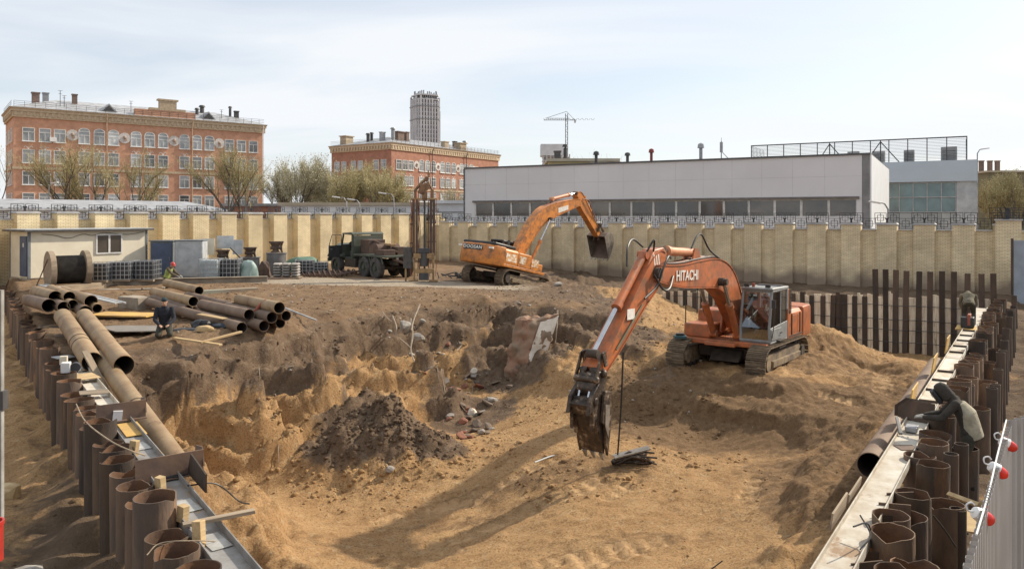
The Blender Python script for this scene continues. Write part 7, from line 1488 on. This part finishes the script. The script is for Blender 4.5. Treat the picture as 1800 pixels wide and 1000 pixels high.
def head_mesh(m, c, fwd, s=1.0):
    c = Vector(c); f = Vector(fwd).normalized(); r = f.cross(Vector((0, 0, 1))).normalized(); u = r.cross(f).normalized()
    def P(x, y, z): return c+(f*x+r*y+u*z)*s
    rings = []
    for z, a, b, off in ((-.115, .03, .03, .035), (-.095, .055, .048, .025), (-.06, .078, .062, .012), (-.02, .09, .07, .004), (.03, .096, .076, 0), (.075, .088, .07, -.006), (.105, .06, .05, -.01), (.12, .02, .02, -.01)):
        rings.append([P(math.cos(t)*a+off, math.sin(t)*b, z) for t in np.linspace(0, 2*math.pi, 21)[:-1]])
    m.loft(rings); m.tube([P(.09, 0, .02), P(.108, 0, -.012), P(.112, 0, -.028)], [.008*s, .012*s, .015*s], 8)     # nose
    for y in (-.03, .03): m.sph(P(.08, y, .03), .013*s, 8, 6)                                                  # brows / eye sockets
    m.tube([P(.088, -.024, -.06), P(.098, 0, -.058), P(.088, .024, -.06)], .008*s, 6)                           # lips
    for y in (-1, 1): m.sph(P(-.005, y*.075, 0), .022*s, 8, 6)                                                # ears
    return P
def person(loc, rz, J, lab, jc, tc, bc, hat=None, cat='person', gl=None, palmdir=None, hood=None):
    e = empty('person', loc, rz, lab, cat)
    b = MB(); fw = Vector(J.get('look', (1, 0, 0)))
    P = head_mesh(b, J['head'], fw); b.tube([Vector(J['neck']), Vector(J['head'])-Vector((0, 0, .05))], [.062, .055], 12)
    ps, ch = Vector(J['pelvis']), Vector(J['chest']); nk = Vector(J['neck'])
    sh = (Vector(J['shL'])-Vector(J['shR'])).normalized()
    def torso(m, k):
        d = (nk-ps).normalized(); f = sh.cross(d).normalized(); rings = []
        pts = [(ps-d*.1, .15, .10), (ps, .165, .115), (ps.lerp(ch, .45), .145, .10), (ch, .175, .12), (ch.lerp(nk, .65), .165, .10), (nk, .07, .06)]
        for c, w, h in pts: rings.append([c+sh*math.cos(t)*w*k+f*math.sin(t)*h*k for t in np.linspace(0, 2*math.pi, 19)[:-1]])
        m.loft(rings)
    torso(b, .93)
    for s in 'LR':
        limb(b, J['sh'+s], J['el'+s], .052, .04); limb(b, J['el'+s], J['wr'+s], .04, .026)
        limb(b, J['hp'+s], J['kn'+s], .082, .055); limb(b, J['kn'+s], J['an'+s], .055, .038)
        d = (Vector(J['wr'+s])-Vector(J['el'+s])); hand(b, J['wr'+s], J.get('hd'+s, d), (palmdir or {}).get(s, (0, 0, -1)), 1, .6, 1 if s == 'L' else -1)
        limb(b, J['an'+s], J['to'+s], .04, .03)
    blend(b, 'body', m_skin, e, .009)
    j = MB(); torso(j, 1.12)
    for s in 'LR':
        limb(j, J['sh'+s], J['el'+s], .075, .06); w = Vector(J['el'+s]).lerp(Vector(J['wr'+s]), .96); limb(j, J['el'+s], w, .06, .042)
    d = (ps-ch).normalized(); f = sh.cross(d).normalized(); j.loft([[ps+d*t+sh*math.cos(a)*w_+f*math.sin(a)*h_ for a in np.linspace(0, 2*math.pi, 19)[:-1]] for t, w_, h_ in ((-.1, .18, .13), (.06, .19, .14), (.1, .185, .135))])
    j.tube([ch.lerp(nk, .7), nk+(nk-ch).normalized()*.03], [.1, .085], 14)                                     # collar
    blend(j, 'jacket', jc, e, .013)
    t = MB()
    for s in 'LR': limb(t, J['hp'+s], J['kn'+s], .105, .08); limb(t, J['kn'+s], J['an'+s], .078, .062)
    t.sph(ps, .15, 16, 10, sc_=(1, 1.1, .9)); blend(t, 'trousers', tc, e, .013)
    for s in 'LR':
        m = MB(); a, o_ = Vector(J['an'+s]), Vector(J['to'+s]); m.tube([a+(Vector(J['kn'+s])-a).normalized()*.1, a], [.06, .058], 12); limb(m, a-(o_-a).normalized()*.05, o_, .055, .045); blend(m, 'boot', bc, e, .012)
    if gl:
        for s in 'LR': m = MB(); d = Vector(J['wr'+s])-Vector(J['el'+s]); hand(m, J['wr'+s], J.get('hd'+s, d), (palmdir or {}).get(s, (0, 0, -1)), 1.18, .6, 1 if s == 'L' else -1); blend(m, 'glove', gl, e, .008)
    if hat == 'cap':
        m = MB(); m.loft([[P(math.cos(t)*a-.005, math.sin(t)*b_, z) for t in np.linspace(0, 2*math.pi, 25)[:-1]] for z, a, b_ in ((.035, .103, .083), (.05, .108, .088), (.10, .1, .08), (.135, .06, .05), (.145, .01, .01))]); m.build('knit_cap', cloth('dark_knit', (.03, .05, .06)), e)
    if hat == 'helmet':
        m = MB(); m.loft([[P(math.cos(t)*a+o_, math.sin(t)*b_, z) for t in np.linspace(0, 2*math.pi, 29)[:-1]] for z, a, b_, o_ in ((.03, .15, .115, .02), (.04, .15, .115, .02), (.045, .118, .1, 0), (.09, .112, .096, 0), (.13, .085, .072, 0), (.152, .04, .035, 0), (.158, .005, .005, 0))]); m.build('helmet', mat('red_helmet', (.55, .05, .04), (.42, .04, .03), 5, .35, bump=0), e)
    if hat == 'hood':
        m = MB(); m.loft([[P(math.cos(t)*a+o_, math.sin(t)*b_, z) for t in np.linspace(0, 2*math.pi, 25)[:-1]] for z, a, b_, o_ in ((-.13, .13, .12, -.03), (-.05, .12, .115, -.03), (.04, .125, .11, -.025), (.10, .11, .10, -.02), (.15, .07, .065, -.02), (.165, .01, .01, -.02))]); m.build('hood', hood, e)
    return e, P
navy = cloth('navy_jacket', (.022, .025, .035)); dkgreen = cloth('dark_work_trousers', (.05, .048, .035)); boot = cloth('black_boots', (.02, .018, .016)); khaki = cloth('khaki_jacket', (.20, .175, .12)); tanw = cloth('beige_coverall', (.42, .38, .28)); brownj = cloth('dark_brown_jacket', (.05, .043, .035)); vest = cloth('yellow_green_vest', (.34, .42, .12)); grcl = cloth('olive_workwear', (.14, .11, .07)); glv = cloth('grey_gloves', (.30, .29, .27))
# kneeling man facing the camera, sitting back on his heels, hands on his thighs (local x forward)
p = G(289, 602, 0); p.z = Hs(p.x, p.y)
J = dict(pelvis=(-.18, 0, .32), chest=(-.10, 0, .66), neck=(-.06, 0, .86), head=(-.02, 0, .99), look=(1, 0, -.12), shL=(-.08, .19, .79), shR=(-.08, -.19, .79), elL=(.0, .25, .5), elR=(.0, -.25, .5), wrL=(.2, .12, .37), wrR=(.2, -.12, .37), hdL=(1, -.5, -.3), hdR=(1, .5, -.3),
         hpL=(-.16, .1, .3), hpR=(-.16, -.1, .3), knL=(.24, .16, .1), knR=(.24, -.16, .1), anL=(-.2, .13, .08), anR=(-.2, -.13, .08), toL=(-.36, .12, .03), toR=(-.36, -.12, .03))
J = {k: (v if k in ('look', 'hdL', 'hdR') else tuple(c*1.06 for c in v)) for k, v in J.items()}
person(p, R(-68), J, 'man in dark navy jacket and knit cap kneeling on the bank, facing the camera', navy, dkgreen, boot, 'cap', gl=None)
# worker with red helmet bending over the pipes, facing right
p = W(297, 512, 37.7); p.z = -.16
J = dict(pelvis=(-.1, 0, .95), chest=(.0, 0, 1.28), neck=(.1, 0, 1.46), head=(.18, 0, 1.56), look=(1, 0, -.5), shL=(.06, .19, 1.40), shR=(.06, -.19, 1.40), elL=(.26, .2, 1.16), elR=(.26, -.2, 1.16), wrL=(.5, .14, 1.05), wrR=(.5, -.14, 1.05),
         hpL=(-.1, .1, .92), hpR=(-.1, -.1, .92), knL=(.02, .12, .5), knR=(-.02, -.12, .5), anL=(-.08, .12, .09), anR=(-.12, -.12, .09), toL=(.1, .13, .04), toR=(.06, -.13, .04))
e, P = person(p, R(-8), J, 'worker in red helmet and yellow-green vest bending over behind the topmost pipe', grcl, dkgreen, boot, 'helmet', gl=glv)
m = MB(); ps, ch, nk = Vector(J['pelvis']), Vector(J['chest']), Vector(J['neck']); d = (nk-ps).normalized(); sh = Vector((0, 1, 0)); f = sh.cross(d).normalized()
m.loft([[c+sh*math.cos(t)*w+f*math.sin(t)*h for t in np.linspace(0, 2*math.pi, 21)[:-1]] for c, w, h in ((ps, .2, .155), (ps.lerp(ch, .5), .185, .145), (ch, .205, .155), (ch.lerp(nk, .6), .17, .12), (ch.lerp(nk, .95), .09, .07))]); blend(m, 'vest', vest, e, .014)
# worker bent double over the far end of the chalky beam, seen from behind
p = W(1703, 575, 27.3); p.z = -.1
J = dict(pelvis=(-.05, 0, .78), chest=(.22, 0, 1.0), neck=(.42, 0, 1.02), head=(.55, 0, .98), look=(1, 0, -.8), shL=(.34, .2, .98), shR=(.34, -.2, .98), elL=(.45, .24, .7), elR=(.45, -.24, .7), wrL=(.55, .14, .45), wrR=(.55, -.14, .45), hdL=(0.2, 0, -1), hdR=(.2, 0, -1),
         hpL=(-.05, .1, .76), hpR=(-.05, -.1, .76), knL=(.08, .14, .44), knR=(.08, -.14, .44), anL=(-.08, .14, .09), anR=(-.08, -.14, .09), toL=(.1, .15, .04), toR=(.1, -.15, .04))
J = {k: (v if k in ('look', 'hdL', 'hdR') else tuple(c*1.05 for c in v)) for k, v in J.items()}
e, P = person(p, R(62), J, 'worker in khaki jacket bent over at the far end of the chalky beam, back turned', khaki, dkgreen, boot, 'hood', hood=khaki, gl=glv)
# welder leaning over the right piles from the outer side, facing the pit
p = W(1690, 780, 13.6); p.z = -1.05
J = dict(pelvis=(-.12, 0, .92), chest=(-.02, 0, 1.27), neck=(.14, 0, 1.5), head=(.28, 0, 1.58), look=(1, .15, -.75), shL=(.08, .2, 1.44), shR=(.08, -.2, 1.44), elL=(.28, .26, 1.2), elR=(.28, -.26, 1.18), wrL=(.54, .15, 1.16), wrR=(.54, -.12, 1.14),
         hpL=(-.12, .1, .9), hpR=(-.12, -.1, .9), knL=(.0, .13, .48), knR=(-.02, -.13, .48), anL=(-.1, .13, .09), anR=(-.1, -.13, .09), toL=(.1, .14, .04), toR=(.08, -.14, .04))
J = {k: (v if k in ('look',) else tuple(c*1.08 for c in v)) for k, v in J.items()}
e, P = person(p, R(150), J, 'crouching welder in dark hood and brown jacket with beige back, leaning over the right piles', brownj, dkgreen, boot, 'hood', hood=brownj, gl=glv)
m = MB(); m.loft([[P(x, y, z) for x, y, z in ring] for ring in ([(.09, -.10, .12), (.09, .10, .12), (.09, .085, -.16), (.09, -.085, -.16)], [(.17, -.085, .1), (.17, .085, .1), (.175, .075, -.15), (.175, -.075, -.15)])]); mk = m.build('welding_mask', m_blk, e, bevel=.02)
m = MB(); m.loft([[P(x, y, z) for x, y, z in ring] for ring in ([(.176, -.05, .05), (.176, .05, .05), (.176, .05, 0), (.176, -.05, 0)], [(.182, -.045, .045), (.182, .045, .045), (.182, .045, .005), (.182, -.045, .005)])]); m.build('visor', m_bl, mk)
m = MB(); ps, ch, nk = [Vector(J[k]) for k in ('pelvis', 'chest', 'neck')]; d = (nk-ps).normalized(); sh = Vector((0, 1, 0)); f = sh.cross(d).normalized()
m.loft([[c-Vector((.06, 0, 0))+sh*math.cos(t)*w+f*math.sin(t)*h for t in np.linspace(0, 2*math.pi, 21)[:-1]] for c, w, h in ((ps-d*.05, .2, .15), (ps.lerp(ch, .5), .2, .16), (ch, .215, .155), (ch.lerp(nk, .7), .15, .10))]); blend(m, 'beige_back', tanw, e, .014)
# operator sitting in the orange excavator's cab
ml = Matrix.Rotation(math.atan2(XD.y, XD.x), 3, 'Z'); p = XC+ml @ Vector((.35, 1.0, CABZ-.02))
J = dict(pelvis=(.0, 0, .55), chest=(.02, 0, .88), neck=(.05, 0, 1.08), head=(.09, 0, 1.22), look=(1, .1, -.2), shL=(.03, .19, 1.0), shR=(.03, -.19, 1.0), elL=(.12, .25, .75), elR=(.12, -.25, .75), wrL=(.38, .22, .72), wrR=(.38, -.22, .72), hpL=(.0, .1, .53), hpR=(.0, -.1, .53), knL=(.42, .14, .5), knR=(.42, -.14, .5), anL=(.5, .14, .14), anR=(.5, -.14, .14), toL=(.68, .14, .1), toR=(.68, -.14, .1))
person(p, math.atan2(XD.y, XD.x), J, 'operator in orange top seated inside the orange excavator cab', cloth('orange_top', (.40, .09, .03)), navy, boot, 'cap')
